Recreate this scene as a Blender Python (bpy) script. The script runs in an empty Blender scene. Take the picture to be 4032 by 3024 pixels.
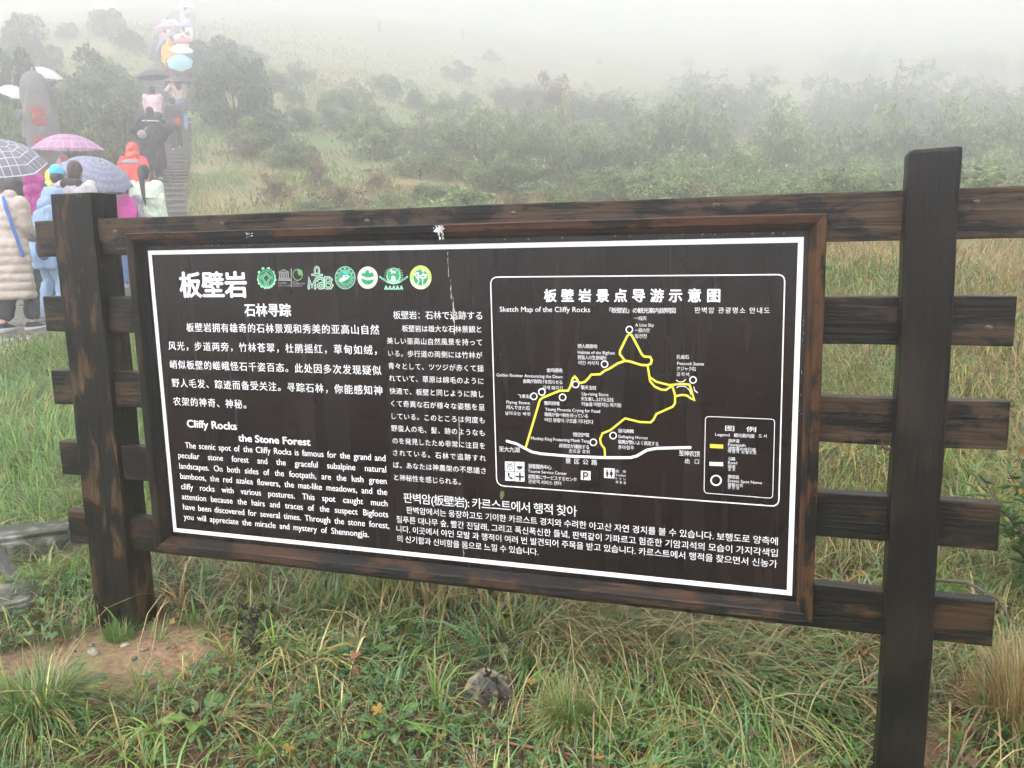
import bpy, bmesh, math, random
import numpy as np
from mathutils import Vector, Matrix
S = bpy.context.scene
COL = S.collection
rng = np.random.default_rng(7)
random.seed(7)
R_ = math.radians
# ---------------------------------------------------------------- camera
cam = bpy.data.objects.new('camera', bpy.data.cameras.new('camera')); COL.objects.link(cam)
CAM = np.array([2.29964241, -2.64049329, 1.10096765])
_r = Vector((0.948521790, 0.315906867, -0.0225668918)); _u = Vector((-0.031544154, 0.165130998, 0.985767072)); _b = Vector((0.315137081, -0.934309694, 0.166595365))
cam.matrix_world = Matrix(((_r.x, _u.x, _b.x, CAM[0]), (_r.y, _u.y, _b.y, CAM[1]), (_r.z, _u.z, _b.z, CAM[2]), (0, 0, 0, 1)))
cam.data.sensor_width = 36; cam.data.lens = 30.357; cam.data.clip_end = 2000; cam.data.clip_start = .05
S.camera = cam
# ---------------------------------------------------------------- overcast sky, soft sun, exposure
W_ = bpy.data.worlds.new('World'); S.world = W_; W_.use_nodes = True
nt = W_.node_tree; bg = nt.nodes['Background']
sky = nt.nodes.new('ShaderNodeTexSky'); sky.sky_type = 'NISHITA'; sky.sun_disc = False
sky.sun_elevation = R_(58); sky.sun_rotation = R_(200); sky.air_density = 1; sky.dust_density = 1
hs = nt.nodes.new('ShaderNodeHueSaturation'); hs.inputs['Saturation'].default_value = .34
nt.links.new(sky.outputs[0], hs.inputs['Color']); nt.links.new(hs.outputs[0], bg.inputs['Color'])
bg.inputs['Strength'].default_value = .15
sun = bpy.data.objects.new('sun', bpy.data.lights.new('sun', 'SUN')); COL.objects.link(sun)
sun.data.energy = 1.2; sun.data.angle = R_(60); sun.data.color = (1, .995, .99)
sun.rotation_euler = (R_(32), 0, R_(-20))
S.view_settings.view_transform = 'Standard'; S.view_settings.look = 'None'; S.view_settings.exposure = 1.87
S.view_settings.gamma = 1
cy = S.cycles
cy.use_denoising = True; cy.denoiser = 'OPENIMAGEDENOISE'; cy.denoising_prefilter = 'NONE'
cy.max_bounces = 8; cy.diffuse_bounces = 3; cy.glossy_bounces = 3; cy.transmission_bounces = 4; cy.transparent_max_bounces = 8; cy.volume_bounces = 12
cy.use_adaptive_sampling = False
cy.sample_clamp_indirect = 4
HAZE_DENSITY = .0235
# ---------------------------------------------------------------- helpers
def tag(o, label=None, cat=None, group=None, kind=None):
    if label: o['label'] = label
    if cat: o['category'] = cat
    if group: o['group'] = group
    if kind: o['kind'] = kind
    return o
def empty(name, loc=(0, 0, 0), rz=0, label=None, cat=None, group=None, parent=None):
    o = bpy.data.objects.new(name, None); COL.objects.link(o); o.location = loc; o.rotation_euler = (0, 0, rz)
    o.empty_display_size = .1
    if parent: o.parent = parent
    return tag(o, label, cat, group)
def link(name, me, mat=None, parent=None):
    o = bpy.data.objects.new(name, me); COL.objects.link(o)
    if mat is not None:
        for m_ in (mat if isinstance(mat, (list, tuple)) else [mat]): me.materials.append(m_)
    if parent: o.parent = parent
    return o
def mesh(name, verts, faces, smooth=False, cols=None, uv=None, mi=None):
    """faces: (n,k) int array or a list of index lists"""
    me = bpy.data.meshes.new(name)
    v = np.asarray(verts, np.float32).reshape(-1, 3)
    if isinstance(faces, np.ndarray) and faces.ndim == 2:
        n, k = faces.shape
        me.vertices.add(len(v)); me.vertices.foreach_set('co', v.ravel())
        me.loops.add(n*k); me.loops.foreach_set('vertex_index', faces.astype(np.int32).ravel())
        me.polygons.add(n); me.polygons.foreach_set('loop_start', np.arange(0, n*k, k, dtype=np.int32))
        me.update(calc_edges=True)
    else:
        me.from_pydata([tuple(map(float, p)) for p in v], [], [list(map(int, f)) for f in faces]); me.update()
    if cols is not None:
        c = np.asarray(cols, np.float32)
        if c.shape[1] == 3: c = np.c_[c, np.ones(len(c), np.float32)]
        a = me.color_attributes.new('Col', 'FLOAT_COLOR', 'POINT'); a.data.foreach_set('color', c.ravel().astype(np.float32))
    if uv is not None:
        li = np.zeros(len(me.loops), np.int32); me.loops.foreach_get('vertex_index', li)
        l = me.uv_layers.new(name='UVMap'); l.data.foreach_set('uv', np.asarray(uv, np.float32)[li].ravel())
    if mi is not None: me.polygons.foreach_set('material_index', np.asarray(mi, np.int32))
    if smooth: me.polygons.foreach_set('use_smooth', np.ones(len(me.polygons), bool))
    return me
def _hash(i, j, s):
    h = (i*374761393 + j*668265263 + s*2246822519) & 0xffffffff
    h = ((h ^ (h >> 13))*1274126177) & 0xffffffff
    return ((h ^ (h >> 16)) & 0xffff)/65535.
def vnoise(x, y, s=0):
    x = np.asarray(x, float); y = np.asarray(y, float)
    i = np.floor(x).astype(np.int64); j = np.floor(y).astype(np.int64); f = x-i; g = y-j
    f = f*f*(3-2*f); g = g*g*(3-2*g)
    return (_hash(i, j, s)*(1-f)+_hash(i+1, j, s)*f)*(1-g)+(_hash(i, j+1, s)*(1-f)+_hash(i+1, j+1, s)*f)*g
def fbm(x, y, s=0, o=3):
    return sum(vnoise(x*2**k, y*2**k, s+k*17)*.5**k for k in range(o))/sum(.5**k for k in range(o))
# ---------------------------------------------------------------- materials
def newmat(name):
    m = bpy.data.materials.new(name); m.use_nodes = True
    return m, m.node_tree, m.node_tree.nodes['Principled BSDF']
def N(nt, typ, **kw):
    n = nt.nodes.new(typ)
    for k, v in kw.items():
        if k in n.inputs: n.inputs[k].default_value = v
        else: setattr(n, k, v)
    return n
def ramp(nt, fac, stops):
    r = nt.nodes.new('ShaderNodeValToRGB'); e = r.color_ramp.elements
    while len(e) < len(stops): e.new(.5)
    for k, (p, c) in enumerate(stops):
        e[k].position = p; e[k].color = (c if len(c) == 4 else (*c, 1)) if not isinstance(c, (int, float)) else (c, c, c, 1)
    nt.links.new(fac, r.inputs[0]); return r.outputs[0]
def mix(nt, fac, a, b, mode='MIX'):
    n = nt.nodes.new('ShaderNodeMix'); n.data_type = 'RGBA'; n.blend_type = mode
    for v, s in ((fac, n.inputs[0]), (a, n.inputs[6]), (b, n.inputs[7])):
        if hasattr(v, 'node'): nt.links.new(v, s)
        else: s.default_value = v if isinstance(v, (int, float)) else (*v, 1) if len(v) == 3 else v
    return n.outputs[2]
def bump(nt, b, h, strength=.3, dist=.01):
    n = N(nt, 'ShaderNodeBump'); n.inputs['Strength'].default_value = strength; n.inputs['Distance'].default_value = dist
    nt.links.new(h, n.inputs['Height']); nt.links.new(n.outputs[0], b.inputs['Normal'])
def noise(nt, scale, detail=4, vec=None, rough=.55, dist=0):
    n = N(nt, 'ShaderNodeTexNoise', Scale=scale, Detail=detail, Roughness=rough, Distortion=dist)
    if vec is not None: nt.links.new(vec, n.inputs['Vector'])
    return n.outputs[0]
def objco(nt, scale=(1, 1, 1), loc=(0, 0, 0)):
    t = N(nt, 'ShaderNodeTexCoord'); m = N(nt, 'ShaderNodeMapping'); m.inputs['Scale'].default_value = scale; m.inputs['Location'].default_value = loc
    nt.links.new(t.outputs['Object'], m.inputs[0]); return m.outputs[0]
def plain(name, col, rough=.6, nscale=0, var=.15, spec=.5, bmp=0, trans=0):
    m, nt, b = newmat(name)
    b.inputs['Roughness'].default_value = rough; b.inputs['Specular IOR Level'].default_value = spec
    b.inputs['Base Color'].default_value = (*col, 1)
    if nscale:
        v = noise(nt, nscale, 5, objco(nt))
        c = mix(nt, ramp(nt, v, [(.3, 0.), (.7, 1.)]), tuple(max(0, x*(1-var)) for x in col), tuple(min(1, x*(1+var)) for x in col))
        nt.links.new(c, b.inputs['Base Color'])
        if bmp: bump(nt, b, v, bmp, .02)
    if trans:
        tr = N(nt, 'ShaderNodeBsdfTranslucent'); tr.inputs[0].default_value = (*col, 1); ms = N(nt, 'ShaderNodeMixShader'); ms.inputs[0].default_value = trans
        o = nt.nodes['Material Output']; nt.links.new(b.outputs[0], ms.inputs[1]); nt.links.new(tr.outputs[0], ms.inputs[2]); nt.links.new(ms.outputs[0], o.inputs[0])
    return m
def leafmat(name, rough=.5, trans=.35, tint=(1, 1, 1), spec=.4):
    m, nt, b = newmat(name)
    a = N(nt, 'ShaderNodeVertexColor'); a.layer_name = 'Col'
    c = mix(nt, 1., a.outputs[0], tint, 'MULTIPLY')
    nt.links.new(c, b.inputs['Base Color']); b.inputs['Roughness'].default_value = rough; b.inputs['Specular IOR Level'].default_value = spec
    tr = N(nt, 'ShaderNodeBsdfTranslucent'); nt.links.new(c, tr.inputs[0])
    ms = N(nt, 'ShaderNodeMixShader'); ms.inputs[0].default_value = trans
    nt.links.new(b.outputs[0], ms.inputs[1]); nt.links.new(tr.outputs[0], ms.inputs[2]); nt.links.new(ms.outputs[0], nt.nodes['Material Output'].inputs[0])
    return m
def woodmat(name, axis, seed, bare=.5, brown=(.105, .052, .022), dark=(.006, .0055, .005), rough=.36, mid=(.010, .0075, .0055)):
    """charred dark stain over brown timber, the stain worn off in patches along the grain"""
    m, nt, b = newmat(name)
    st = [15, 15, 15]; st[axis] = 5.5
    st2 = [70, 70, 70]; st2[axis] = 2.5
    v1 = objco(nt, st, (seed*3.1, seed*1.7, seed*2.3)); v2 = objco(nt, st2, (seed, seed*2, 0)); v3 = objco(nt, (5, 5, 5), (seed*1.3, 0, seed))
    grain = noise(nt, 1, 4, v2, .6); patch = noise(nt, 1, 8, v1, .68, .6); big = noise(nt, 1, 3, v3)
    f = N(nt, 'ShaderNodeMath', operation='ADD'); nt.links.new(patch, f.inputs[0])
    g = N(nt, 'ShaderNodeMath', operation='MULTIPLY'); nt.links.new(big, g.inputs[0]); g.inputs[1].default_value = .55; nt.links.new(g.outputs[0], f.inputs[1])
    fac = ramp(nt, f.outputs[0], [(.52+.42*(1-bare), 0.), (.56+.42*(1-bare), .75), (.66+.42*(1-bare), 1.)])
    base = mix(nt, ramp(nt, big, [(.35, 0.), (.65, 1.)]), dark, mid)
    br = mix(nt, ramp(nt, grain, [(.3, 0.), (.7, 1.)]), tuple(x*.35 for x in brown), tuple(x*.85 for x in brown))
    c = mix(nt, fac, base, br)
    nt.links.new(c, b.inputs['Base Color'])
    nt.links.new(ramp(nt, patch, [(.3, rough-.12), (.7, rough+.22)]), b.inputs['Roughness'])
    b.inputs['Specular IOR Level'].default_value = .2
    h = mix(nt, .5, grain, patch); bump(nt, b, h, .8, .009)
    return m
def joinv(parts):
    """[(verts, faces[, col])] -> verts, faces list, cols"""
    V = []; Fc = []; Cc = []; o = 0
    for p in parts:
        V.append(np.asarray(p[0], float)); Fc += [[i+o for i in f] for f in p[1]]; o += len(p[0])
        if len(p) > 2: Cc.append(np.tile(p[2], (len(p[0]), 1)))
    return np.concatenate(V), Fc, (np.concatenate(Cc) if Cc else None)
def box(x0, x1, y0, y1, z0, z1):
    v = [(x, y, z) for x in (x0, x1) for y in (y0, y1) for z in (z0, z1)]
    return np.array(v, float), [[0, 1, 3, 2], [4, 6, 7, 5], [0, 4, 5, 1], [2, 3, 7, 6], [0, 2, 6, 4], [1, 5, 7, 3]]
def timber(x0, x1, y0, y1, z0, z1, bev=.004, seed=0, wob=.0009, top_chip=0):
    """a squared timber: bevelled long edges, slight unevenness"""
    bm = bmesh.new(); v, f = box(x0, x1, y0, y1, z0, z1)
    vs = [bm.verts.new(p) for p in v]
    for q in f: bm.faces.new([vs[i] for i in q])
    bmesh.ops.recalc_face_normals(bm, faces=bm.faces)
    L = max((x1-x0, 0), (z1-z0, 2)); ax = L[1]; n = max(2, int(L[0]/.06))
    ed = [e for e in bm.edges if abs((e.verts[0].co-e.verts[1].co)[ax]) > L[0]*.9]
    bmesh.ops.subdivide_edges(bm, edges=ed, cuts=n, use_grid_fill=True)
    if bev: bmesh.ops.bevel(bm, geom=[e for e in bm.edges if e.calc_face_angle(0) > .5], offset=bev, segments=2, affect='EDGES', profile=.6)
    r = random.Random(seed)
    ph = [r.uniform(0, 6) for _ in range(6)]
    for w in bm.verts:
        t = w.co[ax]
        o = Vector((math.sin(t*7+ph[0])+.6*math.sin(t*23+ph[1]), math.sin(t*6+ph[2])+.6*math.sin(t*19+ph[3]), math.sin(t*8+ph[4])+.6*math.sin(t*27+ph[5])))*wob
        o[ax] = 0; w.co += o
        if top_chip and w.co.z > z1-.05 and w.co.x < x0+.03: w.co.z -= top_chip*(1-(w.co.x-x0)/.03)*((w.co.z-(z1-.05))/.05)
    me = bpy.data.meshes.new('timber'); bm.to_mesh(me); bm.free()
    return me
TEXTS = [
('title_lettering', '板壁岩', 0.1282, 0.9216, 0.293, 0.0991, 3, 'c'),
('title_lettering', '石林寻踪', 0.4008, 0.8493, 0.1943, 0.0495, 2, 'c'),
('chinese_lettering', '板壁岩拥有雄奇的石林景观和秀美的亚高山自然', 0.1439, 0.7893, 0.7925, 0.0358, 1, 'c'),
('chinese_lettering', '风光，步道两旁，竹林苍翠，杜鹃摇红，草甸如绒，', 0.0556, 0.7194, 0.8676, 0.0358, 1, 'c'),
('chinese_lettering', '峭似板壁的嵯峨怪石千姿百态。此处因多次发现疑似', 0.055, 0.6488, 0.8819, 0.0358, 1, 'c'),
('chinese_lettering', '野人毛发、踪迹而备受关注。寻踪石林，你能感知神', 0.0563, 0.5789, 0.8806, 0.0358, 1, 'c'),
('chinese_lettering', '农架的神奇、神秘。', 0.0556, 0.5081, 0.3235, 0.0358, 1, 'c'),
('english_lettering', 'Cliffy Rocks', 0.1083, 0.4238, 0.2236, 0.0404, 3, 'l'),
('english_lettering', 'the Stone Forest', 0.3332, 0.3811, 0.3072, 0.0382, 3, 'l'),
('english_lettering', 'The scenic spot of the Cliffy Rocks is famous for the grand and', 0.0922, 0.3413, 0.8447, 0.0297, 1, 'w'),
('english_lettering', 'peculiar stone forest and the graceful subalpine natural', 0.0561, 0.3004, 0.8813, 0.0297, 1, 'w'),
('english_lettering', 'landscapes. On both sides of the footpath, are the lush green', 0.0563, 0.2584, 0.8806, 0.0297, 1, 'w'),
('english_lettering', 'bamboos, the red azalea flowers, the mat-like meadows, and the', 0.0565, 0.2181, 0.8804, 0.0297, 1, 'w'),
('english_lettering', 'cliffy rocks with various postures. This spot caught much', 0.056, 0.177, 0.8804, 0.0297, 1, 'w'),
('english_lettering', 'attention because the hairs and traces of the suspect Bigfoots', 0.0556, 0.1364, 0.8809, 0.0297, 1, 'w'),
('english_lettering', 'have been discovered for several times. Through the stone forest,', 0.0566, 0.0954, 0.8821, 0.0297, 1, 'w'),
('english_lettering', 'you will appreciate the miracle and mystery of Shennongjia.', 0.0563, 0.0555, 0.8001, 0.0297, 1, 'w'),
('japanese_lettering', '板壁岩：石林で追跡する', 0.9918, 0.8427, 0.3209, 0.0298, 1, 'c'),
('japanese_lettering', '板壁岩は雄大な石林景観と', 1.0223, 0.7996, 0.2856, 0.0241, 1, 'c'),
('japanese_lettering', '美しい亜高山自然風景を持って', 0.9642, 0.7568, 0.3452, 0.0241, 1, 'c'),
('japanese_lettering', 'いる。歩行道の両側には竹林が', 0.9664, 0.7138, 0.3429, 0.0241, 1, 'c'),
('japanese_lettering', '青々として、ツツジが赤くて揺', 0.9651, 0.6703, 0.347, 0.0241, 1, 'c'),
('japanese_lettering', 'れていて、草原は綿毛のように', 0.9656, 0.6278, 0.3453, 0.0241, 1, 'c'),
('japanese_lettering', '快適で、板壁と同じように険し', 0.9651, 0.5833, 0.3445, 0.0241, 1, 'c'),
('japanese_lettering', 'くて奇異な石が様々な姿態を呈', 0.9686, 0.5397, 0.3434, 0.0241, 1, 'c'),
('japanese_lettering', 'している。このところは何度も', 0.9686, 0.4954, 0.3421, 0.0241, 1, 'c'),
('japanese_lettering', '野蛮人の毛、髪、跡のようなも', 0.9651, 0.4523, 0.3443, 0.0241, 1, 'c'),
('japanese_lettering', 'のを発見したため非常に注目を', 0.9673, 0.408, 0.342, 0.0241, 1, 'c'),
('japanese_lettering', 'されている。石林で追跡すれ', 0.9674, 0.3653, 0.344, 0.0241, 1, 'c'),
('japanese_lettering', 'ば、あなたは神農架の不思議さ', 0.9665, 0.3215, 0.3436, 0.0241, 1, 'c'),
('japanese_lettering', 'と神秘性を感じられる。', 0.9679, 0.2767, 0.2487, 0.0241, 1, 'c'),
('korean_lettering', '판벽암(板壁岩): 카르스트에서 행적 찾아', 0.9994, 0.1992, 0.625, 0.0453, 1, 'c'),
('korean_lettering', '판벽암에서는 웅장하고도 기이한 카르스트 경치와 수려한 아고산 자연 경치를 볼 수 있습니다. 보행도로 양측에', 1.0084, 0.1599, 1.2455, 0.0311, 1, 'c'),
('korean_lettering', '질푸른 대나무 숲, 빨간 진달래, 그리고 폭신폭신한 들녘, 판벽같이 가파르고 험준한 기암괴석의 모습이 가지각색입', 0.9681, 0.1226, 1.2862, 0.0311, 1, 'c'),
('korean_lettering', '니다. 이곳에서 야인 모발 과 행적이 여러 번 발견되어 주목을 받고 있습니다. 카르스트에서 행적을 찾으면서 신농가', 0.9664, 0.0874, 1.2876, 0.0311, 1, 'c'),
('korean_lettering', '의 신기함과 신비함을 몸으로 느낄 수 있습니다.', 0.967, 0.0513, 0.5218, 0.0311, 1, 'c'),
('map_title_lettering', '板壁岩景点导游示意图', 1.523, 0.9026, 0.5467, 0.043, 3, 'c'),
('map_title_lettering', 'Sketch Map of the Cliffy Rocks', 1.3739, 0.867, 0.299, 0.0235, 1, 'l'),
('map_title_lettering', '「板壁岩」の観光案内説明図', 1.7353, 0.8662, 0.2032, 0.0183, 1, 'c'),
('map_title_lettering', '판벽암 관광명소 안내도', 1.9951, 0.8673, 0.2169, 0.0199, 1, 'c'),
('place_name_lettering', '一线天', 1.8123, 0.844, 0.0383, 0.0138, 1, 'c'),
('place_name_lettering', '一筋の空', 1.8143, 0.8068, 0.0453, 0.0138, 1, 'c'),
('place_name_lettering', '일선천', 1.8143, 0.7888, 0.0364, 0.0144, 1, 'c'),
('place_name_lettering', '野人栖息地', 1.6324, 0.7542, 0.0629, 0.0142, 1, 'c'),
('place_name_lettering', '野蛮人の生息場所', 1.632, 0.7182, 0.0924, 0.0143, 1, 'c'),
('place_name_lettering', '야인 서식지', 1.6334, 0.7009, 0.0652, 0.0143, 1, 'c'),
('place_name_lettering', '金鸡报晓', 1.5283, 0.6742, 0.0525, 0.0146, 1, 'c'),
('place_name_lettering', '金鶏が夜明けを知らせる', 1.447, 0.636, 0.1333, 0.0148, 1, 'c'),
('place_name_lettering', '금계 홰치기', 1.5138, 0.6168, 0.0668, 0.0147, 1, 'c'),
('place_name_lettering', '飞来石', 1.4283, 0.5857, 0.0414, 0.0143, 1, 'c'),
('place_name_lettering', '飛んできた石', 1.3878, 0.5469, 0.0811, 0.015, 1, 'c'),
('place_name_lettering', '날아오는 바위', 1.3845, 0.5274, 0.0856, 0.0145, 1, 'c'),
('place_name_lettering', '雏凤待哺', 1.5179, 0.566, 0.0519, 0.0148, 1, 'c'),
('place_name_lettering', '雛鳳が食べ物を待っている', 1.5188, 0.529, 0.1446, 0.0142, 1, 'c'),
('place_name_lettering', '어린 봉황이 구조를 기다린다', 1.5191, 0.5107, 0.1616, 0.0149, 1, 'c'),
('place_name_lettering', '擎天玉柱', 1.6406, 0.6214, 0.0508, 0.0145, 1, 'c'),
('place_name_lettering', '天を差し上げる玉柱', 1.6407, 0.5852, 0.1064, 0.0139, 1, 'c'),
('place_name_lettering', '하늘을 떠받치는 옥기둥', 1.6422, 0.5681, 0.1296, 0.0146, 1, 'c'),
('place_name_lettering', '孔雀石', 1.9421, 0.7271, 0.0379, 0.0138, 1, 'c'),
('place_name_lettering', 'クジャク石', 1.943, 0.6906, 0.0582, 0.0138, 1, 'c'),
('place_name_lettering', '공작석', 1.9431, 0.6734, 0.0375, 0.0133, 1, 'c'),
('place_name_lettering', '骏马奔腾', 1.7613, 0.4865, 0.0503, 0.0139, 1, 'c'),
('place_name_lettering', '駿馬が勢いよく疾走する', 1.7612, 0.4504, 0.1275, 0.0146, 1, 'c'),
('place_name_lettering', '준마질주', 1.7612, 0.4332, 0.0505, 0.014, 1, 'c'),
('place_name_lettering', '悟空护驾', 1.6135, 0.4667, 0.0532, 0.0148, 1, 'c'),
('place_name_lettering', '孫悟空が護衛する', 1.5661, 0.4273, 0.1002, 0.0143, 1, 'c'),
('place_name_lettering', '손오공 호위', 1.5994, 0.412, 0.0679, 0.0143, 1, 'c'),
('place_name_lettering', '至大九湖', 1.3587, 0.4026, 0.0722, 0.0196, 1, 'c'),
('place_name_lettering', '景区公路', 1.5871, 0.3759, 0.1053, 0.0198, 1, 'c'),
('place_name_lettering', '至神农顶', 1.9524, 0.4231, 0.064, 0.0189, 1, 'c'),
('place_name_lettering', '出口', 1.9714, 0.3999, 0.0428, 0.0172, 1, 'c'),
('place_name_lettering', '游客服务中心', 1.4599, 0.3511, 0.0801, 0.0165, 1, 'c'),
('place_name_lettering', '遊覧客にサービスするセンタ', 1.4581, 0.3163, 0.1656, 0.0153, 1, 'c'),
('place_name_lettering', '관광객 서비스 센터', 1.4589, 0.2995, 0.1126, 0.0153, 1, 'c'),
('place_name_lettering', '厕所', 1.7516, 0.3549, 0.0348, 0.0106, 1, 'c'),
('place_name_lettering', 'トイレ', 1.7531, 0.3308, 0.0323, 0.0101, 1, 'c'),
('place_name_lettering', '화장실', 1.7526, 0.319, 0.0328, 0.0101, 1, 'c'),
('place_name_lettering', 'A Line Sky', 1.8153, 0.8237, 0.0575, 0.0136, 1, 'l'),
('place_name_lettering', 'Habitat of the Bigfoot', 1.6322, 0.735, 0.1189, 0.0141, 1, 'l'),
('place_name_lettering', 'Golden Rooster Announcing the Dawn', 1.3565, 0.6543, 0.2241, 0.0147, 1, 'l'),
('place_name_lettering', 'Flying Stone', 1.3889, 0.565, 0.0804, 0.014, 1, 'l'),
('place_name_lettering', 'Young Phoenix Crying for Food', 1.5213, 0.5468, 0.1816, 0.0146, 1, 'l'),
('place_name_lettering', 'Up-rising Stone', 1.6441, 0.6017, 0.0861, 0.0143, 1, 'l'),
('place_name_lettering', 'Peacock Stone', 1.9447, 0.7072, 0.0797, 0.0136, 1, 'l'),
('place_name_lettering', 'Galloping Horses', 1.7613, 0.4686, 0.0931, 0.0136, 1, 'l'),
('place_name_lettering', 'Monkey King Protecting Monk Tang', 1.4719, 0.4475, 0.1946, 0.0148, 1, 'l'),
('place_name_lettering', 'Tourist Service Center', 1.4585, 0.3353, 0.133, 0.0143, 1, 'l'),
('place_name_lettering', 'Toilet', 1.7516, 0.3427, 0.0338, 0.0102, 1, 'l'),
('legend_lettering', '图例', 2.0913, 0.5095, 0.0906, 0.0178, 1, 'c'),
('legend_lettering', '観光案内図', 2.1173, 0.4907, 0.0594, 0.0128, 1, 'c'),
('legend_lettering', '도서', 2.1893, 0.4923, 0.0232, 0.0127, 1, 'c'),
('legend_lettering', '游步道', 2.1005, 0.4731, 0.0337, 0.0123, 1, 'c'),
('legend_lettering', '遊覧客の歩行道', 2.101, 0.4488, 0.0814, 0.0123, 1, 'c'),
('legend_lettering', '여행객 보행도로', 2.1012, 0.4397, 0.0833, 0.0112, 1, 'c'),
('legend_lettering', '公路', 2.1016, 0.4166, 0.0215, 0.0124, 1, 'c'),
('legend_lettering', '国道', 2.102, 0.3929, 0.0215, 0.0113, 1, 'c'),
('legend_lettering', '공로', 2.1022, 0.3837, 0.0211, 0.0102, 1, 'c'),
('legend_lettering', '景观名', 2.1017, 0.3596, 0.033, 0.013, 1, 'c'),
('legend_lettering', '景観の名', 2.1021, 0.3352, 0.0445, 0.0114, 1, 'c'),
('legend_lettering', '경관명', 2.1023, 0.3265, 0.0331, 0.0102, 1, 'c'),
('legend_lettering', 'Legend', 2.0619, 0.4911, 0.0426, 0.0124, 1, 'l'),
('legend_lettering', 'Footpath', 2.1007, 0.461, 0.0512, 0.0131, 1, 'l'),
('legend_lettering', 'Road', 2.1018, 0.4049, 0.0267, 0.0118, 1, 'l'),
('legend_lettering', 'Scenic Spot Name', 2.1019, 0.3475, 0.1007, 0.0126, 1, 'l'),
('emblem2', '联合国教育、', 0.5496, 0.9605, 0.038, 0.0071, 1, 'c'),
('emblem2', '科学及文化组织', 0.5489, 0.9518, 0.0497, 0.0068, 1, 'c'),
('emblem2', '神农架', 0.6087, 0.9663, 0.0193, 0.0058, 1, 'c'),
('emblem2', '联合国教科文组织', 0.6081, 0.9588, 0.0517, 0.0067, 1, 'c'),
('emblem2', '世界地质公园', 0.6076, 0.9513, 0.0392, 0.0064, 1, 'c'),
]
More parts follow.
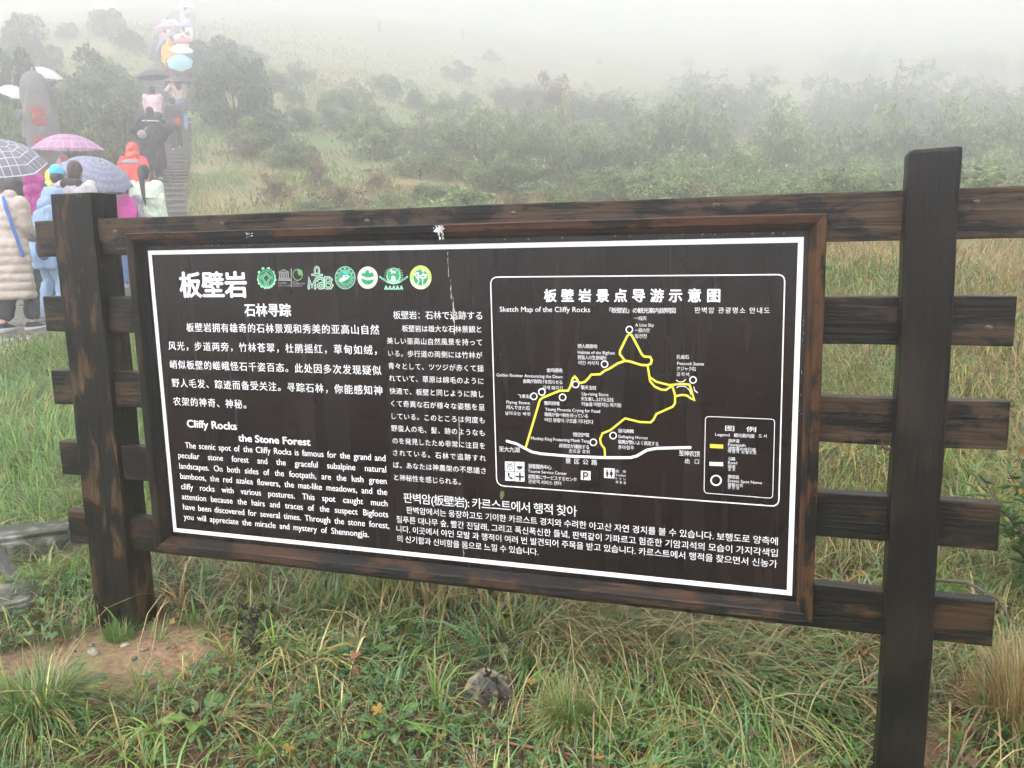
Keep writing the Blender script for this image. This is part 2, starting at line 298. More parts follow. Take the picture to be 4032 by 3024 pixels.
SHAPES = [
('footpath_line','yel',2,'s',(0.00716,0,[(1.4525,0.4213),(1.5034,0.5797),(1.5117,0.5879),(1.5444,0.6023),(1.5715,0.6138),(1.5982,0.6147),(1.6063,0.6281),(1.6145,0.6544),(1.6209,0.6614),(1.6277,0.6548),(1.6329,0.6446),(1.6408,0.6412),(1.6539,0.6452),(1.6645,0.6559),(1.675,0.6691),(1.7036,0.671),(1.7192,0.6832),(1.732,0.6887),(1.7602,0.7072),(1.7831,0.7159),(1.7983,0.7142),(1.8335,0.7039),(1.8535,0.7034),(1.8634,0.7087),(1.8669,0.7198),(1.8609,0.7297),(1.8434,0.7303),(1.8359,0.7367),(1.8108,0.7839),(1.8033,0.7973),(1.7968,0.7997),(1.7902,0.7936),(1.7679,0.7479),(1.7664,0.7368),(1.7831,0.7159)])),
('footpath_line','yel',2,'s',(0.00651,0,[(1.8535,0.7034),(1.856,0.6894),(1.8596,0.6668),(1.8811,0.6523),(1.9208,0.6435),(1.9599,0.6483),(1.9819,0.647),(1.9869,0.6331),(1.9975,0.5995),(1.9872,0.6041),(1.975,0.6127),(1.9603,0.6142),(1.9417,0.6095)])),
('footpath_line','yel',2,'s',(0.00653,0,[(1.8596,0.6668),(1.8612,0.6542),(1.8762,0.637),(1.8961,0.6286),(1.911,0.6281),(1.9282,0.6402)])),
('footpath_line','yel',2,'s',(0.00646,0,[(1.9296,0.6423),(1.9392,0.6114),(1.9385,0.5861),(1.9312,0.5757),(1.8816,0.5508),(1.8727,0.5324),(1.8642,0.5233),(1.8314,0.5228),(1.783,0.5325),(1.7365,0.4923),(1.7104,0.4805),(1.7024,0.4617),(1.7049,0.446),(1.7169,0.4308),(1.7179,0.4071)])),
('road_line','white',3,'s',(0.0089,0,[(1.3869,0.4379),(1.4204,0.4304),(1.448,0.4172),(1.4727,0.4061),(1.503,0.4014),(1.6009,0.399),(1.7178,0.4012),(1.8009,0.4062),(1.8214,0.4132),(1.8519,0.4333),(1.8822,0.4412),(1.9866,0.4497)])),
('bridge_mark','white',1,'s',(0.00248,0,[(1.9418,0.6592),(1.9501,0.6545),(1.9623,0.6548),(1.9705,0.6626)])),
('bridge_mark','white',1,'s',(0.00248,0,[(1.9439,0.6357),(1.9512,0.641),(1.9659,0.6414),(1.9732,0.6377)])),
('bridge_mark','white',1,'s',(0.00247,0,[(1.9762,0.6353),(1.983,0.629),(1.9871,0.6156)])),
('bridge_mark','white',1,'s',(0.00246,0,[(1.9955,0.6409),(1.9976,0.6295),(2.0069,0.6224)])),
('spot_ring','white',3,'s',(0.0035,1,[(1.8068,0.8138),(1.8064,0.8112),(1.8054,0.8088),(1.8039,0.8067),(1.8018,0.8051),(1.7994,0.8041),(1.7968,0.8037),(1.7942,0.804),(1.7917,0.805),(1.7896,0.8065),(1.788,0.8086),(1.787,0.811),(1.7867,0.8136),(1.787,0.8162),(1.7881,0.8186),(1.7897,0.8207),(1.7917,0.8223),(1.7942,0.8233),(1.7968,0.8237),(1.7994,0.8233),(1.8018,0.8224),(1.8038,0.8208),(1.8054,0.8188),(1.8064,0.8164)])),
('spot_ring','white',3,'s',(0.00358,1,[(1.7285,0.7039),(1.7281,0.7012),(1.7271,0.6987),(1.7255,0.6966),(1.7233,0.6949),(1.7208,0.6938),(1.7182,0.6934),(1.7155,0.6937),(1.713,0.6946),(1.7109,0.6962),(1.7093,0.6983),(1.7082,0.7007),(1.7079,0.7034),(1.7083,0.706),(1.7093,0.7085),(1.711,0.7107),(1.7131,0.7124),(1.7156,0.7134),(1.7183,0.7138),(1.7209,0.7136),(1.7234,0.7126),(1.7255,0.711),(1.7271,0.709),(1.7282,0.7065)])),
('spot_ring','white',3,'s',(0.00367,1,[(1.6344,0.6363),(1.634,0.6336),(1.6329,0.6311),(1.6312,0.6288),(1.629,0.6271),(1.6265,0.626),(1.6237,0.6255),(1.621,0.6258),(1.6185,0.6268),(1.6163,0.6283),(1.6146,0.6305),(1.6136,0.6329),(1.6133,0.6356),(1.6137,0.6383),(1.6147,0.6409),(1.6164,0.6431),(1.6187,0.6448),(1.6212,0.6459),(1.624,0.6464),(1.6267,0.6461),(1.6292,0.6451),(1.6314,0.6436),(1.633,0.6415),(1.6341,0.639)])),
('spot_ring','white',3,'s',(0.00375,1,[(1.5218,0.6079),(1.5214,0.6051),(1.5203,0.6025),(1.5185,0.6003),(1.5163,0.5985),(1.5136,0.5974),(1.5108,0.5969),(1.508,0.5972),(1.5054,0.5981),(1.5032,0.5997),(1.5015,0.6019),(1.5004,0.6044),(1.5001,0.6071),(1.5005,0.6099),(1.5017,0.6125),(1.5034,0.6147),(1.5057,0.6165),(1.5084,0.6176),(1.5112,0.6181),(1.514,0.6178),(1.5166,0.6169),(1.5188,0.6153),(1.5205,0.6131),(1.5215,0.6106)])),
('spot_ring','white',3,'s',(0.00377,1,[(1.4944,0.5926),(1.494,0.5898),(1.4928,0.5872),(1.4911,0.585),(1.4888,0.5832),(1.4861,0.582),(1.4833,0.5816),(1.4805,0.5818),(1.4778,0.5828),(1.4756,0.5844),(1.4739,0.5865),(1.4728,0.5891),(1.4725,0.5918),(1.473,0.5946),(1.4741,0.5972),(1.4759,0.5994),(1.4782,0.6012),(1.4808,0.6024),(1.4837,0.6028),(1.4865,0.6026),(1.4891,0.6016),(1.4914,0.6),(1.493,0.5979),(1.4941,0.5953)])),
('spot_ring','white',3,'s',(0.00371,1,[(1.591,0.593),(1.5906,0.5902),(1.5895,0.5877),(1.5877,0.5854),(1.5855,0.5837),(1.5829,0.5825),(1.5801,0.5821),(1.5774,0.5823),(1.5748,0.5833),(1.5726,0.5849),(1.5709,0.587),(1.5699,0.5895),(1.5696,0.5922),(1.57,0.5949),(1.5711,0.5975),(1.5728,0.5998),(1.575,0.6015),(1.5776,0.6027),(1.5804,0.6031),(1.5832,0.6028),(1.5857,0.6019),(1.5879,0.6003),(1.5896,0.5982),(1.5906,0.5957)])),
('spot_ring','white',3,'s',(0.00343,1,[(2.0025,0.6621),(2.0022,0.6595),(2.0013,0.657),(1.9998,0.6549),(1.9978,0.6533),(1.9955,0.6522),(1.993,0.6518),(1.9904,0.6521),(1.9881,0.653),(1.9861,0.6545),(1.9845,0.6565),(1.9835,0.6589),(1.9832,0.6615),(1.9835,0.6641),(1.9844,0.6665),(1.9859,0.6686),(1.9879,0.6702),(1.9902,0.6713),(1.9927,0.6717),(1.9952,0.6714),(1.9976,0.6705),(1.9996,0.669),(2.0011,0.667),(2.0021,0.6646)])),
('spot_ring','white',3,'s',(0.00369,1,[(1.6908,0.45),(1.6904,0.4472),(1.6893,0.4446),(1.6877,0.4423),(1.6855,0.4405),(1.6829,0.4393),(1.6802,0.4388),(1.6774,0.439),(1.6749,0.4399),(1.6727,0.4415),(1.6711,0.4436),(1.67,0.4461),(1.6697,0.4488),(1.6701,0.4516),(1.6711,0.4542),(1.6728,0.4565),(1.675,0.4583),(1.6776,0.4595),(1.6803,0.46),(1.6831,0.4598),(1.6856,0.4589),(1.6878,0.4573),(1.6894,0.4552),(1.6904,0.4527)])),
('spot_ring','white',3,'s',(0.00364,1,[(1.7551,0.4755),(1.7547,0.4727),(1.7537,0.4702),(1.752,0.4679),(1.7499,0.4661),(1.7474,0.4649),(1.7447,0.4644),(1.742,0.4647),(1.7395,0.4656),(1.7373,0.4671),(1.7357,0.4692),(1.7347,0.4717),(1.7343,0.4744),(1.7347,0.4771),(1.7357,0.4797),(1.7374,0.482),(1.7395,0.4837),(1.7421,0.4849),(1.7447,0.4854),(1.7474,0.4852),(1.7499,0.4843),(1.7521,0.4827),(1.7537,0.4806),(1.7547,0.4782)])),
('legend_symbol','white',1,'s',(0.00447,1,[(2.0816,0.3507),(2.0813,0.3472),(2.0802,0.3439),(2.0785,0.3409),(2.0761,0.3383),(2.0733,0.3363),(2.0702,0.3349),(2.0668,0.3343),(2.0635,0.3344),(2.0603,0.3353),(2.0574,0.337),(2.055,0.3392),(2.0531,0.342),(2.052,0.3452),(2.0515,0.3486),(2.0519,0.3521),(2.0529,0.3554),(2.0547,0.3584),(2.057,0.361),(2.0598,0.3631),(2.063,0.3644),(2.0663,0.365),(2.0697,0.3649),(2.0729,0.3639),(2.0757,0.3623),(2.0781,0.36),(2.08,0.3572),(2.0811,0.3541)])),
('legend_symbol','yel',1,'p',[(2.0464,0.4637),(2.0858,0.4638),(2.0861,0.4517),(2.0465,0.4515)]),
('legend_symbol','white',1,'p',[(2.0458,0.4072),(2.0868,0.4082),(2.087,0.396),(2.0459,0.3954)]),
('map_border','white',1,'s',(0.00374,1,[(1.3445,0.9534),(1.3452,0.961),(1.3473,0.9672),(1.351,0.9721),(1.3561,0.9755),(1.3627,0.9776),(1.3708,0.9783),(2.2298,0.9789),(2.2363,0.9783),(2.2417,0.9764),(2.2458,0.9734),(2.2488,0.969),(2.2506,0.9635),(2.2512,0.9567),(2.2534,0.3052),(2.2528,0.2978),(2.251,0.2917),(2.2479,0.287),(2.2436,0.2836),(2.238,0.2816),(2.2311,0.2809),(1.3744,0.2821),(1.366,0.2829),(1.3592,0.2851),(1.3538,0.2889),(1.35,0.2941),(1.3477,0.3008),(1.3469,0.309)])),
('legend_border','white',1,'s',(0.00197,1,[(2.0315,0.5377),(2.0318,0.5413),(2.0328,0.5444),(2.0344,0.5467),(2.0367,0.5484),(2.0396,0.5494),(2.0431,0.5497),(2.2236,0.5499),(2.2269,0.5495),(2.2297,0.5486),(2.2318,0.5469),(2.2334,0.5446),(2.2343,0.5417),(2.2346,0.5381),(2.2351,0.3169),(2.2348,0.3132),(2.2339,0.3102),(2.2323,0.3079),(2.2301,0.3062),(2.2274,0.3052),(2.2239,0.3049),(2.0424,0.3068),(2.0388,0.3071),(2.0359,0.3082),(2.0336,0.31),(2.032,0.3124),(2.031,0.3155),(2.0307,0.3193)])),
('pictogram','white',1,'p',[(1.3783,0.3676),(1.4111,0.3685),(1.4103,0.3365),(1.3775,0.3355)]),
('pictogram','white',1,'p',[(1.4133,0.3687),(1.4464,0.3696),(1.4457,0.3366),(1.4126,0.3355)]),
('pictogram','white',1,'p',[(1.3786,0.3333),(1.4114,0.3344),(1.4107,0.3022),(1.3778,0.3011)]),
('pictogram','white',1,'p',[(1.4137,0.334),(1.4462,0.335),(1.4455,0.3024),(1.4129,0.3013)]),
('pictogram','white',1,'p',[(1.6385,0.3525),(1.6706,0.353),(1.6698,0.3228),(1.6377,0.3222)]),
('pictogram','white',1,'p',[(1.7145,0.3665),(1.7491,0.3666),(1.7485,0.3341),(1.7143,0.3339)]),
('pictogram','dark',2,'s',(0.00168,0,[(1.3859,0.3526),(1.3945,0.357),(1.404,0.3549),(1.4037,0.3438),(1.3946,0.3399),(1.3862,0.3427),(1.3859,0.3526)])),
('pictogram','dark',2,'s',(0.00168,0,[(1.3864,0.3526),(1.3948,0.3499),(1.404,0.3538)])),
('pictogram','dark',2,'s',(0.00168,0,[(1.3948,0.3499),(1.3946,0.3405)])),
('pictogram','dark',2,'s',(0.00168,0,[(1.395,0.357),(1.3895,0.3628),(1.386,0.3592),(1.395,0.3565),(1.4008,0.3635),(1.4041,0.3604),(1.395,0.357)])),
('pictogram','dark',2,'p',[(1.4186,0.3547),(1.4411,0.355),(1.4375,0.3471),(1.433,0.3446),(1.4263,0.3442),(1.4213,0.3471)]),
('pictogram','dark',2,'p',[(1.4195,0.3426),(1.4397,0.3428),(1.4385,0.3411),(1.4206,0.3405)]),
('pictogram','dark',2,'s',(0.00139,0,[(1.4243,0.3572),(1.4227,0.3599),(1.4256,0.3628),(1.4245,0.3655)])),
('pictogram','dark',2,'s',(0.00139,0,[(1.4299,0.3576),(1.4283,0.3602),(1.4312,0.3632),(1.4301,0.3658)])),
('pictogram','dark',2,'s',(0.00139,0,[(1.4355,0.3579),(1.4339,0.3606),(1.4368,0.3635),(1.4357,0.3662)])),
('pictogram','dark',2,'s',(0.00449,0,[(1.3909,0.3286),(1.3891,0.3229),(1.3912,0.3159),(1.3967,0.3101),(1.4012,0.3093)])),
('pictogram','dark',2,'s',(0.00617,0,[(1.3898,0.3274),(1.392,0.3242)])),
('pictogram','dark',2,'s',(0.00617,0,[(1.3979,0.3119),(1.4018,0.3105)])),
('pictogram','dark',2,'s',(0.00613,0,[(1.4299,0.3301),(1.4294,0.3068)])),
('pictogram','dark',2,'s',(0.00615,0,[(1.4178,0.3182),(1.4414,0.3187)])),
('pictogram','dark',2,'s',(0.00484,0,[(1.6469,0.3261),(1.6476,0.3466),(1.6572,0.3467),(1.6614,0.3432),(1.6603,0.3378),(1.656,0.3353),(1.6475,0.3348)])),
('pictogram','dark',2,'p',[(1.7276,0.3599),(1.7272,0.3585),(1.7263,0.3575),(1.725,0.357),(1.7237,0.3573),(1.7227,0.3582),(1.7224,0.3595),(1.7227,0.3609),(1.7237,0.3619),(1.725,0.3624),(1.7263,0.3621),(1.7273,0.3612)]),
('pictogram','dark',2,'p',[(1.7213,0.3557),(1.7286,0.3562),(1.7291,0.3445),(1.7275,0.3444),(1.727,0.3364),(1.7228,0.3361),(1.7223,0.3441),(1.7207,0.344)]),
('pictogram','dark',2,'p',[(1.7412,0.3608),(1.7409,0.3594),(1.7399,0.3584),(1.7386,0.3579),(1.7373,0.3582),(1.7363,0.3591),(1.736,0.3604),(1.7363,0.3618),(1.7373,0.3628),(1.7386,0.3633),(1.7399,0.363),(1.7409,0.3621)]),
('pictogram','dark',2,'p',[(1.7349,0.3566),(1.7423,0.3571),(1.7443,0.3455),(1.7412,0.3453),(1.7406,0.3373),(1.7364,0.337),(1.7359,0.345),(1.7328,0.3448)]),
('pictogram','dark',2,'p',[(1.7313,0.3638),(1.7323,0.3639),(1.7322,0.3362),(1.7312,0.3361)]),
('emblem1','pale',1,'p',[(0.5413,0.978),(0.5438,0.974),(0.5405,0.9706),(0.5361,0.968),(0.536,0.9643),(0.5366,0.9597),(0.5333,0.957),(0.5287,0.9556),(0.5261,0.9528),(0.5238,0.9492),(0.5199,0.9477),(0.5158,0.9469),(0.5123,0.9447),(0.5084,0.9432),(0.5042,0.9443),(0.5003,0.9447),(0.496,0.9425),(0.4917,0.9422),(0.4888,0.946),(0.486,0.9486),(0.481,0.9476),(0.4761,0.9478),(0.4751,0.9524),(0.4749,0.9568),(0.4707,0.9582),(0.4658,0.9598),(0.4656,0.9638),(0.4674,0.9682),(0.4658,0.9714),(0.463,0.9747),(0.4636,0.9785),(0.4659,0.9821),(0.4662,0.9857),(0.4665,0.9895),(0.4693,0.9925),(0.4719,0.9955),(0.4729,0.9995),(0.4753,1.0027),(0.4801,1.0036),(0.4839,1.005),(0.4858,1.0094),(0.4891,1.0124),(0.494,1.011),(0.4982,1.0096),(0.5019,1.0128),(0.5061,1.0157),(0.51,1.0134),(0.5131,1.0099),(0.5172,1.0103),(0.5221,1.0115),(0.5253,1.009),(0.527,1.0052),(0.5302,1.0033),(0.5341,1.0018),(0.5358,0.9985),(0.5369,0.995),(0.5396,0.9923),(0.5413,0.989),(0.5401,0.985),(0.5399,0.9815)]),
('emblem1','pale',1.3,'p',[(0.4975,1.0146),(0.4974,1.0118),(0.4936,1.0113),(0.491,1.01),(0.4874,1.0099),(0.4868,1.0127),(0.4853,1.0147),(0.4853,1.0174),(0.4891,1.018),(0.4918,1.0192),(0.4954,1.0193),(0.496,1.0165)]),
('emblem1','pale',1.3,'p',[(0.5199,1.0149),(0.5198,1.0122),(0.5161,1.0116),(0.5135,1.0104),(0.5099,1.0103),(0.5093,1.0131),(0.5078,1.015),(0.5078,1.0178),(0.5116,1.0183),(0.5142,1.0195),(0.5178,1.0197),(0.5184,1.0169)]),
('emblem1','pale',1.3,'p',[(0.4804,1.0017),(0.4803,0.9989),(0.4765,0.9984),(0.4739,0.9971),(0.4703,0.997),(0.4697,0.9998),(0.4682,1.0018),(0.4682,1.0045),(0.472,1.0051),(0.4747,1.0063),(0.4783,1.0064),(0.4789,1.0036)]),
('emblem1','pale',1.3,'p',[(0.5374,1.0011),(0.5373,0.9984),(0.5336,0.9979),(0.531,0.9966),(0.5274,0.9965),(0.5268,0.9993),(0.5253,1.0013),(0.5253,1.004),(0.5291,1.0046),(0.5317,1.0057),(0.5353,1.0059),(0.5359,1.0031)]),
('emblem1','pandark',2,'p',[(0.5359,0.9824),(0.5346,0.9754),(0.5316,0.9688),(0.5272,0.9629),(0.5216,0.958),(0.5151,0.9542),(0.5079,0.9519),(0.5005,0.9512),(0.4932,0.952),(0.4864,0.9544),(0.4804,0.9581),(0.4756,0.9632),(0.4721,0.9692),(0.4702,0.9758),(0.47,0.9828),(0.4714,0.9898),(0.4744,0.9964),(0.4788,1.0024),(0.4845,1.0073),(0.4911,1.0109),(0.4982,1.0132),(0.5056,1.0139),(0.5129,1.013),(0.5196,1.0106),(0.5255,1.0069),(0.5303,1.0019),(0.5338,0.9959),(0.5357,0.9893)]),
('emblem1','grn',3,'p',[(0.5328,0.9818),(0.5316,0.9754),(0.5289,0.9693),(0.5249,0.9638),(0.5198,0.9592),(0.5139,0.9558),(0.5074,0.9536),(0.5006,0.9529),(0.494,0.9537),(0.4879,0.9559),(0.4824,0.9594),(0.4781,0.964),(0.4749,0.9696),(0.4732,0.9757),(0.473,0.9822),(0.4743,0.9887),(0.477,0.9948),(0.4811,1.0003),(0.4862,1.0049),(0.4922,1.0083),(0.4987,1.0103),(0.5054,1.011),(0.512,1.0102),(0.5181,1.008),(0.5234,1.0045),(0.5278,0.9999),(0.5309,0.9944),(0.5326,0.9882)]),
('emblem1','pandark',4,'p',[(0.5261,0.9816),(0.5251,0.9764),(0.523,0.9715),(0.5199,0.9671),(0.5159,0.9635),(0.5113,0.9607),(0.5063,0.959),(0.5011,0.9585),(0.496,0.9591),(0.4912,0.9608),(0.4871,0.9636),(0.4837,0.9673),(0.4813,0.9718),(0.48,0.9767),(0.4798,0.9819),(0.4808,0.9871),(0.4829,0.992),(0.4861,0.9964),(0.49,1.0),(0.4947,1.0027),(0.4997,1.0044),(0.5049,1.0049),(0.51,1.0043),(0.5147,1.0025),(0.5188,0.9997),(0.5222,0.996),(0.5246,0.9916),(0.5259,0.9867)]),
('emblem1','pale',5,'s',(0.00822,0,[(0.4952,0.9535),(0.4964,0.9672),(0.4847,0.9836),(0.504,0.998),(0.5208,0.9833),(0.5066,0.9672),(0.5055,0.9535)])),
('emblem1','grn',6,'s',(0.00506,0,[(0.4952,0.9535),(0.4964,0.9672),(0.4847,0.9836),(0.504,0.998),(0.5208,0.9833),(0.5066,0.9672),(0.5055,0.9535)])),
('emblem1','pandark',5.5,'p',[(0.496,0.9835),(0.5033,0.9899),(0.5099,0.9834),(0.5022,0.9765)]),
('emblem2','grey',1,'p',[(0.5506,1.0016),(0.5755,1.0114),(0.5975,1.0012)]),
('emblem2','pandark',2,'p',[(0.5591,1.0027),(0.5753,1.0083),(0.5902,1.0024)]),
('emblem2','grey',1,'p',[(0.5532,1.0004),(0.596,0.9997),(0.5958,0.9966),(0.553,0.9973)]),
('emblem2','grey',1,'p',[(0.5555,0.9958),(0.5592,0.9958),(0.558,0.9802),(0.5543,0.9802)]),
('emblem2','grey',1,'p',[(0.5626,0.9957),(0.5663,0.9957),(0.5651,0.9801),(0.5614,0.9802)]),
('emblem2','grey',1,'p',[(0.5696,0.9957),(0.5733,0.9956),(0.5721,0.9801),(0.5684,0.9801)]),
('emblem2','grey',1,'p',[(0.5767,0.9956),(0.5803,0.9956),(0.5792,0.98),(0.5755,0.9801)]),
('emblem2','grey',1,'p',[(0.5837,0.9955),(0.5874,0.9955),(0.5862,0.98),(0.5825,0.98)]),
('emblem2','grey',1,'p',[(0.5907,0.9955),(0.5944,0.9955),(0.5932,0.9799),(0.5895,0.98)]),
('emblem2','grey',1,'p',[(0.5523,0.9799),(0.5985,0.9793),(0.5983,0.9762),(0.552,0.9768)]),
('emblem2','grey',1,'p',[(0.5486,0.9756),(0.6015,0.975),(0.6012,0.9712),(0.5483,0.9719)]),
('emblem2','white',1,'p',[(0.6071,1.012),(0.6066,1.0111),(0.6055,1.0107),(0.6045,1.0111),(0.6041,1.012),(0.6046,1.0129),(0.6057,1.0133),(0.6067,1.0129)]),
('emblem2','white',1,'p',[(0.6068,1.0079),(0.6063,1.007),(0.6052,1.0066),(0.6042,1.007),(0.6038,1.0079),(0.6043,1.0088),(0.6054,1.0092),(0.6064,1.0088)]),
('emblem2','white',1,'p',[(0.6065,1.0038),(0.606,1.0029),(0.6049,1.0026),(0.6039,1.0029),(0.6035,1.0039),(0.604,1.0048),(0.6051,1.0051),(0.6061,1.0048)]),
('emblem2','white',1,'p',[(0.6062,0.9998),(0.6057,0.9989),(0.6046,0.9985),(0.6036,0.9989),(0.6032,0.9998),(0.6037,1.0007),(0.6048,1.0011),(0.6058,1.0007)]),
('emblem2','white',1,'p',[(0.6059,0.9957),(0.6054,0.9948),(0.6043,0.9944),(0.6033,0.9948),(0.6029,0.9957),(0.6034,0.9966),(0.6045,0.997),(0.6055,0.9966)]),
('emblem2','white',1,'p',[(0.6056,0.9916),(0.6051,0.9907),(0.604,0.9903),(0.603,0.9907),(0.6026,0.9916),(0.6031,0.9926),(0.6042,0.9929),(0.6052,0.9925)]),
('emblem2','white',1,'p',[(0.6053,0.9875),(0.6048,0.9866),(0.6037,0.9863),(0.6026,0.9867),(0.6023,0.9876),(0.6028,0.9885),(0.6039,0.9889),(0.6049,0.9885)]),
('emblem2','white',1,'p',[(0.605,0.9835),(0.6045,0.9826),(0.6034,0.9822),(0.6023,0.9826),(0.602,0.9835),(0.6025,0.9844),(0.6036,0.9848),(0.6046,0.9844)]),
('emblem2','white',1,'p',[(0.6047,0.9794),(0.6042,0.9785),(0.6031,0.9781),(0.602,0.9785),(0.6017,0.9794),(0.6022,0.9803),(0.6033,0.9807),(0.6043,0.9803)]),
('emblem2','white',1,'p',[(0.6044,0.9753),(0.6038,0.9744),(0.6028,0.974),(0.6017,0.9744),(0.6014,0.9753),(0.6019,0.9762),(0.603,0.9766),(0.604,0.9762)]),
('emblem2','white',1,'p',[(0.6041,0.9712),(0.6035,0.9703),(0.6025,0.9699),(0.6014,0.9703),(0.6011,0.9712),(0.6016,0.9722),(0.6026,0.9725),(0.6037,0.9721)]),
('emblem2','white',1,'p',[(0.6037,0.9671),(0.6032,0.9662),(0.6021,0.9659),(0.6011,0.9662),(0.6007,0.9672),(0.6013,0.9681),(0.6023,0.9684),(0.6034,0.9681)]),
('emblem2','white',1,'p',[(0.6034,0.9631),(0.6029,0.9621),(0.6018,0.9618),(0.6008,0.9622),(0.6004,0.9631),(0.6009,0.964),(0.602,0.9644),(0.6031,0.964)]),
('emblem2','white',1,'p',[(0.6031,0.959),(0.6026,0.9581),(0.6015,0.9577),(0.6005,0.9581),(0.6001,0.959),(0.6006,0.9599),(0.6017,0.9603),(0.6028,0.9599)]),
('emblem2','white',1,'p',[(0.6028,0.9549),(0.6023,0.954),(0.6012,0.9536),(0.6002,0.954),(0.5998,0.9549),(0.6003,0.9558),(0.6014,0.9562),(0.6025,0.9558)]),
('emblem2','white',1,'p',[(0.6025,0.9508),(0.602,0.9499),(0.6009,0.9495),(0.5999,0.9499),(0.5995,0.9508),(0.6,0.9517),(0.6011,0.9521),(0.6021,0.9517)]),
('emblem2','lime',1,'s',(0.00277,1,[(0.6492,0.9916),(0.6485,0.9876),(0.6469,0.9839),(0.6447,0.9805),(0.6418,0.9776),(0.6384,0.9753),(0.6346,0.9737),(0.6306,0.9729),(0.6266,0.9729),(0.6227,0.9738),(0.6192,0.9754),(0.6161,0.9777),(0.6136,0.9807),(0.6118,0.9842),(0.6109,0.9879),(0.6108,0.9919),(0.6115,0.9958),(0.613,0.9995),(0.6153,1.0029),(0.6182,1.0059),(0.6216,1.0081),(0.6254,1.0097),(0.6294,1.0105),(0.6334,1.0105),(0.6372,1.0096),(0.6408,1.008),(0.6438,1.0056),(0.6463,1.0027),(0.6481,0.9992),(0.649,0.9955)])),
('emblem2','lime',2,'p',[(0.6278,1.0075),(0.6428,1.0087),(0.6508,1.0052),(0.6326,1.0051)]),
('emblem2','lime',2,'p',[(0.6283,1.0043),(0.6439,1.0053),(0.6506,1.0021),(0.6337,1.002)]),
('emblem2','lime',2,'p',[(0.6287,1.0012),(0.645,1.0019),(0.6504,0.999),(0.6348,0.9988)]),
('emblem2','lime',2,'p',[(0.6291,0.998),(0.646,0.9984),(0.6501,0.9958),(0.6359,0.9957)]),
('emblem2','lime',2,'p',[(0.6296,0.9949),(0.6471,0.995),(0.6499,0.9927),(0.637,0.9925)]),
('emblem2','lime',2,'p',[(0.63,0.9917),(0.6482,0.9916),(0.6497,0.9895),(0.6381,0.9894)]),
('emblem3','white',1,'s',(0.0073,1,[(0.7156,1.0052),(0.7149,1.0013),(0.7135,0.9979),(0.7114,0.9951),(0.709,0.9934),(0.7063,0.9928),(0.7037,0.9934),(0.7015,0.9952),(0.6998,0.998),(0.6988,1.0015),(0.6987,1.0053),(0.6994,1.0092),(0.7008,1.0127),(0.7029,1.0154),(0.7054,1.0171),(0.708,1.0177),(0.7106,1.0171),(0.7128,1.0153),(0.7145,1.0125),(0.7155,1.009)])),
('emblem3','white',1,'s',(0.00734,0,[(0.6876,0.9912),(0.7266,0.9903)])),
('emblem3','white',1,'s',(0.00731,0,[(0.7083,0.9939),(0.7067,0.9706)])),
('emblem3','grn',2,'s',(0.00395,1,[(0.7156,1.0052),(0.7149,1.0013),(0.7135,0.9979),(0.7114,0.9951),(0.709,0.9934),(0.7063,0.9928),(0.7037,0.9934),(0.7015,0.9952),(0.6998,0.998),(0.6988,1.0015),(0.6987,1.0053),(0.6994,1.0092),(0.7008,1.0127),(0.7029,1.0154),(0.7054,1.0171),(0.708,1.0177),(0.7106,1.0171),(0.7128,1.0153),(0.7145,1.0125),(0.7155,1.009)])),
('emblem3','grn',2,'s',(0.00397,0,[(0.6889,0.9912),(0.7253,0.9904)])),
('emblem3','grn',2,'s',(0.00396,0,[(0.7083,0.9933),(0.7068,0.9712)])),
('emblem3','white',1.5,'s',(0.00923,0,[(0.6715,0.9451),(0.674,0.9794),(0.6844,0.9499),(0.6987,0.9769),(0.6965,0.945)])),
('emblem3','white',1.5,'s',(0.00915,0,[(0.7117,0.9768),(0.7178,0.9802),(0.7275,0.9784),(0.7295,0.9705),(0.7279,0.9469),(0.7154,0.9449),(0.7099,0.9498),(0.7103,0.9563),(0.7165,0.9603),(0.7282,0.9608)])),
('emblem3','white',1.5,'s',(0.00914,0,[(0.7369,0.9454),(0.7393,0.9809),(0.7551,0.9805),(0.7621,0.9737),(0.7557,0.9641),(0.7394,0.9636),(0.7572,0.9624),(0.7641,0.9544),(0.757,0.9453),(0.7369,0.9454)])),
('emblem3','grn',2.5,'s',(0.00492,0,[(0.6715,0.9451),(0.674,0.9794),(0.6844,0.9499),(0.6987,0.9769),(0.6965,0.945)])),
('emblem3','grn',2.5,'s',(0.00488,0,[(0.7117,0.9768),(0.7178,0.9802),(0.7275,0.9784),(0.7295,0.9705),(0.7279,0.9469),(0.7154,0.9449),(0.7099,0.9498),(0.7103,0.9563),(0.7165,0.9603),(0.7282,0.9608)])),
('emblem3','grn',2.5,'s',(0.00487,0,[(0.7369,0.9454),(0.7393,0.9809),(0.7551,0.9805),(0.7621,0.9737),(0.7557,0.9641),(0.7394,0.9636),(0.7572,0.9624),(0.7641,0.9544),(0.757,0.9453),(0.7369,0.9454)])),
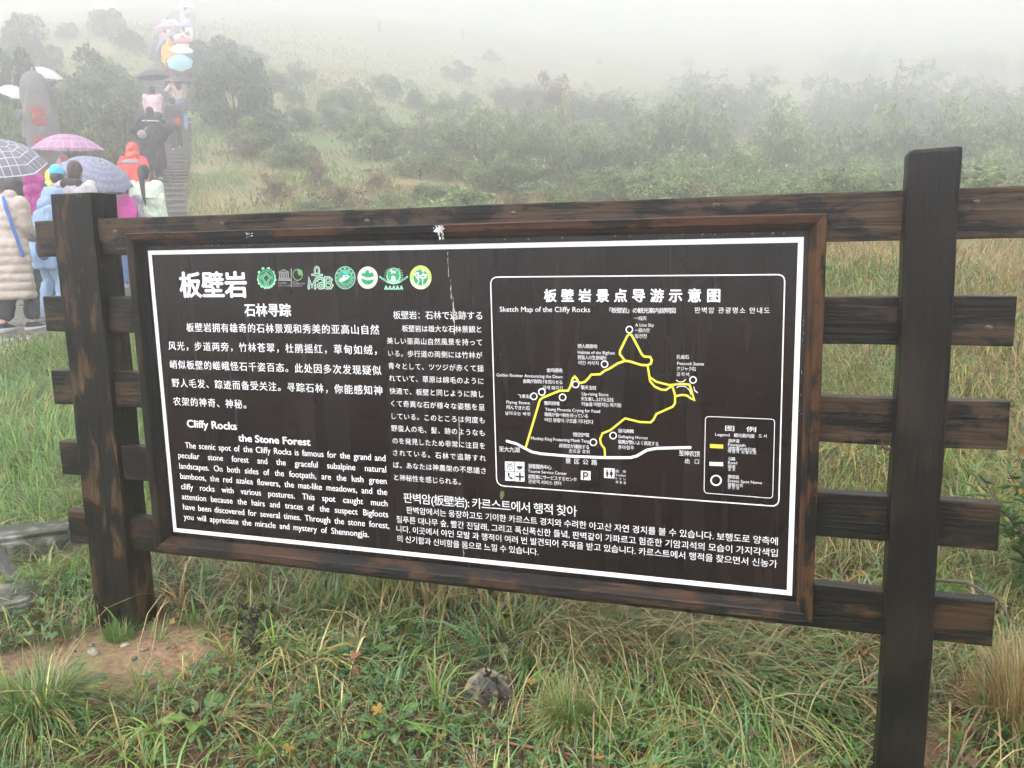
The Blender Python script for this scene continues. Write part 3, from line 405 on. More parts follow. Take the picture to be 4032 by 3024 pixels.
('emblem4','pale',1,'p',[(0.8554,0.9798),(0.8544,0.9731),(0.8522,0.9666),(0.849,0.9605),(0.8447,0.955),(0.8396,0.9502),(0.8337,0.9463),(0.8273,0.9435),(0.8205,0.9418),(0.8136,0.9412),(0.8068,0.9418),(0.8002,0.9436),(0.7941,0.9465),(0.7887,0.9504),(0.7841,0.9552),(0.7804,0.9608),(0.7779,0.967),(0.7765,0.9736),(0.7764,0.9803),(0.7774,0.9871),(0.7796,0.9936),(0.7829,0.9997),(0.7873,1.0052),(0.7924,1.01),(0.7983,1.0138),(0.8048,1.0166),(0.8115,1.0182),(0.8184,1.0187),(0.8252,1.0181),(0.8317,1.0163),(0.8377,1.0134),(0.8431,1.0094),(0.8477,1.0046),(0.8513,0.9991),(0.8538,0.993),(0.8552,0.9865)]),
('emblem4','dgrn',2,'p',[(0.8528,0.9798),(0.8519,0.9735),(0.8499,0.9674),(0.8468,0.9616),(0.8428,0.9564),(0.838,0.9519),(0.8325,0.9483),(0.8266,0.9456),(0.8202,0.944),(0.8138,0.9434),(0.8074,0.944),(0.8012,0.9457),(0.7955,0.9484),(0.7904,0.9521),(0.7861,0.9567),(0.7827,0.9619),(0.7804,0.9678),(0.7791,0.9739),(0.7789,0.9803),(0.7799,0.9867),(0.782,0.9928),(0.7851,0.9986),(0.7891,1.0038),(0.794,1.0082),(0.7995,1.0118),(0.8055,1.0144),(0.8118,1.016),(0.8183,1.0165),(0.8246,1.0159),(0.8307,1.0142),(0.8364,1.0114),(0.8414,1.0077),(0.8456,1.0032),(0.849,0.998),(0.8514,0.9922),(0.8526,0.9861)]),
('emblem4','pale',3,'p',[(0.8434,0.981),(0.8426,0.976),(0.8408,0.9711),(0.8381,0.9667),(0.8346,0.9628),(0.8304,0.9596),(0.8257,0.9572),(0.8206,0.9558),(0.8155,0.9553),(0.8103,0.9558),(0.8054,0.9573),(0.801,0.9597),(0.7972,0.963),(0.7941,0.9669),(0.7919,0.9714),(0.7907,0.9763),(0.7905,0.9814),(0.7914,0.9864),(0.7932,0.9913),(0.7959,0.9957),(0.7995,0.9996),(0.8037,1.0028),(0.8084,1.0051),(0.8135,1.0065),(0.8186,1.007),(0.8237,1.0064),(0.8286,1.0049),(0.833,1.0025),(0.8368,0.9993),(0.8398,0.9953),(0.842,0.9909),(0.8432,0.986)]),
('emblem4','grn',4,'p',[(0.8418,0.981),(0.8411,0.9762),(0.8394,0.9717),(0.8368,0.9675),(0.8335,0.9638),(0.8296,0.9608),(0.8252,0.9585),(0.8204,0.9571),(0.8155,0.9567),(0.8107,0.9572),(0.8061,0.9586),(0.802,0.9609),(0.7984,0.964),(0.7955,0.9677),(0.7935,0.972),(0.7923,0.9766),(0.7921,0.9814),(0.7929,0.9861),(0.7946,0.9907),(0.7972,0.9949),(0.8005,0.9986),(0.8045,1.0016),(0.8089,1.0038),(0.8137,1.0052),(0.8185,1.0056),(0.8234,1.0051),(0.8279,1.0036),(0.8321,1.0013),(0.8356,0.9983),(0.8385,0.9946),(0.8405,0.9903),(0.8416,0.9858)]),
('emblem4','cyan',5,'p',[(0.8062,1.0009),(0.8175,1.0042),(0.8315,0.999),(0.8279,0.9915),(0.809,0.9958)]),
('emblem4','dgrn',5,'p',[(0.8075,0.972),(0.8346,0.9709),(0.8328,0.969),(0.8093,0.9697)]),
('emblem4','dgrn',5,'p',[(0.8092,0.968),(0.8299,0.9673),(0.8282,0.9654),(0.811,0.9657)]),
('emblem4','dgrn',5,'p',[(0.8109,0.964),(0.8252,0.9637),(0.8235,0.9617),(0.8127,0.9618)]),
('emblem4','dgrn',5,'p',[(0.8126,0.9601),(0.8205,0.9601),(0.8188,0.9581),(0.8143,0.9578)]),
('emblem4','white',6,'s',(0.0042,0,[(0.81,0.986),(0.8245,0.9879),(0.8337,0.983),(0.8176,0.9795),(0.8016,0.9785)])),
('emblem4','white',6,'p',[(0.7916,0.9721),(0.8015,0.9773),(0.824,0.98),(0.8302,0.9783),(0.8138,0.9699),(0.8008,0.9664),(0.7945,0.9672)]),
('emblem4','white',5,'t',('中',0.7841,0.9803,0.00723,-270.0)),
('emblem4','white',5,'t',('国',0.7893,0.9959,0.00722,-300.0)),
('emblem4','white',5,'t',('自',0.8018,1.0072,0.00719,-330.0)),
('emblem4','white',5,'t',('然',0.8179,1.0112,0.00717,-360.0)),
('emblem4','white',5,'t',('保',0.8336,1.0069,0.00716,-390.0)),
('emblem4','white',5,'t',('护',0.8445,0.9954,0.00715,-420.0)),
('emblem4','white',5,'t',('区',0.8478,0.9798,0.00716,-450.0)),
('emblem4','white',5,'t',('N',0.7846,0.9722,0.00513,-75.0)),
('emblem4','white',5,'t',('A',0.7856,0.9686,0.00513,-68.2)),
('emblem4','white',5,'t',('T',0.787,0.9653,0.00513,-61.4)),
('emblem4','white',5,'t',('U',0.7889,0.9621,0.00513,-54.5)),
('emblem4','white',5,'t',('R',0.7911,0.9592,0.00513,-47.7)),
('emblem4','white',5,'t',('E',0.7936,0.9565,0.00512,-40.9)),
('emblem4','white',5,'t',('R',0.7997,0.9523,0.00512,-27.3)),
('emblem4','white',5,'t',('E',0.803,0.9508,0.00512,-20.5)),
('emblem4','white',5,'t',('S',0.8066,0.9497,0.00512,-13.6)),
('emblem4','white',5,'t',('E',0.8103,0.949,0.00511,-6.8)),
('emblem4','white',5,'t',('R',0.8141,0.9488,0.00511,-0.0)),
('emblem4','white',5,'t',('V',0.8179,0.949,0.00511,6.8)),
('emblem4','white',5,'t',('E',0.8217,0.9497,0.0051,13.6)),
('emblem4','white',5,'t',('O',0.8289,0.9522,0.0051,27.3)),
('emblem4','white',5,'t',('F',0.8323,0.9541,0.00509,34.1)),
('emblem4','white',5,'t',('C',0.8383,0.9589,0.00509,47.7)),
('emblem4','white',5,'t',('H',0.8408,0.9618,0.00508,54.5)),
('emblem4','white',5,'t',('I',0.843,0.9649,0.00508,61.4)),
('emblem4','white',5,'t',('N',0.8448,0.9683,0.00508,68.2)),
('emblem4','white',5,'t',('A',0.8462,0.9718,0.00507,75.0)),
('emblem5','cream',1,'p',[(0.9399,0.9794),(0.939,0.9729),(0.9369,0.9666),(0.9338,0.9607),(0.9297,0.9554),(0.9248,0.9508),(0.9191,0.947),(0.913,0.9443),(0.9064,0.9426),(0.8998,0.942),(0.8932,0.9426),(0.8868,0.9444),(0.8809,0.9472),(0.8756,0.951),(0.8712,0.9557),(0.8676,0.9611),(0.8651,0.9671),(0.8638,0.9734),(0.8636,0.98),(0.8645,0.9865),(0.8666,0.9929),(0.8698,0.9988),(0.874,1.0041),(0.879,1.0087),(0.8846,1.0124),(0.8908,1.0151),(0.8973,1.0167),(0.904,1.0172),(0.9106,1.0166),(0.9169,1.0148),(0.9227,1.012),(0.9279,1.0082),(0.9323,1.0036),(0.9358,0.9982),(0.9383,0.9923),(0.9397,0.9859)]),
('emblem5','rose',2,'s',(0.00088,1,[(0.9368,0.9795),(0.9359,0.9735),(0.934,0.9677),(0.9312,0.9623),(0.9274,0.9574),(0.9229,0.9531),(0.9177,0.9497),(0.912,0.9472),(0.9061,0.9456),(0.8999,0.9451),(0.8939,0.9457),(0.888,0.9473),(0.8826,0.9498),(0.8778,0.9533),(0.8737,0.9576),(0.8704,0.9626),(0.8682,0.9681),(0.8669,0.9739),(0.8667,0.98),(0.8676,0.986),(0.8695,0.9918),(0.8725,0.9972),(0.8763,1.0021),(0.8808,1.0063),(0.8861,1.0097),(0.8917,1.0122),(0.8977,1.0137),(0.9038,1.0142),(0.9099,1.0136),(0.9156,1.012),(0.921,1.0094),(0.9258,1.0059),(0.9298,1.0016),(0.9331,0.9967),(0.9353,0.9912),(0.9366,0.9854)])),
('emblem5','grn',3,'p',[(0.9269,0.9804),(0.9261,0.9756),(0.9245,0.971),(0.9219,0.9668),(0.9186,0.9631),(0.9147,0.9601),(0.9102,0.9578),(0.9055,0.9565),(0.9006,0.956),(0.8957,0.9565),(0.8911,0.9579),(0.8868,0.9602),(0.8832,0.9633),(0.8803,0.9671),(0.8782,0.9713),(0.8771,0.9759),(0.8768,0.9807),(0.8776,0.9855),(0.8793,0.9901),(0.8819,0.9943),(0.8852,0.998),(0.8892,1.001),(0.8936,1.0032),(0.8984,1.0046),(0.9033,1.005),(0.9082,1.0045),(0.9128,1.0031),(0.9169,1.0008),(0.9205,0.9977),(0.9234,0.994),(0.9255,0.9897),(0.9267,0.9851)]),
('emblem5','white',4,'p',[(0.8857,0.998),(0.8933,1.0046),(0.8975,0.9965),(0.901,0.9923),(0.9053,0.9955),(0.9104,1.0033),(0.9179,0.9982),(0.9124,0.9949),(0.9081,0.9894),(0.9008,0.9881),(0.8941,0.9923)]),
('emblem5','grn',5,'p',[(0.8876,0.9868),(0.8929,0.9979),(0.9024,1.0006),(0.9095,0.9977),(0.9157,0.9866)]),
('emblem5','ice',6,'s',(0.0089,0,[(0.8792,0.9827),(0.8887,0.979),(0.901,0.9755),(0.9136,0.976),(0.9253,0.9793)])),
('emblem5','rose',4,'t',('中',0.871,0.9854,0.00653,-280.0)),
('emblem5','rose',4,'t',('国',0.8763,0.9969,0.00652,-302.9)),
('emblem5','rose',4,'t',('国',0.8855,1.0056,0.00651,-325.7)),
('emblem5','rose',4,'t',('家',0.8974,1.0103,0.00649,-348.6)),
('emblem5','rose',4,'t',('地',0.9098,1.0102,0.00648,-371.4)),
('emblem5','rose',4,'t',('质',0.9211,1.0053,0.00647,-394.3)),
('emblem5','rose',4,'t',('公',0.9293,0.9964,0.00646,-417.1)),
('emblem5','rose',4,'t',('园',0.9332,0.9849,0.00647,-440.0)),
('emblem5','rose',4,'t',('N',0.8708,0.9734,0.00505,-78.0)),
('emblem5','rose',4,'t',('A',0.8716,0.97,0.00505,-71.5)),
('emblem5','rose',4,'t',('T',0.8727,0.9667,0.00505,-65.0)),
('emblem5','rose',4,'t',('I',0.8742,0.9636,0.00505,-58.5)),
('emblem5','rose',4,'t',('O',0.8761,0.9606,0.00505,-52.0)),
('emblem5','rose',4,'t',('N',0.8783,0.9579,0.00505,-45.5)),
('emblem5','rose',4,'t',('A',0.8808,0.9555,0.00505,-39.0)),
('emblem5','rose',4,'t',('L',0.8835,0.9534,0.00505,-32.5)),
('emblem5','rose',4,'t',('G',0.8898,0.9503,0.00505,-19.5)),
('emblem5','rose',4,'t',('E',0.8931,0.9493,0.00505,-13.0)),
('emblem5','rose',4,'t',('O',0.8966,0.9487,0.00504,-6.5)),
('emblem5','rose',4,'t',('P',0.9001,0.9485,0.00504,-0.0)),
('emblem5','rose',4,'t',('A',0.9037,0.9487,0.00504,6.5)),
('emblem5','rose',4,'t',('R',0.9072,0.9492,0.00503,13.0)),
('emblem5','rose',4,'t',('K',0.9107,0.9502,0.00503,19.5)),
('emblem5','rose',4,'t',('O',0.9172,0.9533,0.00502,32.5)),
('emblem5','rose',4,'t',('F',0.9202,0.9554,0.00502,39.0)),
('emblem5','rose',4,'t',('C',0.9254,0.9604,0.00501,52.0)),
('emblem5','rose',4,'t',('H',0.9276,0.9633,0.00501,58.5)),
('emblem5','rose',4,'t',('I',0.9294,0.9664,0.00501,65.0)),
('emblem5','rose',4,'t',('N',0.9309,0.9696,0.00501,71.5)),
('emblem5','rose',4,'t',('A',0.932,0.973,0.005,78.0)),
('emblem6','pale',1,'p',[(0.9864,1.0051),(0.9829,1.0084),(0.9824,1.0117),(0.9853,1.0073)]),
('emblem6','pale',1,'p',[(0.9809,1.0051),(0.9774,1.0085),(0.9769,1.0118),(0.9798,1.0073)]),
('emblem6','pale',1,'p',[(0.9799,0.9994),(0.9763,1.0027),(0.9759,1.006),(0.9787,1.0016)]),
('emblem6','pale',1,'p',[(0.9743,0.9994),(0.9708,1.0027),(0.9704,1.0061),(0.9732,1.0016)]),
('emblem6','pale',1,'p',[(0.9754,0.9922),(0.9719,0.9956),(0.9715,0.9989),(0.9743,0.9945)]),
('emblem6','pale',1,'p',[(0.9699,0.9923),(0.9664,0.9956),(0.9659,0.999),(0.9688,0.9945)]),
('emblem6','pale',1,'p',[(0.9735,0.9844),(0.97,0.9877),(0.9696,0.991),(0.9724,0.9866)]),
('emblem6','pale',1,'p',[(0.968,0.9844),(0.9645,0.9878),(0.964,0.9911),(0.9669,0.9866)]),
('emblem6','pale',1,'p',[(0.9743,0.9764),(0.9708,0.9798),(0.9703,0.9831),(0.9732,0.9786)]),
('emblem6','pale',1,'p',[(0.9688,0.9765),(0.9652,0.9798),(0.9648,0.9831),(0.9676,0.9787)]),
('emblem6','pale',1,'p',[(0.9777,0.9691),(0.9742,0.9725),(0.9737,0.9758),(0.9766,0.9713)]),
('emblem6','pale',1,'p',[(0.9722,0.9691),(0.9686,0.9725),(0.9682,0.9758),(0.971,0.9714)]),
('emblem6','pale',1,'p',[(0.9834,0.9631),(0.9799,0.9664),(0.9795,0.9697),(0.9823,0.9653)]),
('emblem6','pale',1,'p',[(0.9779,0.9631),(0.9744,0.9665),(0.9739,0.9698),(0.9768,0.9653)]),
('emblem6','pale',1,'p',[(0.991,0.9589),(0.9874,0.9622),(0.987,0.9655),(0.9898,0.9611)]),
('emblem6','pale',1,'p',[(0.9854,0.9589),(0.9819,0.9622),(0.9815,0.9655),(0.9843,0.9611)]),
('emblem6','pale',1,'s',(0.00583,0,[(0.9917,0.9606),(0.9765,0.964),(0.964,0.9723),(0.9481,0.9822)])),
('emblem6','grn',2,'s',(0.00263,0,[(0.9711,0.9673),(0.9616,0.9746),(0.9512,0.9819)])),
('emblem6','pale',1,'p',[(1.0137,1.0048),(1.015,1.0081),(1.0182,1.0113),(1.0174,1.007)]),
('emblem6','pale',1,'p',[(1.0191,1.0047),(1.0205,1.008),(1.0237,1.0113),(1.0229,1.0069)]),
('emblem6','pale',1,'p',[(1.0196,0.999),(1.021,1.0023),(1.0242,1.0055),(1.0233,1.0011)]),
('emblem6','pale',1,'p',[(1.0251,0.9989),(1.0264,1.0022),(1.0296,1.0055),(1.0288,1.0011)]),
('emblem6','pale',1,'p',[(1.0232,0.9918),(1.0246,0.9951),(1.0278,0.9984),(1.027,0.994)]),
('emblem6','pale',1,'p',[(1.0287,0.9918),(1.0301,0.9951),(1.0333,0.9983),(1.0325,0.9939)]),
('emblem6','pale',1,'p',[(1.0243,0.984),(1.0257,0.9873),(1.0289,0.9905),(1.0281,0.9861)]),
('emblem6','pale',1,'p',[(1.0298,0.9839),(1.0312,0.9872),(1.0344,0.9905),(1.0336,0.9861)]),
('emblem6','pale',1,'p',[(1.0228,0.9761),(1.0242,0.9794),(1.0274,0.9827),(1.0265,0.9783)]),
('emblem6','pale',1,'p',[(1.0283,0.9761),(1.0296,0.9793),(1.0328,0.9826),(1.032,0.9782)]),
('emblem6','pale',1,'p',[(1.0187,0.9689),(1.0201,0.9722),(1.0233,0.9754),(1.0225,0.971)]),
('emblem6','pale',1,'p',[(1.0242,0.9688),(1.0256,0.9721),(1.0288,0.9754),(1.0279,0.971)]),
('emblem6','pale',1,'p',[(1.0124,0.9629),(1.0138,0.9662),(1.017,0.9695),(1.0162,0.9651)]),
('emblem6','pale',1,'p',[(1.0179,0.9629),(1.0193,0.9662),(1.0225,0.9695),(1.0217,0.9651)]),
('emblem6','pale',1,'p',[(1.0045,0.9588),(1.0059,0.9621),(1.0091,0.9654),(1.0083,0.961)]),
('emblem6','pale',1,'p',[(1.01,0.9588),(1.0114,0.9621),(1.0146,0.9654),(1.0138,0.9609)]),
('emblem6','pale',1,'s',(0.00582,0,[(1.004,0.9605),(1.0194,0.9637),(1.0326,0.9719),(1.0491,0.9814)])),
('emblem6','grn',2,'s',(0.00261,0,[(1.0251,0.967),(1.0351,0.9741),(1.0461,0.9811)])),
('emblem6','pale',1.5,'p',[(1.0247,0.9843),(1.0238,0.9786),(1.0219,0.9732),(1.019,0.9682),(1.0152,0.9639),(1.0107,0.9606),(1.0057,0.9583),(1.0003,0.9571),(0.995,0.9571),(0.9897,0.9583),(0.9849,0.9607),(0.9807,0.9641),(0.9773,0.9685),(0.9749,0.9735),(0.9735,0.979),(0.9732,0.9847),(0.9741,0.9905),(0.9761,0.9959),(0.979,1.0009),(0.9828,1.0051),(0.9874,1.0085),(0.9924,1.0108),(0.9977,1.0119),(1.0031,1.0118),(1.0083,1.0106),(1.013,1.0082),(1.0172,1.0048),(1.0206,1.0005),(1.023,0.9955),(1.0244,0.99)]),
('emblem6','grn',3,'p',[(1.0215,0.9871),(1.0207,0.9824),(1.0191,0.9779),(1.0166,0.9739),(1.0133,0.9704),(1.0094,0.9676),(1.005,0.9657),(1.0004,0.9648),(0.9957,0.9648),(0.9912,0.9658),(0.987,0.9678),(0.9833,0.9706),(0.9804,0.9741),(0.9782,0.9782),(0.977,0.9828),(0.9768,0.9875),(0.9775,0.9922),(0.9792,0.9966),(0.9817,1.0007),(0.985,1.0042),(0.989,1.0069),(0.9933,1.0088),(0.998,1.0097),(1.0026,1.0097),(1.0071,1.0086),(1.0113,1.0067),(1.0149,1.0039),(1.0179,1.0004),(1.02,0.9963),(1.0212,0.9918)]),
('emblem6','white',4,'p',[(0.9877,1.0025),(0.9922,1.0069),(0.9946,1.0063),(0.9962,1.0019),(1.0044,1.0007),(1.0103,1.0023),(1.0077,0.999),(1.0063,0.9957),(1.0092,0.9924),(1.0044,0.9941),(0.9983,0.9953),(0.9939,0.992),(0.995,0.9892),(0.9908,0.992),(0.9923,0.997),(0.9891,0.9998)]),
('emblem6','white',4,'p',[(0.9922,0.9832),(0.9976,0.9859),(1.0021,0.9842),(1.0056,0.982),(1.0065,0.9748),(1.0093,0.9687),(1.0012,0.966),(0.995,0.9661),(0.9875,0.9689),(0.9906,0.9749)]),
('emblem6','white',4,'t',('中',0.9795,0.9697,0.00467,-50.0)),
('emblem6','white',4,'t',('国',0.9857,0.964,0.00467,-30.0)),
('emblem6','white',4,'t',('旅',0.9936,0.9609,0.00467,-10.0)),
('emblem6','white',4,'t',('游',1.0021,0.9609,0.00466,10.0)),
('emblem6','white',4,'t',('景',1.0102,0.9639,0.00465,30.0)),
('emblem6','white',4,'t',('区',1.017,0.9695,0.00464,50.0)),
('emblem6','pale',1,'p',[(0.9616,0.9391),(0.9682,0.9529),(0.9713,0.9529),(0.9764,0.939)]),
('emblem6','grn',2,'p',[(0.9677,0.944),(0.9695,0.9485),(0.9708,0.944)]),
('emblem6','grn',2,'p',[(0.9659,0.9391),(0.967,0.9418),(0.9713,0.9418),(0.9721,0.939)]),
('emblem6','pale',1,'p',[(0.9758,0.939),(0.9824,0.9529),(0.9855,0.9529),(0.9906,0.939)]),
('emblem6','grn',2,'p',[(0.9819,0.944),(0.9837,0.9484),(0.985,0.944)]),
('emblem6','grn',2,'p',[(0.9801,0.939),(0.9812,0.9418),(0.9855,0.9418),(0.9863,0.939)]),
('emblem6','pale',1,'p',[(0.99,0.939),(0.9965,0.9528),(0.9996,0.9528),(1.0047,0.9389)]),
('emblem6','grn',2,'p',[(0.9961,0.944),(0.9978,0.9484),(0.9991,0.9439)]),
('emblem6','grn',2,'p',[(0.9943,0.939),(0.9953,0.9417),(0.9996,0.9417),(1.0004,0.939)]),
('emblem6','pale',1,'p',[(1.0041,0.9389),(1.0106,0.9527),(1.0137,0.9527),(1.0188,0.9389)]),
('emblem6','grn',2,'p',[(1.0102,0.9439),(1.0119,0.9483),(1.0132,0.9439)]),
('emblem6','grn',2,'p',[(1.0084,0.9389),(1.0095,0.9417),(1.0137,0.9417),(1.0145,0.9389)]),
('emblem6','pale',1,'p',[(1.0182,0.9389),(1.0247,0.9527),(1.0277,0.9527),(1.0328,0.9389)]),
('emblem6','grn',2,'p',[(1.0242,0.9439),(1.026,0.9483),(1.0273,0.9438)]),
('emblem6','grn',2,'p',[(1.0225,0.9389),(1.0235,0.9416),(1.0278,0.9416),(1.0286,0.9389)]),
('emblem7','lemon',1,'p',[(1.1373,0.9788),(1.1364,0.972),(1.1343,0.9655),(1.1312,0.9593),(1.1271,0.9537),(1.1221,0.9489),(1.1163,0.945),(1.11,0.9421),(1.1033,0.9404),(1.0964,0.9398),(1.0896,0.9404),(1.0831,0.9422),(1.0769,0.9451),(1.0715,0.9491),(1.0668,0.954),(1.0631,0.9596),(1.0605,0.9659),(1.059,0.9726),(1.0587,0.9794),(1.0597,0.9862),(1.0617,0.9929),(1.0649,0.999),(1.0691,1.0046),(1.0742,1.0094),(1.08,1.0133),(1.0864,1.0161),(1.093,1.0178),(1.0999,1.0183),(1.1066,1.0176),(1.1132,1.0158),(1.1192,1.0128),(1.1246,1.0089),(1.1292,1.004),(1.1328,0.9984),(1.1355,0.9922),(1.1369,0.9856)]),
('emblem7','ylg',2,'p',[(1.1361,0.9788),(1.1352,0.9722),(1.0602,0.9727),(1.0599,0.9794),(1.0608,0.986),(1.0629,0.9925),(1.066,0.9985),(1.07,1.0039),(1.075,1.0086),(1.0806,1.0123),(1.0867,1.015),(1.0932,1.0167),(1.0998,1.0172),(1.1064,1.0165),(1.1127,1.0147),(1.1186,1.0119),(1.1238,1.008),(1.1283,1.0033),(1.1318,0.9979),(1.1343,0.9918),(1.1358,0.9854)]),
('emblem7','lemon',3,'p',[(1.1262,0.9789),(1.1255,0.9735),(1.1237,0.9683),(1.121,0.9635),(1.1174,0.9593),(1.1131,0.9559),(1.1082,0.9533),(1.1029,0.9518),(1.0975,0.9513),(1.0922,0.9518),(1.0871,0.9534),(1.0824,0.956),(1.0783,0.9595),(1.0751,0.9638),(1.0727,0.9686),(1.0714,0.9739),(1.0711,0.9793),(1.0719,0.9847),(1.0737,0.99),(1.0765,0.9947),(1.0801,0.9989),(1.0845,1.0023),(1.0893,1.0049),(1.0946,1.0064),(1.1,1.0069),(1.1053,1.0063),(1.1104,1.0046),(1.115,1.002),(1.119,0.9986),(1.1223,0.9943),(1.1246,0.9895),(1.1259,0.9843)]),
('emblem7','grn',4,'p',[(1.1251,0.9789),(1.1243,0.9738),(1.1226,0.9688),(1.12,0.9643),(1.1166,0.9603),(1.1124,0.957),(1.1078,0.9546),(1.1028,0.9531),(1.0976,0.9526),(1.0925,0.9532),(1.0876,0.9547),(1.0831,0.9572),(1.0792,0.9605),(1.0761,0.9645),(1.0739,0.9691),(1.0726,0.9741),(1.0723,0.9793),(1.0731,0.9845),(1.0748,0.9894),(1.0774,0.994),(1.0809,0.998),(1.0851,1.0012),(1.0897,1.0036),(1.0948,1.0051),(1.0999,1.0055),(1.105,1.0049),(1.1099,1.0034),(1.1143,1.0009),(1.1182,0.9976),(1.1213,0.9936),(1.1235,0.989),(1.1248,0.9841)]),
('emblem7','white',5,'s',(0.00431,0,[(1.0751,0.988),(1.0859,0.9934),(1.0919,0.9939),(1.0886,0.9879),(1.0945,0.9851),(1.0897,0.9784),(1.086,0.9765)])),
('emblem7','white',5,'s',(0.00373,0,[(1.081,0.9839),(1.0881,0.9765),(1.0923,0.9693),(1.0873,0.9579)])),
('emblem7','white',5,'s',(0.00486,0,[(1.0984,0.9838),(1.1081,0.9878),(1.1186,0.9877),(1.1183,0.9809),(1.1076,0.9755),(1.0993,0.9783),(1.0984,0.9838)])),
('emblem7','white',5,'s',(0.00456,0,[(1.1076,1.0027),(1.1069,0.9878)])),
('emblem7','white',5,'s',(0.00372,0,[(1.1062,0.9769),(1.1049,0.9545)])),
('emblem7','white',5,'p',[(1.1128,0.9991),(1.112,0.9959),(1.1102,0.9935),(1.1077,0.9927),(1.1054,0.9936),(1.1037,0.996),(1.1032,0.9992),(1.104,1.0025),(1.1059,1.0048),(1.1083,1.0057),(1.1106,1.0048),(1.1123,1.0024)]),
('emblem7','lemon',4,'t',('神',1.0656,0.9736,0.00518,-260.0)),
('emblem7','lemon',4,'t',('农',1.0661,0.9851,0.00518,-280.0)),
('emblem7','lemon',4,'t',('架',1.0705,0.9958,0.00517,-300.0)),
('emblem7','lemon',4,'t',('国',1.0783,1.0046,0.00516,-320.0)),
('emblem7','lemon',4,'t',('家',1.0884,1.0102,0.00514,-340.0)),
('emblem7','lemon',4,'t',('级',1.0996,1.012,0.00513,-360.0)),
('emblem7','lemon',4,'t',('自',1.1107,1.0099,0.00513,-380.0)),
('emblem7','lemon',4,'t',('然',1.1202,1.0041,0.00512,-400.0)),
('emblem7','lemon',4,'t',('保',1.1271,0.9953,0.00512,-420.0)),
('emblem7','lemon',4,'t',('护',1.1305,0.9846,0.00512,-440.0)),
('emblem7','lemon',4,'t',('区',1.13,0.9732,0.00513,-460.0)),
]
# ---------------------------------------------------------------- the information board
M_white = plain('sign_white', (.86, .86, .86), .35)
M_yel = plain('sign_yellow', (.80, .72, .06), .35)
def flat(n, c): return plain(n, c, .35)
PAL = {'white': M_white, 'yel': M_yel, 'dark': flat('sign_dark', (.012, .010, .010)), 'pandark': flat('sign_panel_dark', (.012, .010, .010)), 'pale': flat('sign_pale_green', (.36, .72, .50)),
       'grn': flat('sign_green', (.006, .33, .12)), 'dgrn': flat('sign_dark_green', (.006, .13, .06)), 'grey': flat('sign_grey', (.33, .33, .32)), 'lime': flat('sign_lime', (.16, .42, .14)),
       'cyan': flat('sign_cyan', (.05, .52, .62)), 'cream': flat('sign_cream', (.82, .76, .70)), 'rose': flat('sign_rose', (.68, .33, .30)), 'ice': flat('sign_ice', (.62, .76, .86)),
       'lemon': flat('sign_lemon', (.78, .82, .50)), 'ylg': flat('sign_yellow_green', (.50, .66, .06))}
def panelmat():
    m, nt, b = newmat('sign_panel')
    v = objco(nt)
    n = noise(nt, 3, 5, v); s = noise(nt, 190, 2, v)
    dirt = N(nt, 'ShaderNodeMath', operation='MULTIPLY')
    sepa = N(nt, 'ShaderNodeSeparateXYZ'); nt.links.new(v, sepa.inputs[0])
    right = ramp(nt, sepa.outputs[0], [(0, 0.), (.8, 0.), (1, 0.)])
    mr = N(nt, 'ShaderNodeMapRange'); nt.links.new(sepa.outputs[0], mr.inputs[0]); mr.inputs[1].default_value = 1.5; mr.inputs[2].default_value = 2.3
    spk = ramp(nt, s, [(.60, 0.), (.68, 1.)]); bl = ramp(nt, noise(nt, 5, 4, v), [(.52, 0.), (.68, 1.)])
    nt.links.new(spk, dirt.inputs[0]); nt.links.new(bl, dirt.inputs[1])
    d2 = N(nt, 'ShaderNodeMath', operation='MULTIPLY'); nt.links.new(dirt.outputs[0], d2.inputs[0]); nt.links.new(mr.outputs[0], d2.inputs[1])
    c = mix(nt, ramp(nt, n, [(.35, 0.), (.7, 1.)]), (.0075, .0048, .0045), (.015, .009, .0075))
    nt.links.new(mix(nt, d2.outputs[0], c, (.13, .07, .035)), b.inputs['Base Color'])
    st = objco(nt, (14, 14, 1.2))
    nt.links.new(ramp(nt, noise(nt, 1, 4, st), [(.3, .10), (.75, .42)]), b.inputs['Roughness']); b.inputs['Specular IOR Level'].default_value = .28
    return m
board = empty('information_board', (1.15, .02, -.5), 0, 'dark timber tourist information board with black panel, white multilingual text and yellow path map', 'sign')
BO = Vector((1.15, .02, -.5))
def bpart(name, me, mat, parent=None):
    if parent is None:
        me.transform(Matrix.Translation(-BO)); return link(name, me, mat, board)
    return link(name, me, mat, parent)
WX = [woodmat('wood_rail_a', 0, 1, .50, (.095, .060, .036)), woodmat('wood_rail_b', 0, 5, .36, (.075, .048, .030)), woodmat('wood_rail_c', 0, 9, .46, (.085, .052, .030)), woodmat('wood_rail_d', 0, 14, .36, (.065, .040, .024)), woodmat('wood_rail_e', 0, 21, .40, (.085, .046, .022))]
WZ = [woodmat('wood_post_left', 2, 3, .24, (.12, .068, .034)), woodmat('wood_post_right', 2, 8, .30, (.026, .019, .013))]
for i in range(5):
    zt = 1.208-.2935*i
    bpart('rail', timber(-.548, (3.35 if i == 0 else 2.857)+random.uniform(-.004, .004), .02, .07, zt-.138, zt, .004, i+1), WX[i])
bpart('post', timber(-.432, -.236, -.004, .127, -.75, 1.306, .006, 11, .002), WZ[0])
bpart('post', timber(2.560, 2.690, -.05, .078, -1.0, 1.314, .012, 12, .002, .006), WZ[1])
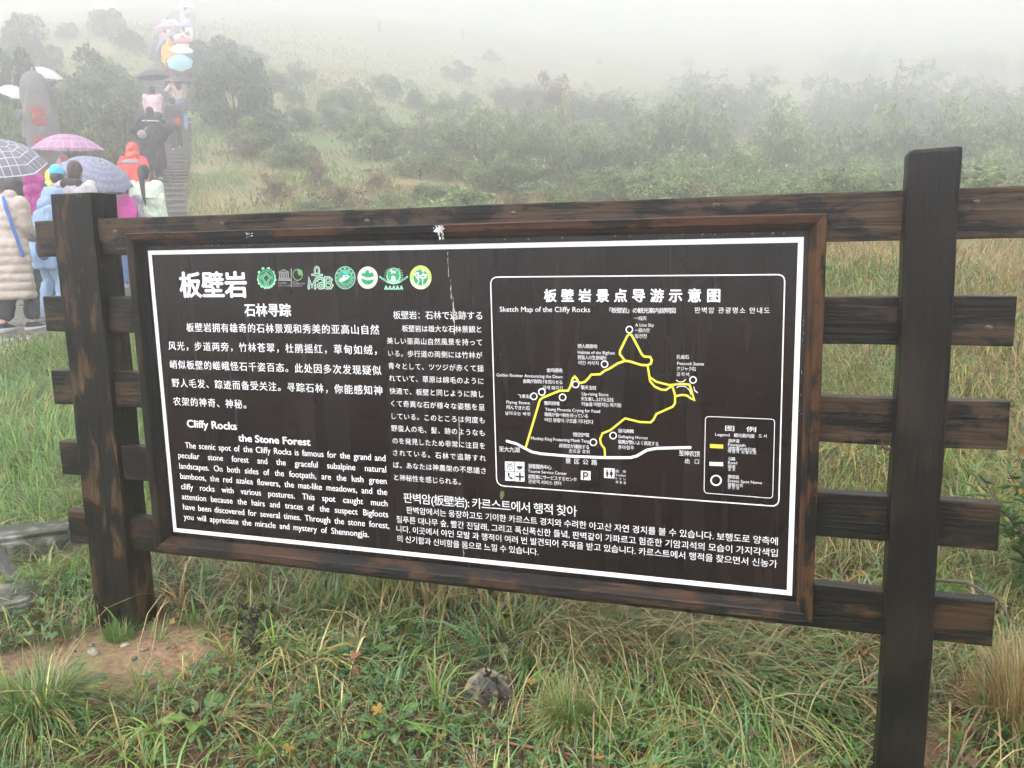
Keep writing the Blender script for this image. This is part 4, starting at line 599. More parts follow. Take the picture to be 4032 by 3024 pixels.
# mitred frame: profile (distance out from the panel opening, y)
ix0, ix1, iz0, iz1 = -.010, 2.313, -.018, 1.103
prof = [(0, .012), (0, -.006), (.018, -.040), (.022, -.043), (.044, -.046), (.048, -.043), (.048, .018), (.03, .018)]
def frame_piece(a, b, out, n=36):
    a = np.array(a); b = np.array(b); o = np.array(out); d = (b-a)/np.linalg.norm(b-a); V = []; Fc = []
    k = len(prof)
    for i in range(n+1):
        t = i/n
        for (w, y) in prof:
            p = (a-d*w)*(1-t)+(b+d*w)*t + o*w*(1+.008*math.sin(t*31+a[0]))
            V.append((p[0], y+.0006*math.sin(t*47), p[1]))
    for i in range(n):
        for j in range(k):
            Fc.append([i*k+j, i*k+(j+1) % k, (i+1)*k+(j+1) % k, (i+1)*k+j])
    Fc += [list(range(k))[::-1], [n*k+j for j in range(k)]]
    me = mesh('frame_piece', V, Fc)
    bm = bmesh.new(); bm.from_mesh(me); bmesh.ops.recalc_face_normals(bm, faces=bm.faces); bm.to_mesh(me); bm.free()
    return me
FW = [woodmat('wood_frame_top', 0, 31, .48, (.10, .042, .020)), woodmat('wood_frame_bottom', 0, 37, .42, (.075, .036, .017)), woodmat('wood_frame_left', 2, 41, .34, (.05, .030, .017)), woodmat('wood_frame_right', 2, 47, .50, (.13, .058, .020))]
bpart('frame_piece', frame_piece((ix0, iz1), (ix1, iz1), (0, 1)), FW[0])
bpart('frame_piece', frame_piece((ix0, iz0), (ix1, iz0), (0, -1)), FW[1])
bpart('frame_piece', frame_piece((ix0, iz0), (ix0, iz1), (-1, 0)), FW[2])
bpart('frame_piece', frame_piece((ix1, iz0), (ix1, iz1), (1, 0)), FW[3])
pv_, pf_ = box(ix0-.02, ix1+.02, .0, .016, iz0-.02, iz1+.02)
panel = bpart('panel', mesh('panel', pv_, pf_), panelmat())
def to_panel(parts):
    v, f, _ = joinv(parts); v = v-np.array(BO); return v, f
LAY = .0005
def strip(pts, w, closed, lay):
    P = np.array(pts, float); n = len(P); V = []; Fc = []
    for i in range(n):
        a = P[i-1] if (i > 0 or closed) else P[i]; c = P[(i+1) % n] if (i < n-1 or closed) else P[i]
        d1 = P[i]-a; d2 = c-P[i]; l1 = np.linalg.norm(d1); l2 = np.linalg.norm(d2)
        d1 = d1/l1 if l1 > 0 else d2/max(l2, 1e-9); d2 = d2/l2 if l2 > 0 else d1
        t = d1+d2; t = t/max(np.linalg.norm(t), 1e-6); nn = np.array([-t[1], t[0]]); k = min(1.6, 1/max(.3, abs(nn @ np.array([-d1[1], d1[0]]))))
        for s in (.5, -.5):
            q = P[i]+nn*w*s*k; V.append((q[0], -LAY*lay-.0004, q[1]))
    m_ = n if closed else n-1
    for i in range(m_):
        j = (i+1) % n; Fc.append([2*i, 2*i+1, 2*j+1, 2*j])
    out = [(V, Fc)]
    if not closed:
        for c in (P[0], P[-1]):
            ring = [(c[0]+w/2*math.cos(a*math.pi/5), -LAY*lay-.0004-.00005, c[1]+w/2*math.sin(a*math.pi/5)) for a in range(10)]
            out.append((ring, [list(range(10))]))
    return out
from mathutils.geometry import tessellate_polygon
def polyfill(pts, lay):
    V = [(x, -LAY*lay-.0004, z) for x, z in pts]
    tri = tessellate_polygon([[Vector((x, z, 0)) for x, z in pts]])
    return [(V, [list(t) for t in tri])]
def text_geo(txt, bold=0, sp=1.0):
    cu = bpy.data.curves.new('t', 'FONT'); cu.body = txt; cu.size = 1; cu.resolution_u = 3; cu.space_character = sp; cu.fill_mode = 'FRONT'
    ob = bpy.data.objects.new('t', cu); COL.objects.link(ob); bpy.context.view_layer.update()
    me = bpy.data.meshes.new_from_object(ob.evaluated_get(bpy.context.evaluated_depsgraph_get()))
    v = np.zeros(len(me.vertices)*3); me.vertices.foreach_get('co', v); f = [list(p.vertices) for p in me.polygons]
    bpy.data.objects.remove(ob); bpy.data.curves.remove(cu); bpy.data.meshes.remove(me)
    v = v.reshape(-1, 3)
    if bold:                                        # heavier strokes: the outline again, shifted by a hair each time
        k = (0, .010, .024, .030)[bold]; sh = ((0, 0), (k, 0), (-k, 0), (0, k*.8), (0, -k*.8))[:(1, 3, 5, 5)[bold]]; n = len(v)
        f = [[i+n*j for i in p] for j in range(len(sh)) for p in f]
        v = np.concatenate([v+np.array([a, b, .08*j]) for j, (a, b) in enumerate(sh)])
    return v, f
def place(v, sx, sz, x, z, lay=4):
    return np.c_[v[:, 0]*sx+x, -LAY*lay-.0004-LAY*v[:, 2], v[:, 1]*sz+z]
groups = []
for part, txt, x, z, w, em, bold, mode in TEXTS:
    L = []; groups.append((part, L))
    if part == 'korean_lettering': em *= .9
    if bold == 1 and (part not in ('chinese_lettering', 'english_lettering')): bold = 0
    if mode == 'w':
        ws = [text_geo(t, bold) for t in txt.split(' ')]
        sz = em*1.12; sx = sz*.93
        wid = [(a[0][:, 0].max()-a[0][:, 0].min()) for a in ws]
        avail = w-.06*em*0; need = sum(wid)*sx
        mins = .26*em*(len(ws)-1)
        if need+mins > avail: sx *= (avail-mins)/need; need = sum(wid)*sx
        gap = (avail-need)/(len(ws)-1); cx = x
        for (v, f), wd in zip(ws, wid):
            L.append((place(v, sx, sz, cx-v[:, 0].min()*sx, z), f)); cx += wd*sx+gap
        continue
    v, f = text_geo(txt, bold); n = len(txt)
    w1 = v[:, 0].max()-v[:, 0].min(); sz = em; sx = em
    if mode == 'l' or n < 2:
        sx = w/w1
    else:
        v2, f2 = text_geo(txt, bold, 1.2); w2 = v2[:, 0].max()-v2[:, 0].min()
        sp = 1+.2*(w/em-w1)/max(w2-w1, 1e-6); sp = min(3., max(.8, sp))
        v, f = text_geo(txt, bold, sp); sx = w/(v[:, 0].max()-v[:, 0].min())
    L.append((place(v, sx, sz, x-v[:, 0].min()*sx, z), f))
_wp = [d for p, c, l, k, d in SHAPES if p == 'pictogram' and c == 'white'][:6]
_wc = [(sum(q[0] for q in d)/len(d), sum(q[1] for q in d)/len(d)) for d in _wp]
def pict_of(x, z): return str(min(range(6), key=lambda i: (x-_wc[i][0])**2+(z-_wc[i][1])**2))
smat = {}; serial = 0; SINGLE = ('spot_ring', 'bridge_mark')
for part, col, lay, kind, data in SHAPES:
    if kind == 'p': g = polyfill(data, lay)
    elif kind == 's': g = strip(data[2], data[0], data[1], lay)
    else:
        ch, x, z, sz, rot = data; v, f = text_geo(ch, 1); c = (v.max(0)+v.min(0))/2; v = (v-c)*sz; a = R_(rot)
        v = np.c_[v[:, 0]*math.cos(a)-v[:, 1]*math.sin(a), v[:, 0]*math.sin(a)+v[:, 1]*math.cos(a), v[:, 2]]
        g = [(place(v, 1, 1, x, z, lay), f)]
    if part in SINGLE: serial += 1; part = '%s#%d' % (part, serial)
    elif part == 'pictogram':
        px_ = data[0][0] if kind == 'p' else data[2][0][0]; pz_ = data[0][1] if kind == 'p' else data[2][0][1]
        part = 'pictogram#%d%d' % (0 if px_ < .01 else 1, 0) if False else 'pictogram#' + pict_of(px_, pz_)
    elif part == 'legend_symbol': serial += 1; part = 'legend_symbol#%d' % serial
    smat.setdefault(part, {}).setdefault(col, []).extend(g)
for part, L in groups:
    if part.startswith('emblem'): smat.setdefault(part, {}).setdefault('grey', []).extend(L); continue
    v, f = to_panel(L); bpart(part, mesh(part, v, f), M_white, panel)
EMB = ['green and pale emblem with a diamond in a ring', 'grey temple emblem beside a green globe', 'green lettering emblem with a looped cross', 'dark green round emblem with a winding white river', 'cream round emblem with green mountains', 'green wreath emblem with a white horse and five letters', 'yellow green round emblem with white birds']
for part, d in smat.items():
    mats = list(d); allp = []; mi = []
    for k, c in enumerate(mats):
        for g in d[c]: allp.append(g); mi += [k]*len(g[1])
    v, f = to_panel(allp); nm = 'emblem' if part.startswith('emblem') else part.split('#')[0]
    o = bpart(nm, mesh(nm, v, f, mi=mi), [PAL[c] for c in mats], panel)
    if nm == 'emblem': o['label'] = EMB[int(part[6:])-1]
# white border of the panel
bw = .0155; Hh = 1.0854
bl_ = [box(0, 2.3, -.0012, -.0002, 0, bw), box(0, 2.3, -.0012, -.0002, Hh-bw, Hh), box(0, bw, -.0012, -.0002, bw, Hh-bw), box(2.3-bw, 2.3, -.0012, -.0002, bw, Hh-bw)]
v, f = to_panel(bl_); bpart('border_line', mesh('border_line', v, f), M_white, panel)
# bird lime running down from the frame, dried runs on the panel, sealant crumbs
def run(pts, w, y): return [( [(x+random.uniform(-.4, .4)*w+s*w*random.uniform(.3, 1), y, z) for (x, z) in pts for s in (.5, -.5)], [[2*i, 2*i+1, 2*i+3, 2*i+2] for i in range(len(pts)-1)])]
g = []
def zz(a, b, n): return list(np.linspace(a, b, n))
for x, z0, z1, w in ((1.200, .98, 1.06, .0025), (1.206, .905, .97, .003), (1.214, .79, .915, .0055), (1.211, .83, .88, .004), (1.219, .42, .50, .0025), (1.2196, .02, .045, .003)):
    g += run([(x+random.uniform(-.001, .001), z) for z in zz(z1, z0, 12)], w, -.0042)
v, f = to_panel(g); bpart('dried_run', mesh('dried_run', v, f), plain('bird_lime', (.55, .52, .46), .8, 300, .4), panel)
g = []
for k in range(7):
    x = 1.190+random.uniform(-.012, .016); g += run([(x+random.uniform(-.002, .002), z) for z in zz(1.146, 1.146-random.uniform(.015, .05), 8)], .006, -.0475)
for x0 in (1.190, .4775):
    for k in range(10): 
        x = x0+random.uniform(-.02, .02); z = 1.13+random.uniform(-.006, .012)
        r = random.uniform(.001, .004)*(1 if x0 > 1 else .6); g.append(([(x+r*math.cos(a)*1.6, -.0472-.0002*k, z+r*math.sin(a)) for a in np.linspace(0, 6.28, 8)[:-1]], [list(range(7))]))
v, f = to_panel(g); bpart('bird_dropping', mesh('bird_dropping', v, f), plain('bird_lime_fresh', (.72, .70, .66), .7, 200, .3), panel)
g = []
for k in range(150):
    t = random.random(); L_ = random.uniform(.002, .009); r = random.uniform(.0006, .0016)
    if k < 75: x = .2+2.05*t; z = 1.0975+random.uniform(-.002, .002); dx, dz = L_, r
    else: x = 2.306+random.uniform(-.002, .002); z = .02+1.05*t; dx, dz = r, L_
    if vnoise(x*6, z*6, 5) < .5: continue
    g.append(([(x, -.0015, z), (x+dx*.4, -.003, z+dz), (x+dx, -.0015, z+dz*.6), (x+dx*.6, -.002, z-dz*.5)], [[0, 1, 2, 3]]))
v, f = to_panel(g); bpart('sealant_bead', mesh('sealant_bead', v, f), plain('old_sealant', (.42, .41, .42), .5), panel)
# knots standing on the rails
g = []
for x, z in ((2.79, .83), (.32, 1.175), (.9, 1.17), (1.42, 1.18), (2.05, 1.185), (-.16, 1.16), (2.74, 1.17)):
    g.append(([(x+.011*math.cos(a)*random.uniform(.7, 1.2), .0175, z+.007*math.sin(a)*random.uniform(.7, 1.2)) for a in np.linspace(0, 6.28, 10)[:-1]]+[(x, .0155, z)], [[i, (i+1) % 9, 9] for i in range(9)]))
v, f, _ = joinv(g); me = mesh('knot', v, f); bpart('knot', me, plain('knot_wood', (.08, .06, .042), .5, 120, .5))
# tar drip hanging under a rail joint
def tube(pts, rads, n=8, cap=True):
    P = np.array(pts, float); V = []; Fc = []
    for i, p in enumerate(P):
        t = P[min(i+1, len(P)-1)]-P[max(i-1, 0)]; t = t/max(np.linalg.norm(t), 1e-9)
        a = np.array([0, 0, 1.]) if abs(t[2]) < .9 else np.array([1., 0, 0])
        u = np.cross(t, a); u /= np.linalg.norm(u); w = np.cross(t, u); r = rads[i] if hasattr(rads, '__len__') else rads
        for k in range(n):
            b = 2*math.pi*k/n; V.append(p+(u*math.cos(b)+w*math.sin(b))*r)
    for i in range(len(P)-1):
        for k in range(n): Fc.append([i*n+k, i*n+(k+1) % n, (i+1)*n+(k+1) % n, (i+1)*n+k])
    if cap: Fc += [list(range(n))[::-1], [(len(P)-1)*n+k for k in range(n)]]
    return np.array(V), Fc
v, f = tube([(2.535, .015, .49), (2.538, .013, .478), (2.545, .012, .472), (2.556, .012, .474), (2.566, .01, .482)], [.002, .003, .004, .004, .003]); bpart('tar_drip', mesh('tar_drip', v, f, True), plain('tar', (.01, .01, .01), .3))
# a green leaf stuck to the panel
lf = bpy.data.objects
v = np.array([(1.366+.009*math.cos(a)*(1 if math.cos(a) > 0 else .7), -.006-.003*math.sin(a)**2, .253+.015*math.sin(a)+.004*math.cos(a)) for a in np.linspace(0, 6.28, 11)[:-1]])
stuck = link('stuck_leaf', mesh('stuck_leaf', v-v.mean(0), [list(range(10))]), plain('stuck_leaf_green', (.10, .16, .04), .5)); stuck.location = v.mean(0)
tag(stuck, 'small green leaf stuck to the black panel on the white road line', 'leaf')
# ---------------------------------------------------------------- terrain heights
CTRL = [(-.33,0,-.44),(2.62,0,-.60),(2.3,-2.6,-.62),(0,-1,-.5),(5,-2,-.62),(-1.4,.7,-.36),(-3.2,2.2,-.04),(-4.6,3.2,.13),
        (-5.3,4.2,.25),(-6.5,5.5,.38),(-6.2,6.3,.45),(-6.6,7.6,.6),(-9.2,10.4,1.33),(-10.9,12.8,2.4),(-15.6,19.8,4.42),(-20.5,26,7.0),(-25,32,9.3),(-31,40,12.7),
        (3.3,2.8,0.0),(3.9,6.4,.78),(3.0,1.2,-.36),(1.0,2.5,-.1),(-.3,13.5,1.35),(4.5,15,1.3),(1.85,28.3,2.2),(7.85,31.3,2.5),(-6.1,24.6,2.9),(7.85,41.8,3.7),(-3,9,1.0),(-1.2,5,.4),(10,6,.6),(16.9,31.3,2.7),(-4.2,38.8,5.0),(-16,61,11.6),(13.9,61,7.3),(16.9,91.3,13.6),
        (43.9,61.3,6.8),(-40,20,5.2),(-20,8,1.3),(-30,0,.6),(30,0,-.3),(0,-30,-2),(40,-30,-2),(-40,-30,-2),(-12,5,.6),(-23.7,23.6,6.9),(-28.2,29.6,9.2),(-34.2,37.6,12.5),(-17.3,28.4,6.8),(-21.8,34.4,9.0),(-27.8,42.4,12.2),(-40,52,16.6),(-34,62,17.6),(-24,75,18.2),(-1.1,114,22),(-48,64,21),(66,106,18.6)]
def _tps():
    P = np.array(CTRL, float); n = len(P)
    d = np.sqrt(((P[:,None,:2]-P[None,:,:2])**2).sum(-1)); K = np.where(d > 0, d*d*np.log(d+1e-9), 0)
    A = np.zeros((n+3,n+3)); A[:n,:n] = K + np.eye(n)*.02; A[:n,n] = 1; A[:n,n+1:] = P[:,:2]; A[n,:n] = 1; A[n+1:,:n] = P[:,:2].T
    return P, np.linalg.solve(A, np.r_[P[:,2], 0, 0, 0])
_TP, _TW = _tps()
def ground_z(x, y):
    x = np.asarray(x, float); y = np.asarray(y, float); sh = np.broadcast(x, y).shape
    X = np.broadcast_to(x, sh).ravel(); Y = np.broadcast_to(y, sh).ravel()
    z = np.zeros(X.size)
    for i in range(0, X.size, 20000):
        q = np.stack([X[i:i+20000], Y[i:i+20000]], 1)
        d = np.sqrt(((q[:,None]-_TP[None,:,:2])**2).sum(-1))
        z[i:i+20000] = np.where(d > 0, d*d*np.log(d+1e-9), 0) @ _TW[:-3] + _TW[-3] + q @ _TW[-2:]
    far = np.clip((np.hypot(X, Y)-95)/40, 0, 1)
    s = .93*Y-.75*np.minimum(X, 0); pl = .27*s-7+.0009*np.maximum(s-90, 0)**2
    pl = np.where(pl > 50, 50+8*np.tanh((pl-50)/12), pl); pl = np.maximum(pl, -2.5)
    z = z*(1-far)+pl*far
    return z.reshape(sh)
# ---------------------------------------------------------------- ground, path, stairs
UP = np.array([-.598, .80]); UP /= np.linalg.norm(UP); LEFT = np.array([-UP[1], UP[0]])
ST0 = np.array([-7.75, 9.75])+LEFT*1.0            # foot of the stairs, on their centre line
PATH = [((-16, -6.0), 2.2), ((-12, -1.5), 2.2), ((-9.0, 2.0), 2.3), ((-6.95, 4.6), 2.2), ((-7.0, 6.6), 2.3), ((-7.9, 8.4), 2.0), (tuple(ST0+UP*.3), 1.3)]
def path_pts():
    P = np.array([p for p, w in PATH]); w = np.array([w for p, w in PATH]); t = np.arange(len(P)); tt = np.linspace(0, len(P)-1, 140)
    def sm(a):
        a = np.interp(tt, t, a); k = np.ones(15)/15; return np.convolve(np.pad(a, 7, 'edge'), k, 'valid')
    return np.stack([sm(P[:, 0]), sm(P[:, 1])], 1), sm(w)
PP, PWd = path_pts()
def path_dist(x, y):
    x = np.ravel(x); y = np.ravel(y); out = np.full(x.size, 9.)
    sel = np.where((x < 0) & (x > -22) & (y > -10) & (y < 13))[0]
    for k in range(0, len(sel), 20000):
        s = sel[k:k+20000]; d = np.hypot(x[s, None]-PP[None, :, 0], y[s, None]-PP[None, :, 1])-PWd[None]
        out[s] = d.min(1)
    return out
def stair_dist(x, y):
    q = np.stack([np.ravel(x), np.ravel(y)], 1)-ST0; a = q @ UP; b = q @ LEFT
    return np.where((a > -.2) & (a < 72), np.abs(b)-1.0, 9.)
def soil_mask(x, y):
    def e(cx, cy, rx, ry, a=0):
        c, s = math.cos(a), math.sin(a); u = ((x-cx)*c+(y-cy)*s)/rx; v = (-(x-cx)*s+(y-cy)*c)/ry; return 1.25-np.sqrt(u*u+v*v)
    m = np.maximum.reduce([e(-.2, -.26, .50, .26, .5), e(2.72, .25, .28, .15, .3)-.35, e(2.3, .05, .14, .10)-.15])
    return np.clip((m+.8*(fbm(x*6, y*6, 3)-.5))*2.4, 0, 1)
def grid_axis(lo, hi, n, s, c):
    u = np.linspace(math.asinh((lo-c)/s), math.asinh((hi-c)/s), n); return c+s*np.sinh(u)
gx = grid_axis(-150, 150, 460, 1.6, 1.2); gy = grid_axis(-60, 230, 470, 1.6, .1)
GX, GY = np.meshgrid(gx, gy); fx, fy = GX.ravel(), GY.ravel()
def bumps(x, y):
    d = np.hypot(x-2.3, y+2.6); return .05*(fbm(x*1.7, y*1.7, 1)-.5)+.02*(fbm(x*7, y*7, 2)-.5)*(d < 8)+np.clip((d-8)/12, 0, 1)*.45*(fbm(x*.35, y*.35, 4)-.5)
def gz(x, y):
    x = np.asarray(x, float); y = np.asarray(y, float)
    return ground_z(x, y)+bumps(x, y)
gzv = gz(fx, fy); pd = path_dist(fx, fy); sd = stair_dist(fx, fy)
gzv -= .06*np.clip(-np.minimum(pd, sd)/.12+.4, 0, 1)*(pd < 1)+.16*np.clip(-sd/.2+.6, 0, 1)*(sd < .3)
n1 = fbm(fx*1.1, fy*1.1, 11); n2 = fbm(fx*5, fy*5, 12); n3 = fbm(fx*.23, fy*.23, 13)
dist = np.hypot(fx-2.3, fy+2.6)
gcol = np.stack([.060+.05*n1, .045+.035*n2, .020+.012*n1], 1)
far = np.clip((dist-5)/6, 0, 1)[:, None]
tanc = np.stack([.21+.12*n1, .185+.09*n1, .105+.04*n2], 1); grn = np.stack([.12+.05*n2, .175+.05*n1, .07+.02*n2], 1)
fw = np.clip((n3*.6+n1*.5-.40)*4, 0, 1)[:, None]
gcol = gcol*(1-far)+(grn*(1-fw)+tanc*fw)*far
sm = soil_mask(fx, fy)[:, None]; n5 = fbm(fx*23, fy*23, 15); soil = np.stack([.18+.18*n2, .112+.12*n2, .063+.075*n2], 1)*(.45+.5*n1[:, None]+.6*n5[:, None])
gcol = gcol*(1-sm)+soil*sm
ny, nx = GX.shape; ii = np.arange(ny*nx).reshape(ny, nx)
gf = np.stack([ii[:-1, :-1], ii[:-1, 1:], ii[1:, 1:], ii[1:, :-1]], -1).reshape(-1, 4)
m_g, nt, b = newmat('ground_soil_and_thatch')
a = N(nt, 'ShaderNodeVertexColor'); a.layer_name = 'Col'
nz = noise(nt, 38, 6, objco(nt), .7); nz2 = noise(nt, 160, 4, objco(nt), .7)
c = mix(nt, 1., a.outputs[0], ramp(nt, nz, [(.25, .35), (.5, .95), (.75, 1.6)]), 'MULTIPLY')
c = mix(nt, ramp(nt, nz2, [(.66, 0.), (.72, .55)]), c, (.36, .27, .17))
nt.links.new(c, b.inputs['Base Color']); b.inputs['Roughness'].default_value = .8; b.inputs['Specular IOR Level'].default_value = .25
bump(nt, b, mix(nt, .5, nz, nz2), .9, .02)
ground = link('ground', mesh('ground', np.stack([fx, fy, gzv], 1), gf, True, gcol), m_g); tag(ground, kind='structure')
# wet stone path
nW = 26; V = []
for k in range(len(PP)):
    t = PP[min(k+1, len(PP)-1)]-PP[max(k-1, 0)]; t = t/np.linalg.norm(t); nn = np.array([-t[1], t[0]])
    for j in range(nW+1):
        u = (j/nW*2-1)*(1+.05*math.sin(k*.9)*(abs(j/nW*2-1) > .9)); V.append((*(PP[k]+nn*u*PWd[k]), 0))
V = np.array(V); V[:, 2] = ground_z(V[:, 0], V[:, 1])+bumps(V[:, 0], V[:, 1])*.5+.012
ii = np.arange(len(V)).reshape(len(PP), nW+1); pf = np.stack([ii[:-1, :-1], ii[:-1, 1:], ii[1:, 1:], ii[1:, :-1]], -1).reshape(-1, 4)
m_p, nt, b = newmat('wet_paving')
vo = N(nt, 'ShaderNodeTexVoronoi', feature='DISTANCE_TO_EDGE'); vo.inputs['Scale'].default_value = 2.6; nt.links.new(objco(nt, (1, 1, .1)), vo.inputs['Vector'])
vc = N(nt, 'ShaderNodeTexVoronoi'); vc.inputs['Scale'].default_value = 2.6; nt.links.new(objco(nt, (1, 1, .1)), vc.inputs['Vector'])
sp = noise(nt, 7, 6, objco(nt), .7)
stone = mix(nt, ramp(nt, sp, [(.3, 0.), (.7, 1.)]), (.045, .039, .037), (.13, .115, .108))
stone = mix(nt, .18, stone, vc.outputs['Color'], 'OVERLAY')
c = mix(nt, ramp(nt, vo.outputs[0], [(.0, 1.), (.06, 0.)]), stone, (.06, .05, .04))
nt.links.new(c, b.inputs['Base Color']); nt.links.new(ramp(nt, sp, [(.35, .16), (.65, .5)]), b.inputs['Roughness'])
bump(nt, b, mix(nt, .5, ramp(nt, vo.outputs[0], [(0, 0.), (.08, 1.)]), sp), .5, .03)
tag(link('path', mesh('path', V, pf, True), m_p), kind='structure')
# kerb stones along the near edge of the path
def rock_mesh(sx, sy, sz, seed, rough=.22, sub=3, flat=.0):
    bm = bmesh.new(); bmesh.ops.create_icosphere(bm, subdivisions=sub, radius=1)
    r = np.random.default_rng(seed); ph = r.uniform(0, 6, (6, 3)); dr = r.normal(size=(6, 3)); dr /= np.linalg.norm(dr, axis=1)[:, None]
    for w in bm.verts:
        p = np.array(w.co); k = 1+sum(rough*.45/(i+1)*math.sin((dr[i] @ p)*(2.2+i*1.9)+ph[i, 0]) for i in range(6))
        q = np.sign(p)*np.abs(p)**.75; q = q/np.linalg.norm(q)*np.linalg.norm(q)**.3
        w.co = Vector((q[0]*k*sx, q[1]*k*sy, (min(q[2]*k, flat) if flat else q[2]*k)*sz))
    me = bpy.data.meshes.new('rock'); bm.to_mesh(me); bm.free()
    me.polygons.foreach_set('use_smooth', np.ones(len(me.polygons), bool)); return me
def stonemat(name, a, b_, moss=None, sc=6, mossf=.55, rough=.6):
    m, nt, b = newmat(name); co = objco(nt)
    n = noise(nt, sc, 8, co, .68); n2 = noise(nt, sc*5, 5, co, .7)
    c = mix(nt, ramp(nt, n, [(.3, 0.), (.7, 1.)]), a, b_); c = mix(nt, ramp(nt, n2, [(.55, 0.), (.75, .6)]), c, tuple(min(1, x*1.6) for x in b_))
    if moss: c = mix(nt, ramp(nt, noise(nt, sc*.7, 6, objco(nt, loc=(3, 1, 7)), .65), [(mossf-.06, 0.), (mossf+.08, 1.)]), c, moss)
    nt.links.new(c, b.inputs['Base Color']); b.inputs['Roughness'].default_value = rough; bump(nt, b, mix(nt, .4, n, n2), .7, .03); return m
m_conc = stonemat('weathered_concrete', (.16, .145, .13), (.36, .33, .29), (.03, .036, .016), 6, .475)
m_kerb = stonemat('kerb_stone', (.16, .14, .125), (.33, .30, .27), (.06, .07, .025), 8, .68, .4)
# stairs
V = []; Fc = []; cols = []
tread = .37; ns = 190
zs = ground_z((ST0+np.outer(np.arange(ns)*tread, UP))[:, 0], (ST0+np.outer(np.arange(ns)*tread, UP))[:, 1])
zs = np.maximum.accumulate(np.convolve(np.pad(zs, 4, 'edge'), np.ones(9)/9, 'valid'))+.04
def stair_z(x, y):
    a = (np.array([x, y])-ST0) @ UP; k = int(np.clip(a/tread, 0, ns-1)); return float(zs[k])
sr = random.Random(3)
for k in range(ns):
    cuts = [-.98-sr.uniform(0, .06)]+sorted(sr.uniform(-.75, .75) for _ in range(3 if k < 90 else 1))+[.98+sr.uniform(0, .06)]
    for c0, c1 in zip(cuts[:-1], cuts[1:]):
        if c1-c0 < .12: continue
        a0 = k*tread-sr.uniform(.0, .025); a1 = (k+1)*tread+.03; z1 = zs[k]+sr.uniform(-.012, .012); z0 = zs[k]-.5
        nose = .018
        prof_ = [(a0+nose, z0), (a0+nose, z1-.05), (a0, z1-.04), (a0, z1-.008), (a0+.012, z1), (a1, z1-.004), (a1, z0)]
        o = len(V); tone = sr.uniform(.7, 1.25); tint = (.135*tone, .125*tone, .115*tone)
        for bb in (c0+.005, c1-.005):
            for aa, z in prof_:
                p = ST0+UP*aa+LEFT*bb; V.append((p[0], p[1], z)); cols.append(tint)
        n = len(prof_)
        for i in range(n): Fc.append([o+i, o+(i+1) % n, o+n+(i+1) % n, o+n+i])
        Fc += [[o+i for i in range(n)][::-1], [o+n+i for i in range(n)]]
m_s, nt, b = newmat('stair_stone')
a = N(nt, 'ShaderNodeVertexColor'); a.layer_name = 'Col'; v = noise(nt, 9, 7, objco(nt), .7)
c = mix(nt, 1., a.outputs[0], ramp(nt, v, [(.25, .45), (.7, 1.5)]), 'MULTIPLY'); c = mix(nt, ramp(nt, noise(nt, 4, 6, objco(nt, loc=(9, 2, 1)), .65), [(.52, 0.), (.66, .7)]), c, (.035, .038, .018))
nt.links.new(c, b.inputs['Base Color']); b.inputs['Roughness'].default_value = .38; bump(nt, b, v, .5, .03)
me = mesh('stairs', V, Fc, cols=cols); bm = bmesh.new(); bm.from_mesh(me); bmesh.ops.recalc_face_normals(bm, faces=bm.faces); bm.to_mesh(me); bm.free()
tag(link('stairs', me, m_s), kind='structure')
# ---------------------------------------------------------------- stones and the drain
def put(name, me, mat, x, y, dz, label, cat, rz=0, group=None):
    o = link(name, me, mat); o.location = (x, y, float(gz(x, y))+dz); o.rotation_euler = (0, 0, rz); return tag(o, label, cat, group)
for k in range(9):
    i = 52+k*6; t = PP[i+1]-PP[i]; t = t/np.linalg.norm(t); nn = np.array([t[1], -t[0]]); p = PP[i]+nn*(PWd[i]+.02)
    if k % 1 == 0:
        put('kerb_stone', rock_mesh(.24+.05*(k % 3), .10, .07, 40+k, .2, 3, .5), m_kerb, p[0], p[1], -.01, 'low grey kerb stone along the edge of the wet paved path', 'kerb stone', math.atan2(t[1], t[0]), 'kerb stones edging the path')
def slab(x0, x1, y0, y1, z0, z1, seed, rough=.005):
    bm = bmesh.new(); v, f = box(x0, x1, y0, y1, z0, z1); vs = [bm.verts.new(p) for p in v]
    for q in f: bm.faces.new([vs[i] for i in q])
    bmesh.ops.recalc_face_normals(bm, faces=bm.faces)
    bmesh.ops.bevel(bm, geom=list(bm.edges), offset=.02, segments=2, affect='EDGES'); bmesh.ops.subdivide_edges(bm, edges=list(bm.edges), cuts=7, use_grid_fill=True)
    r = np.random.default_rng(seed); ph = r.uniform(0, 6, (8, 3)); dr = r.normal(size=(8, 3))
    for w in bm.verts:
        p = np.array(w.co)
        for i in range(8): w.co += Vector(dr[i]*rough*.5*math.sin(ph[i, 0]+(p @ dr[(i+3) % 8])*(6+i*5)))
    me = bpy.data.meshes.new('slab'); bm.to_mesh(me); bm.free(); me.polygons.foreach_set('use_smooth', np.ones(len(me.polygons), bool)); return me
o = link('concrete_block', slab(-.50, .45, -.125, .125, -.32, 0, 5), m_conc); o.location = (-1.43, .29, -.245); o.rotation_euler = (0, 0, .58); tag(o, 'mossy weathered concrete block in the grass left of the board', 'concrete block')
o = link('stone_slab', slab(-.34, .16, -.10, .12, -.12, .07, 8, .007), m_conc); o.location = (-.90, -.06, -.41); o.rotation_euler = (.05, -.04, .5); tag(o, 'low broken grey stone slab at the left edge, in front of the concrete block', 'stone')
pa, pb = Vector((-1.26, .235, -.245)), Vector((-.83, .045, -.40)); pl_ = (pb-pa).length/2
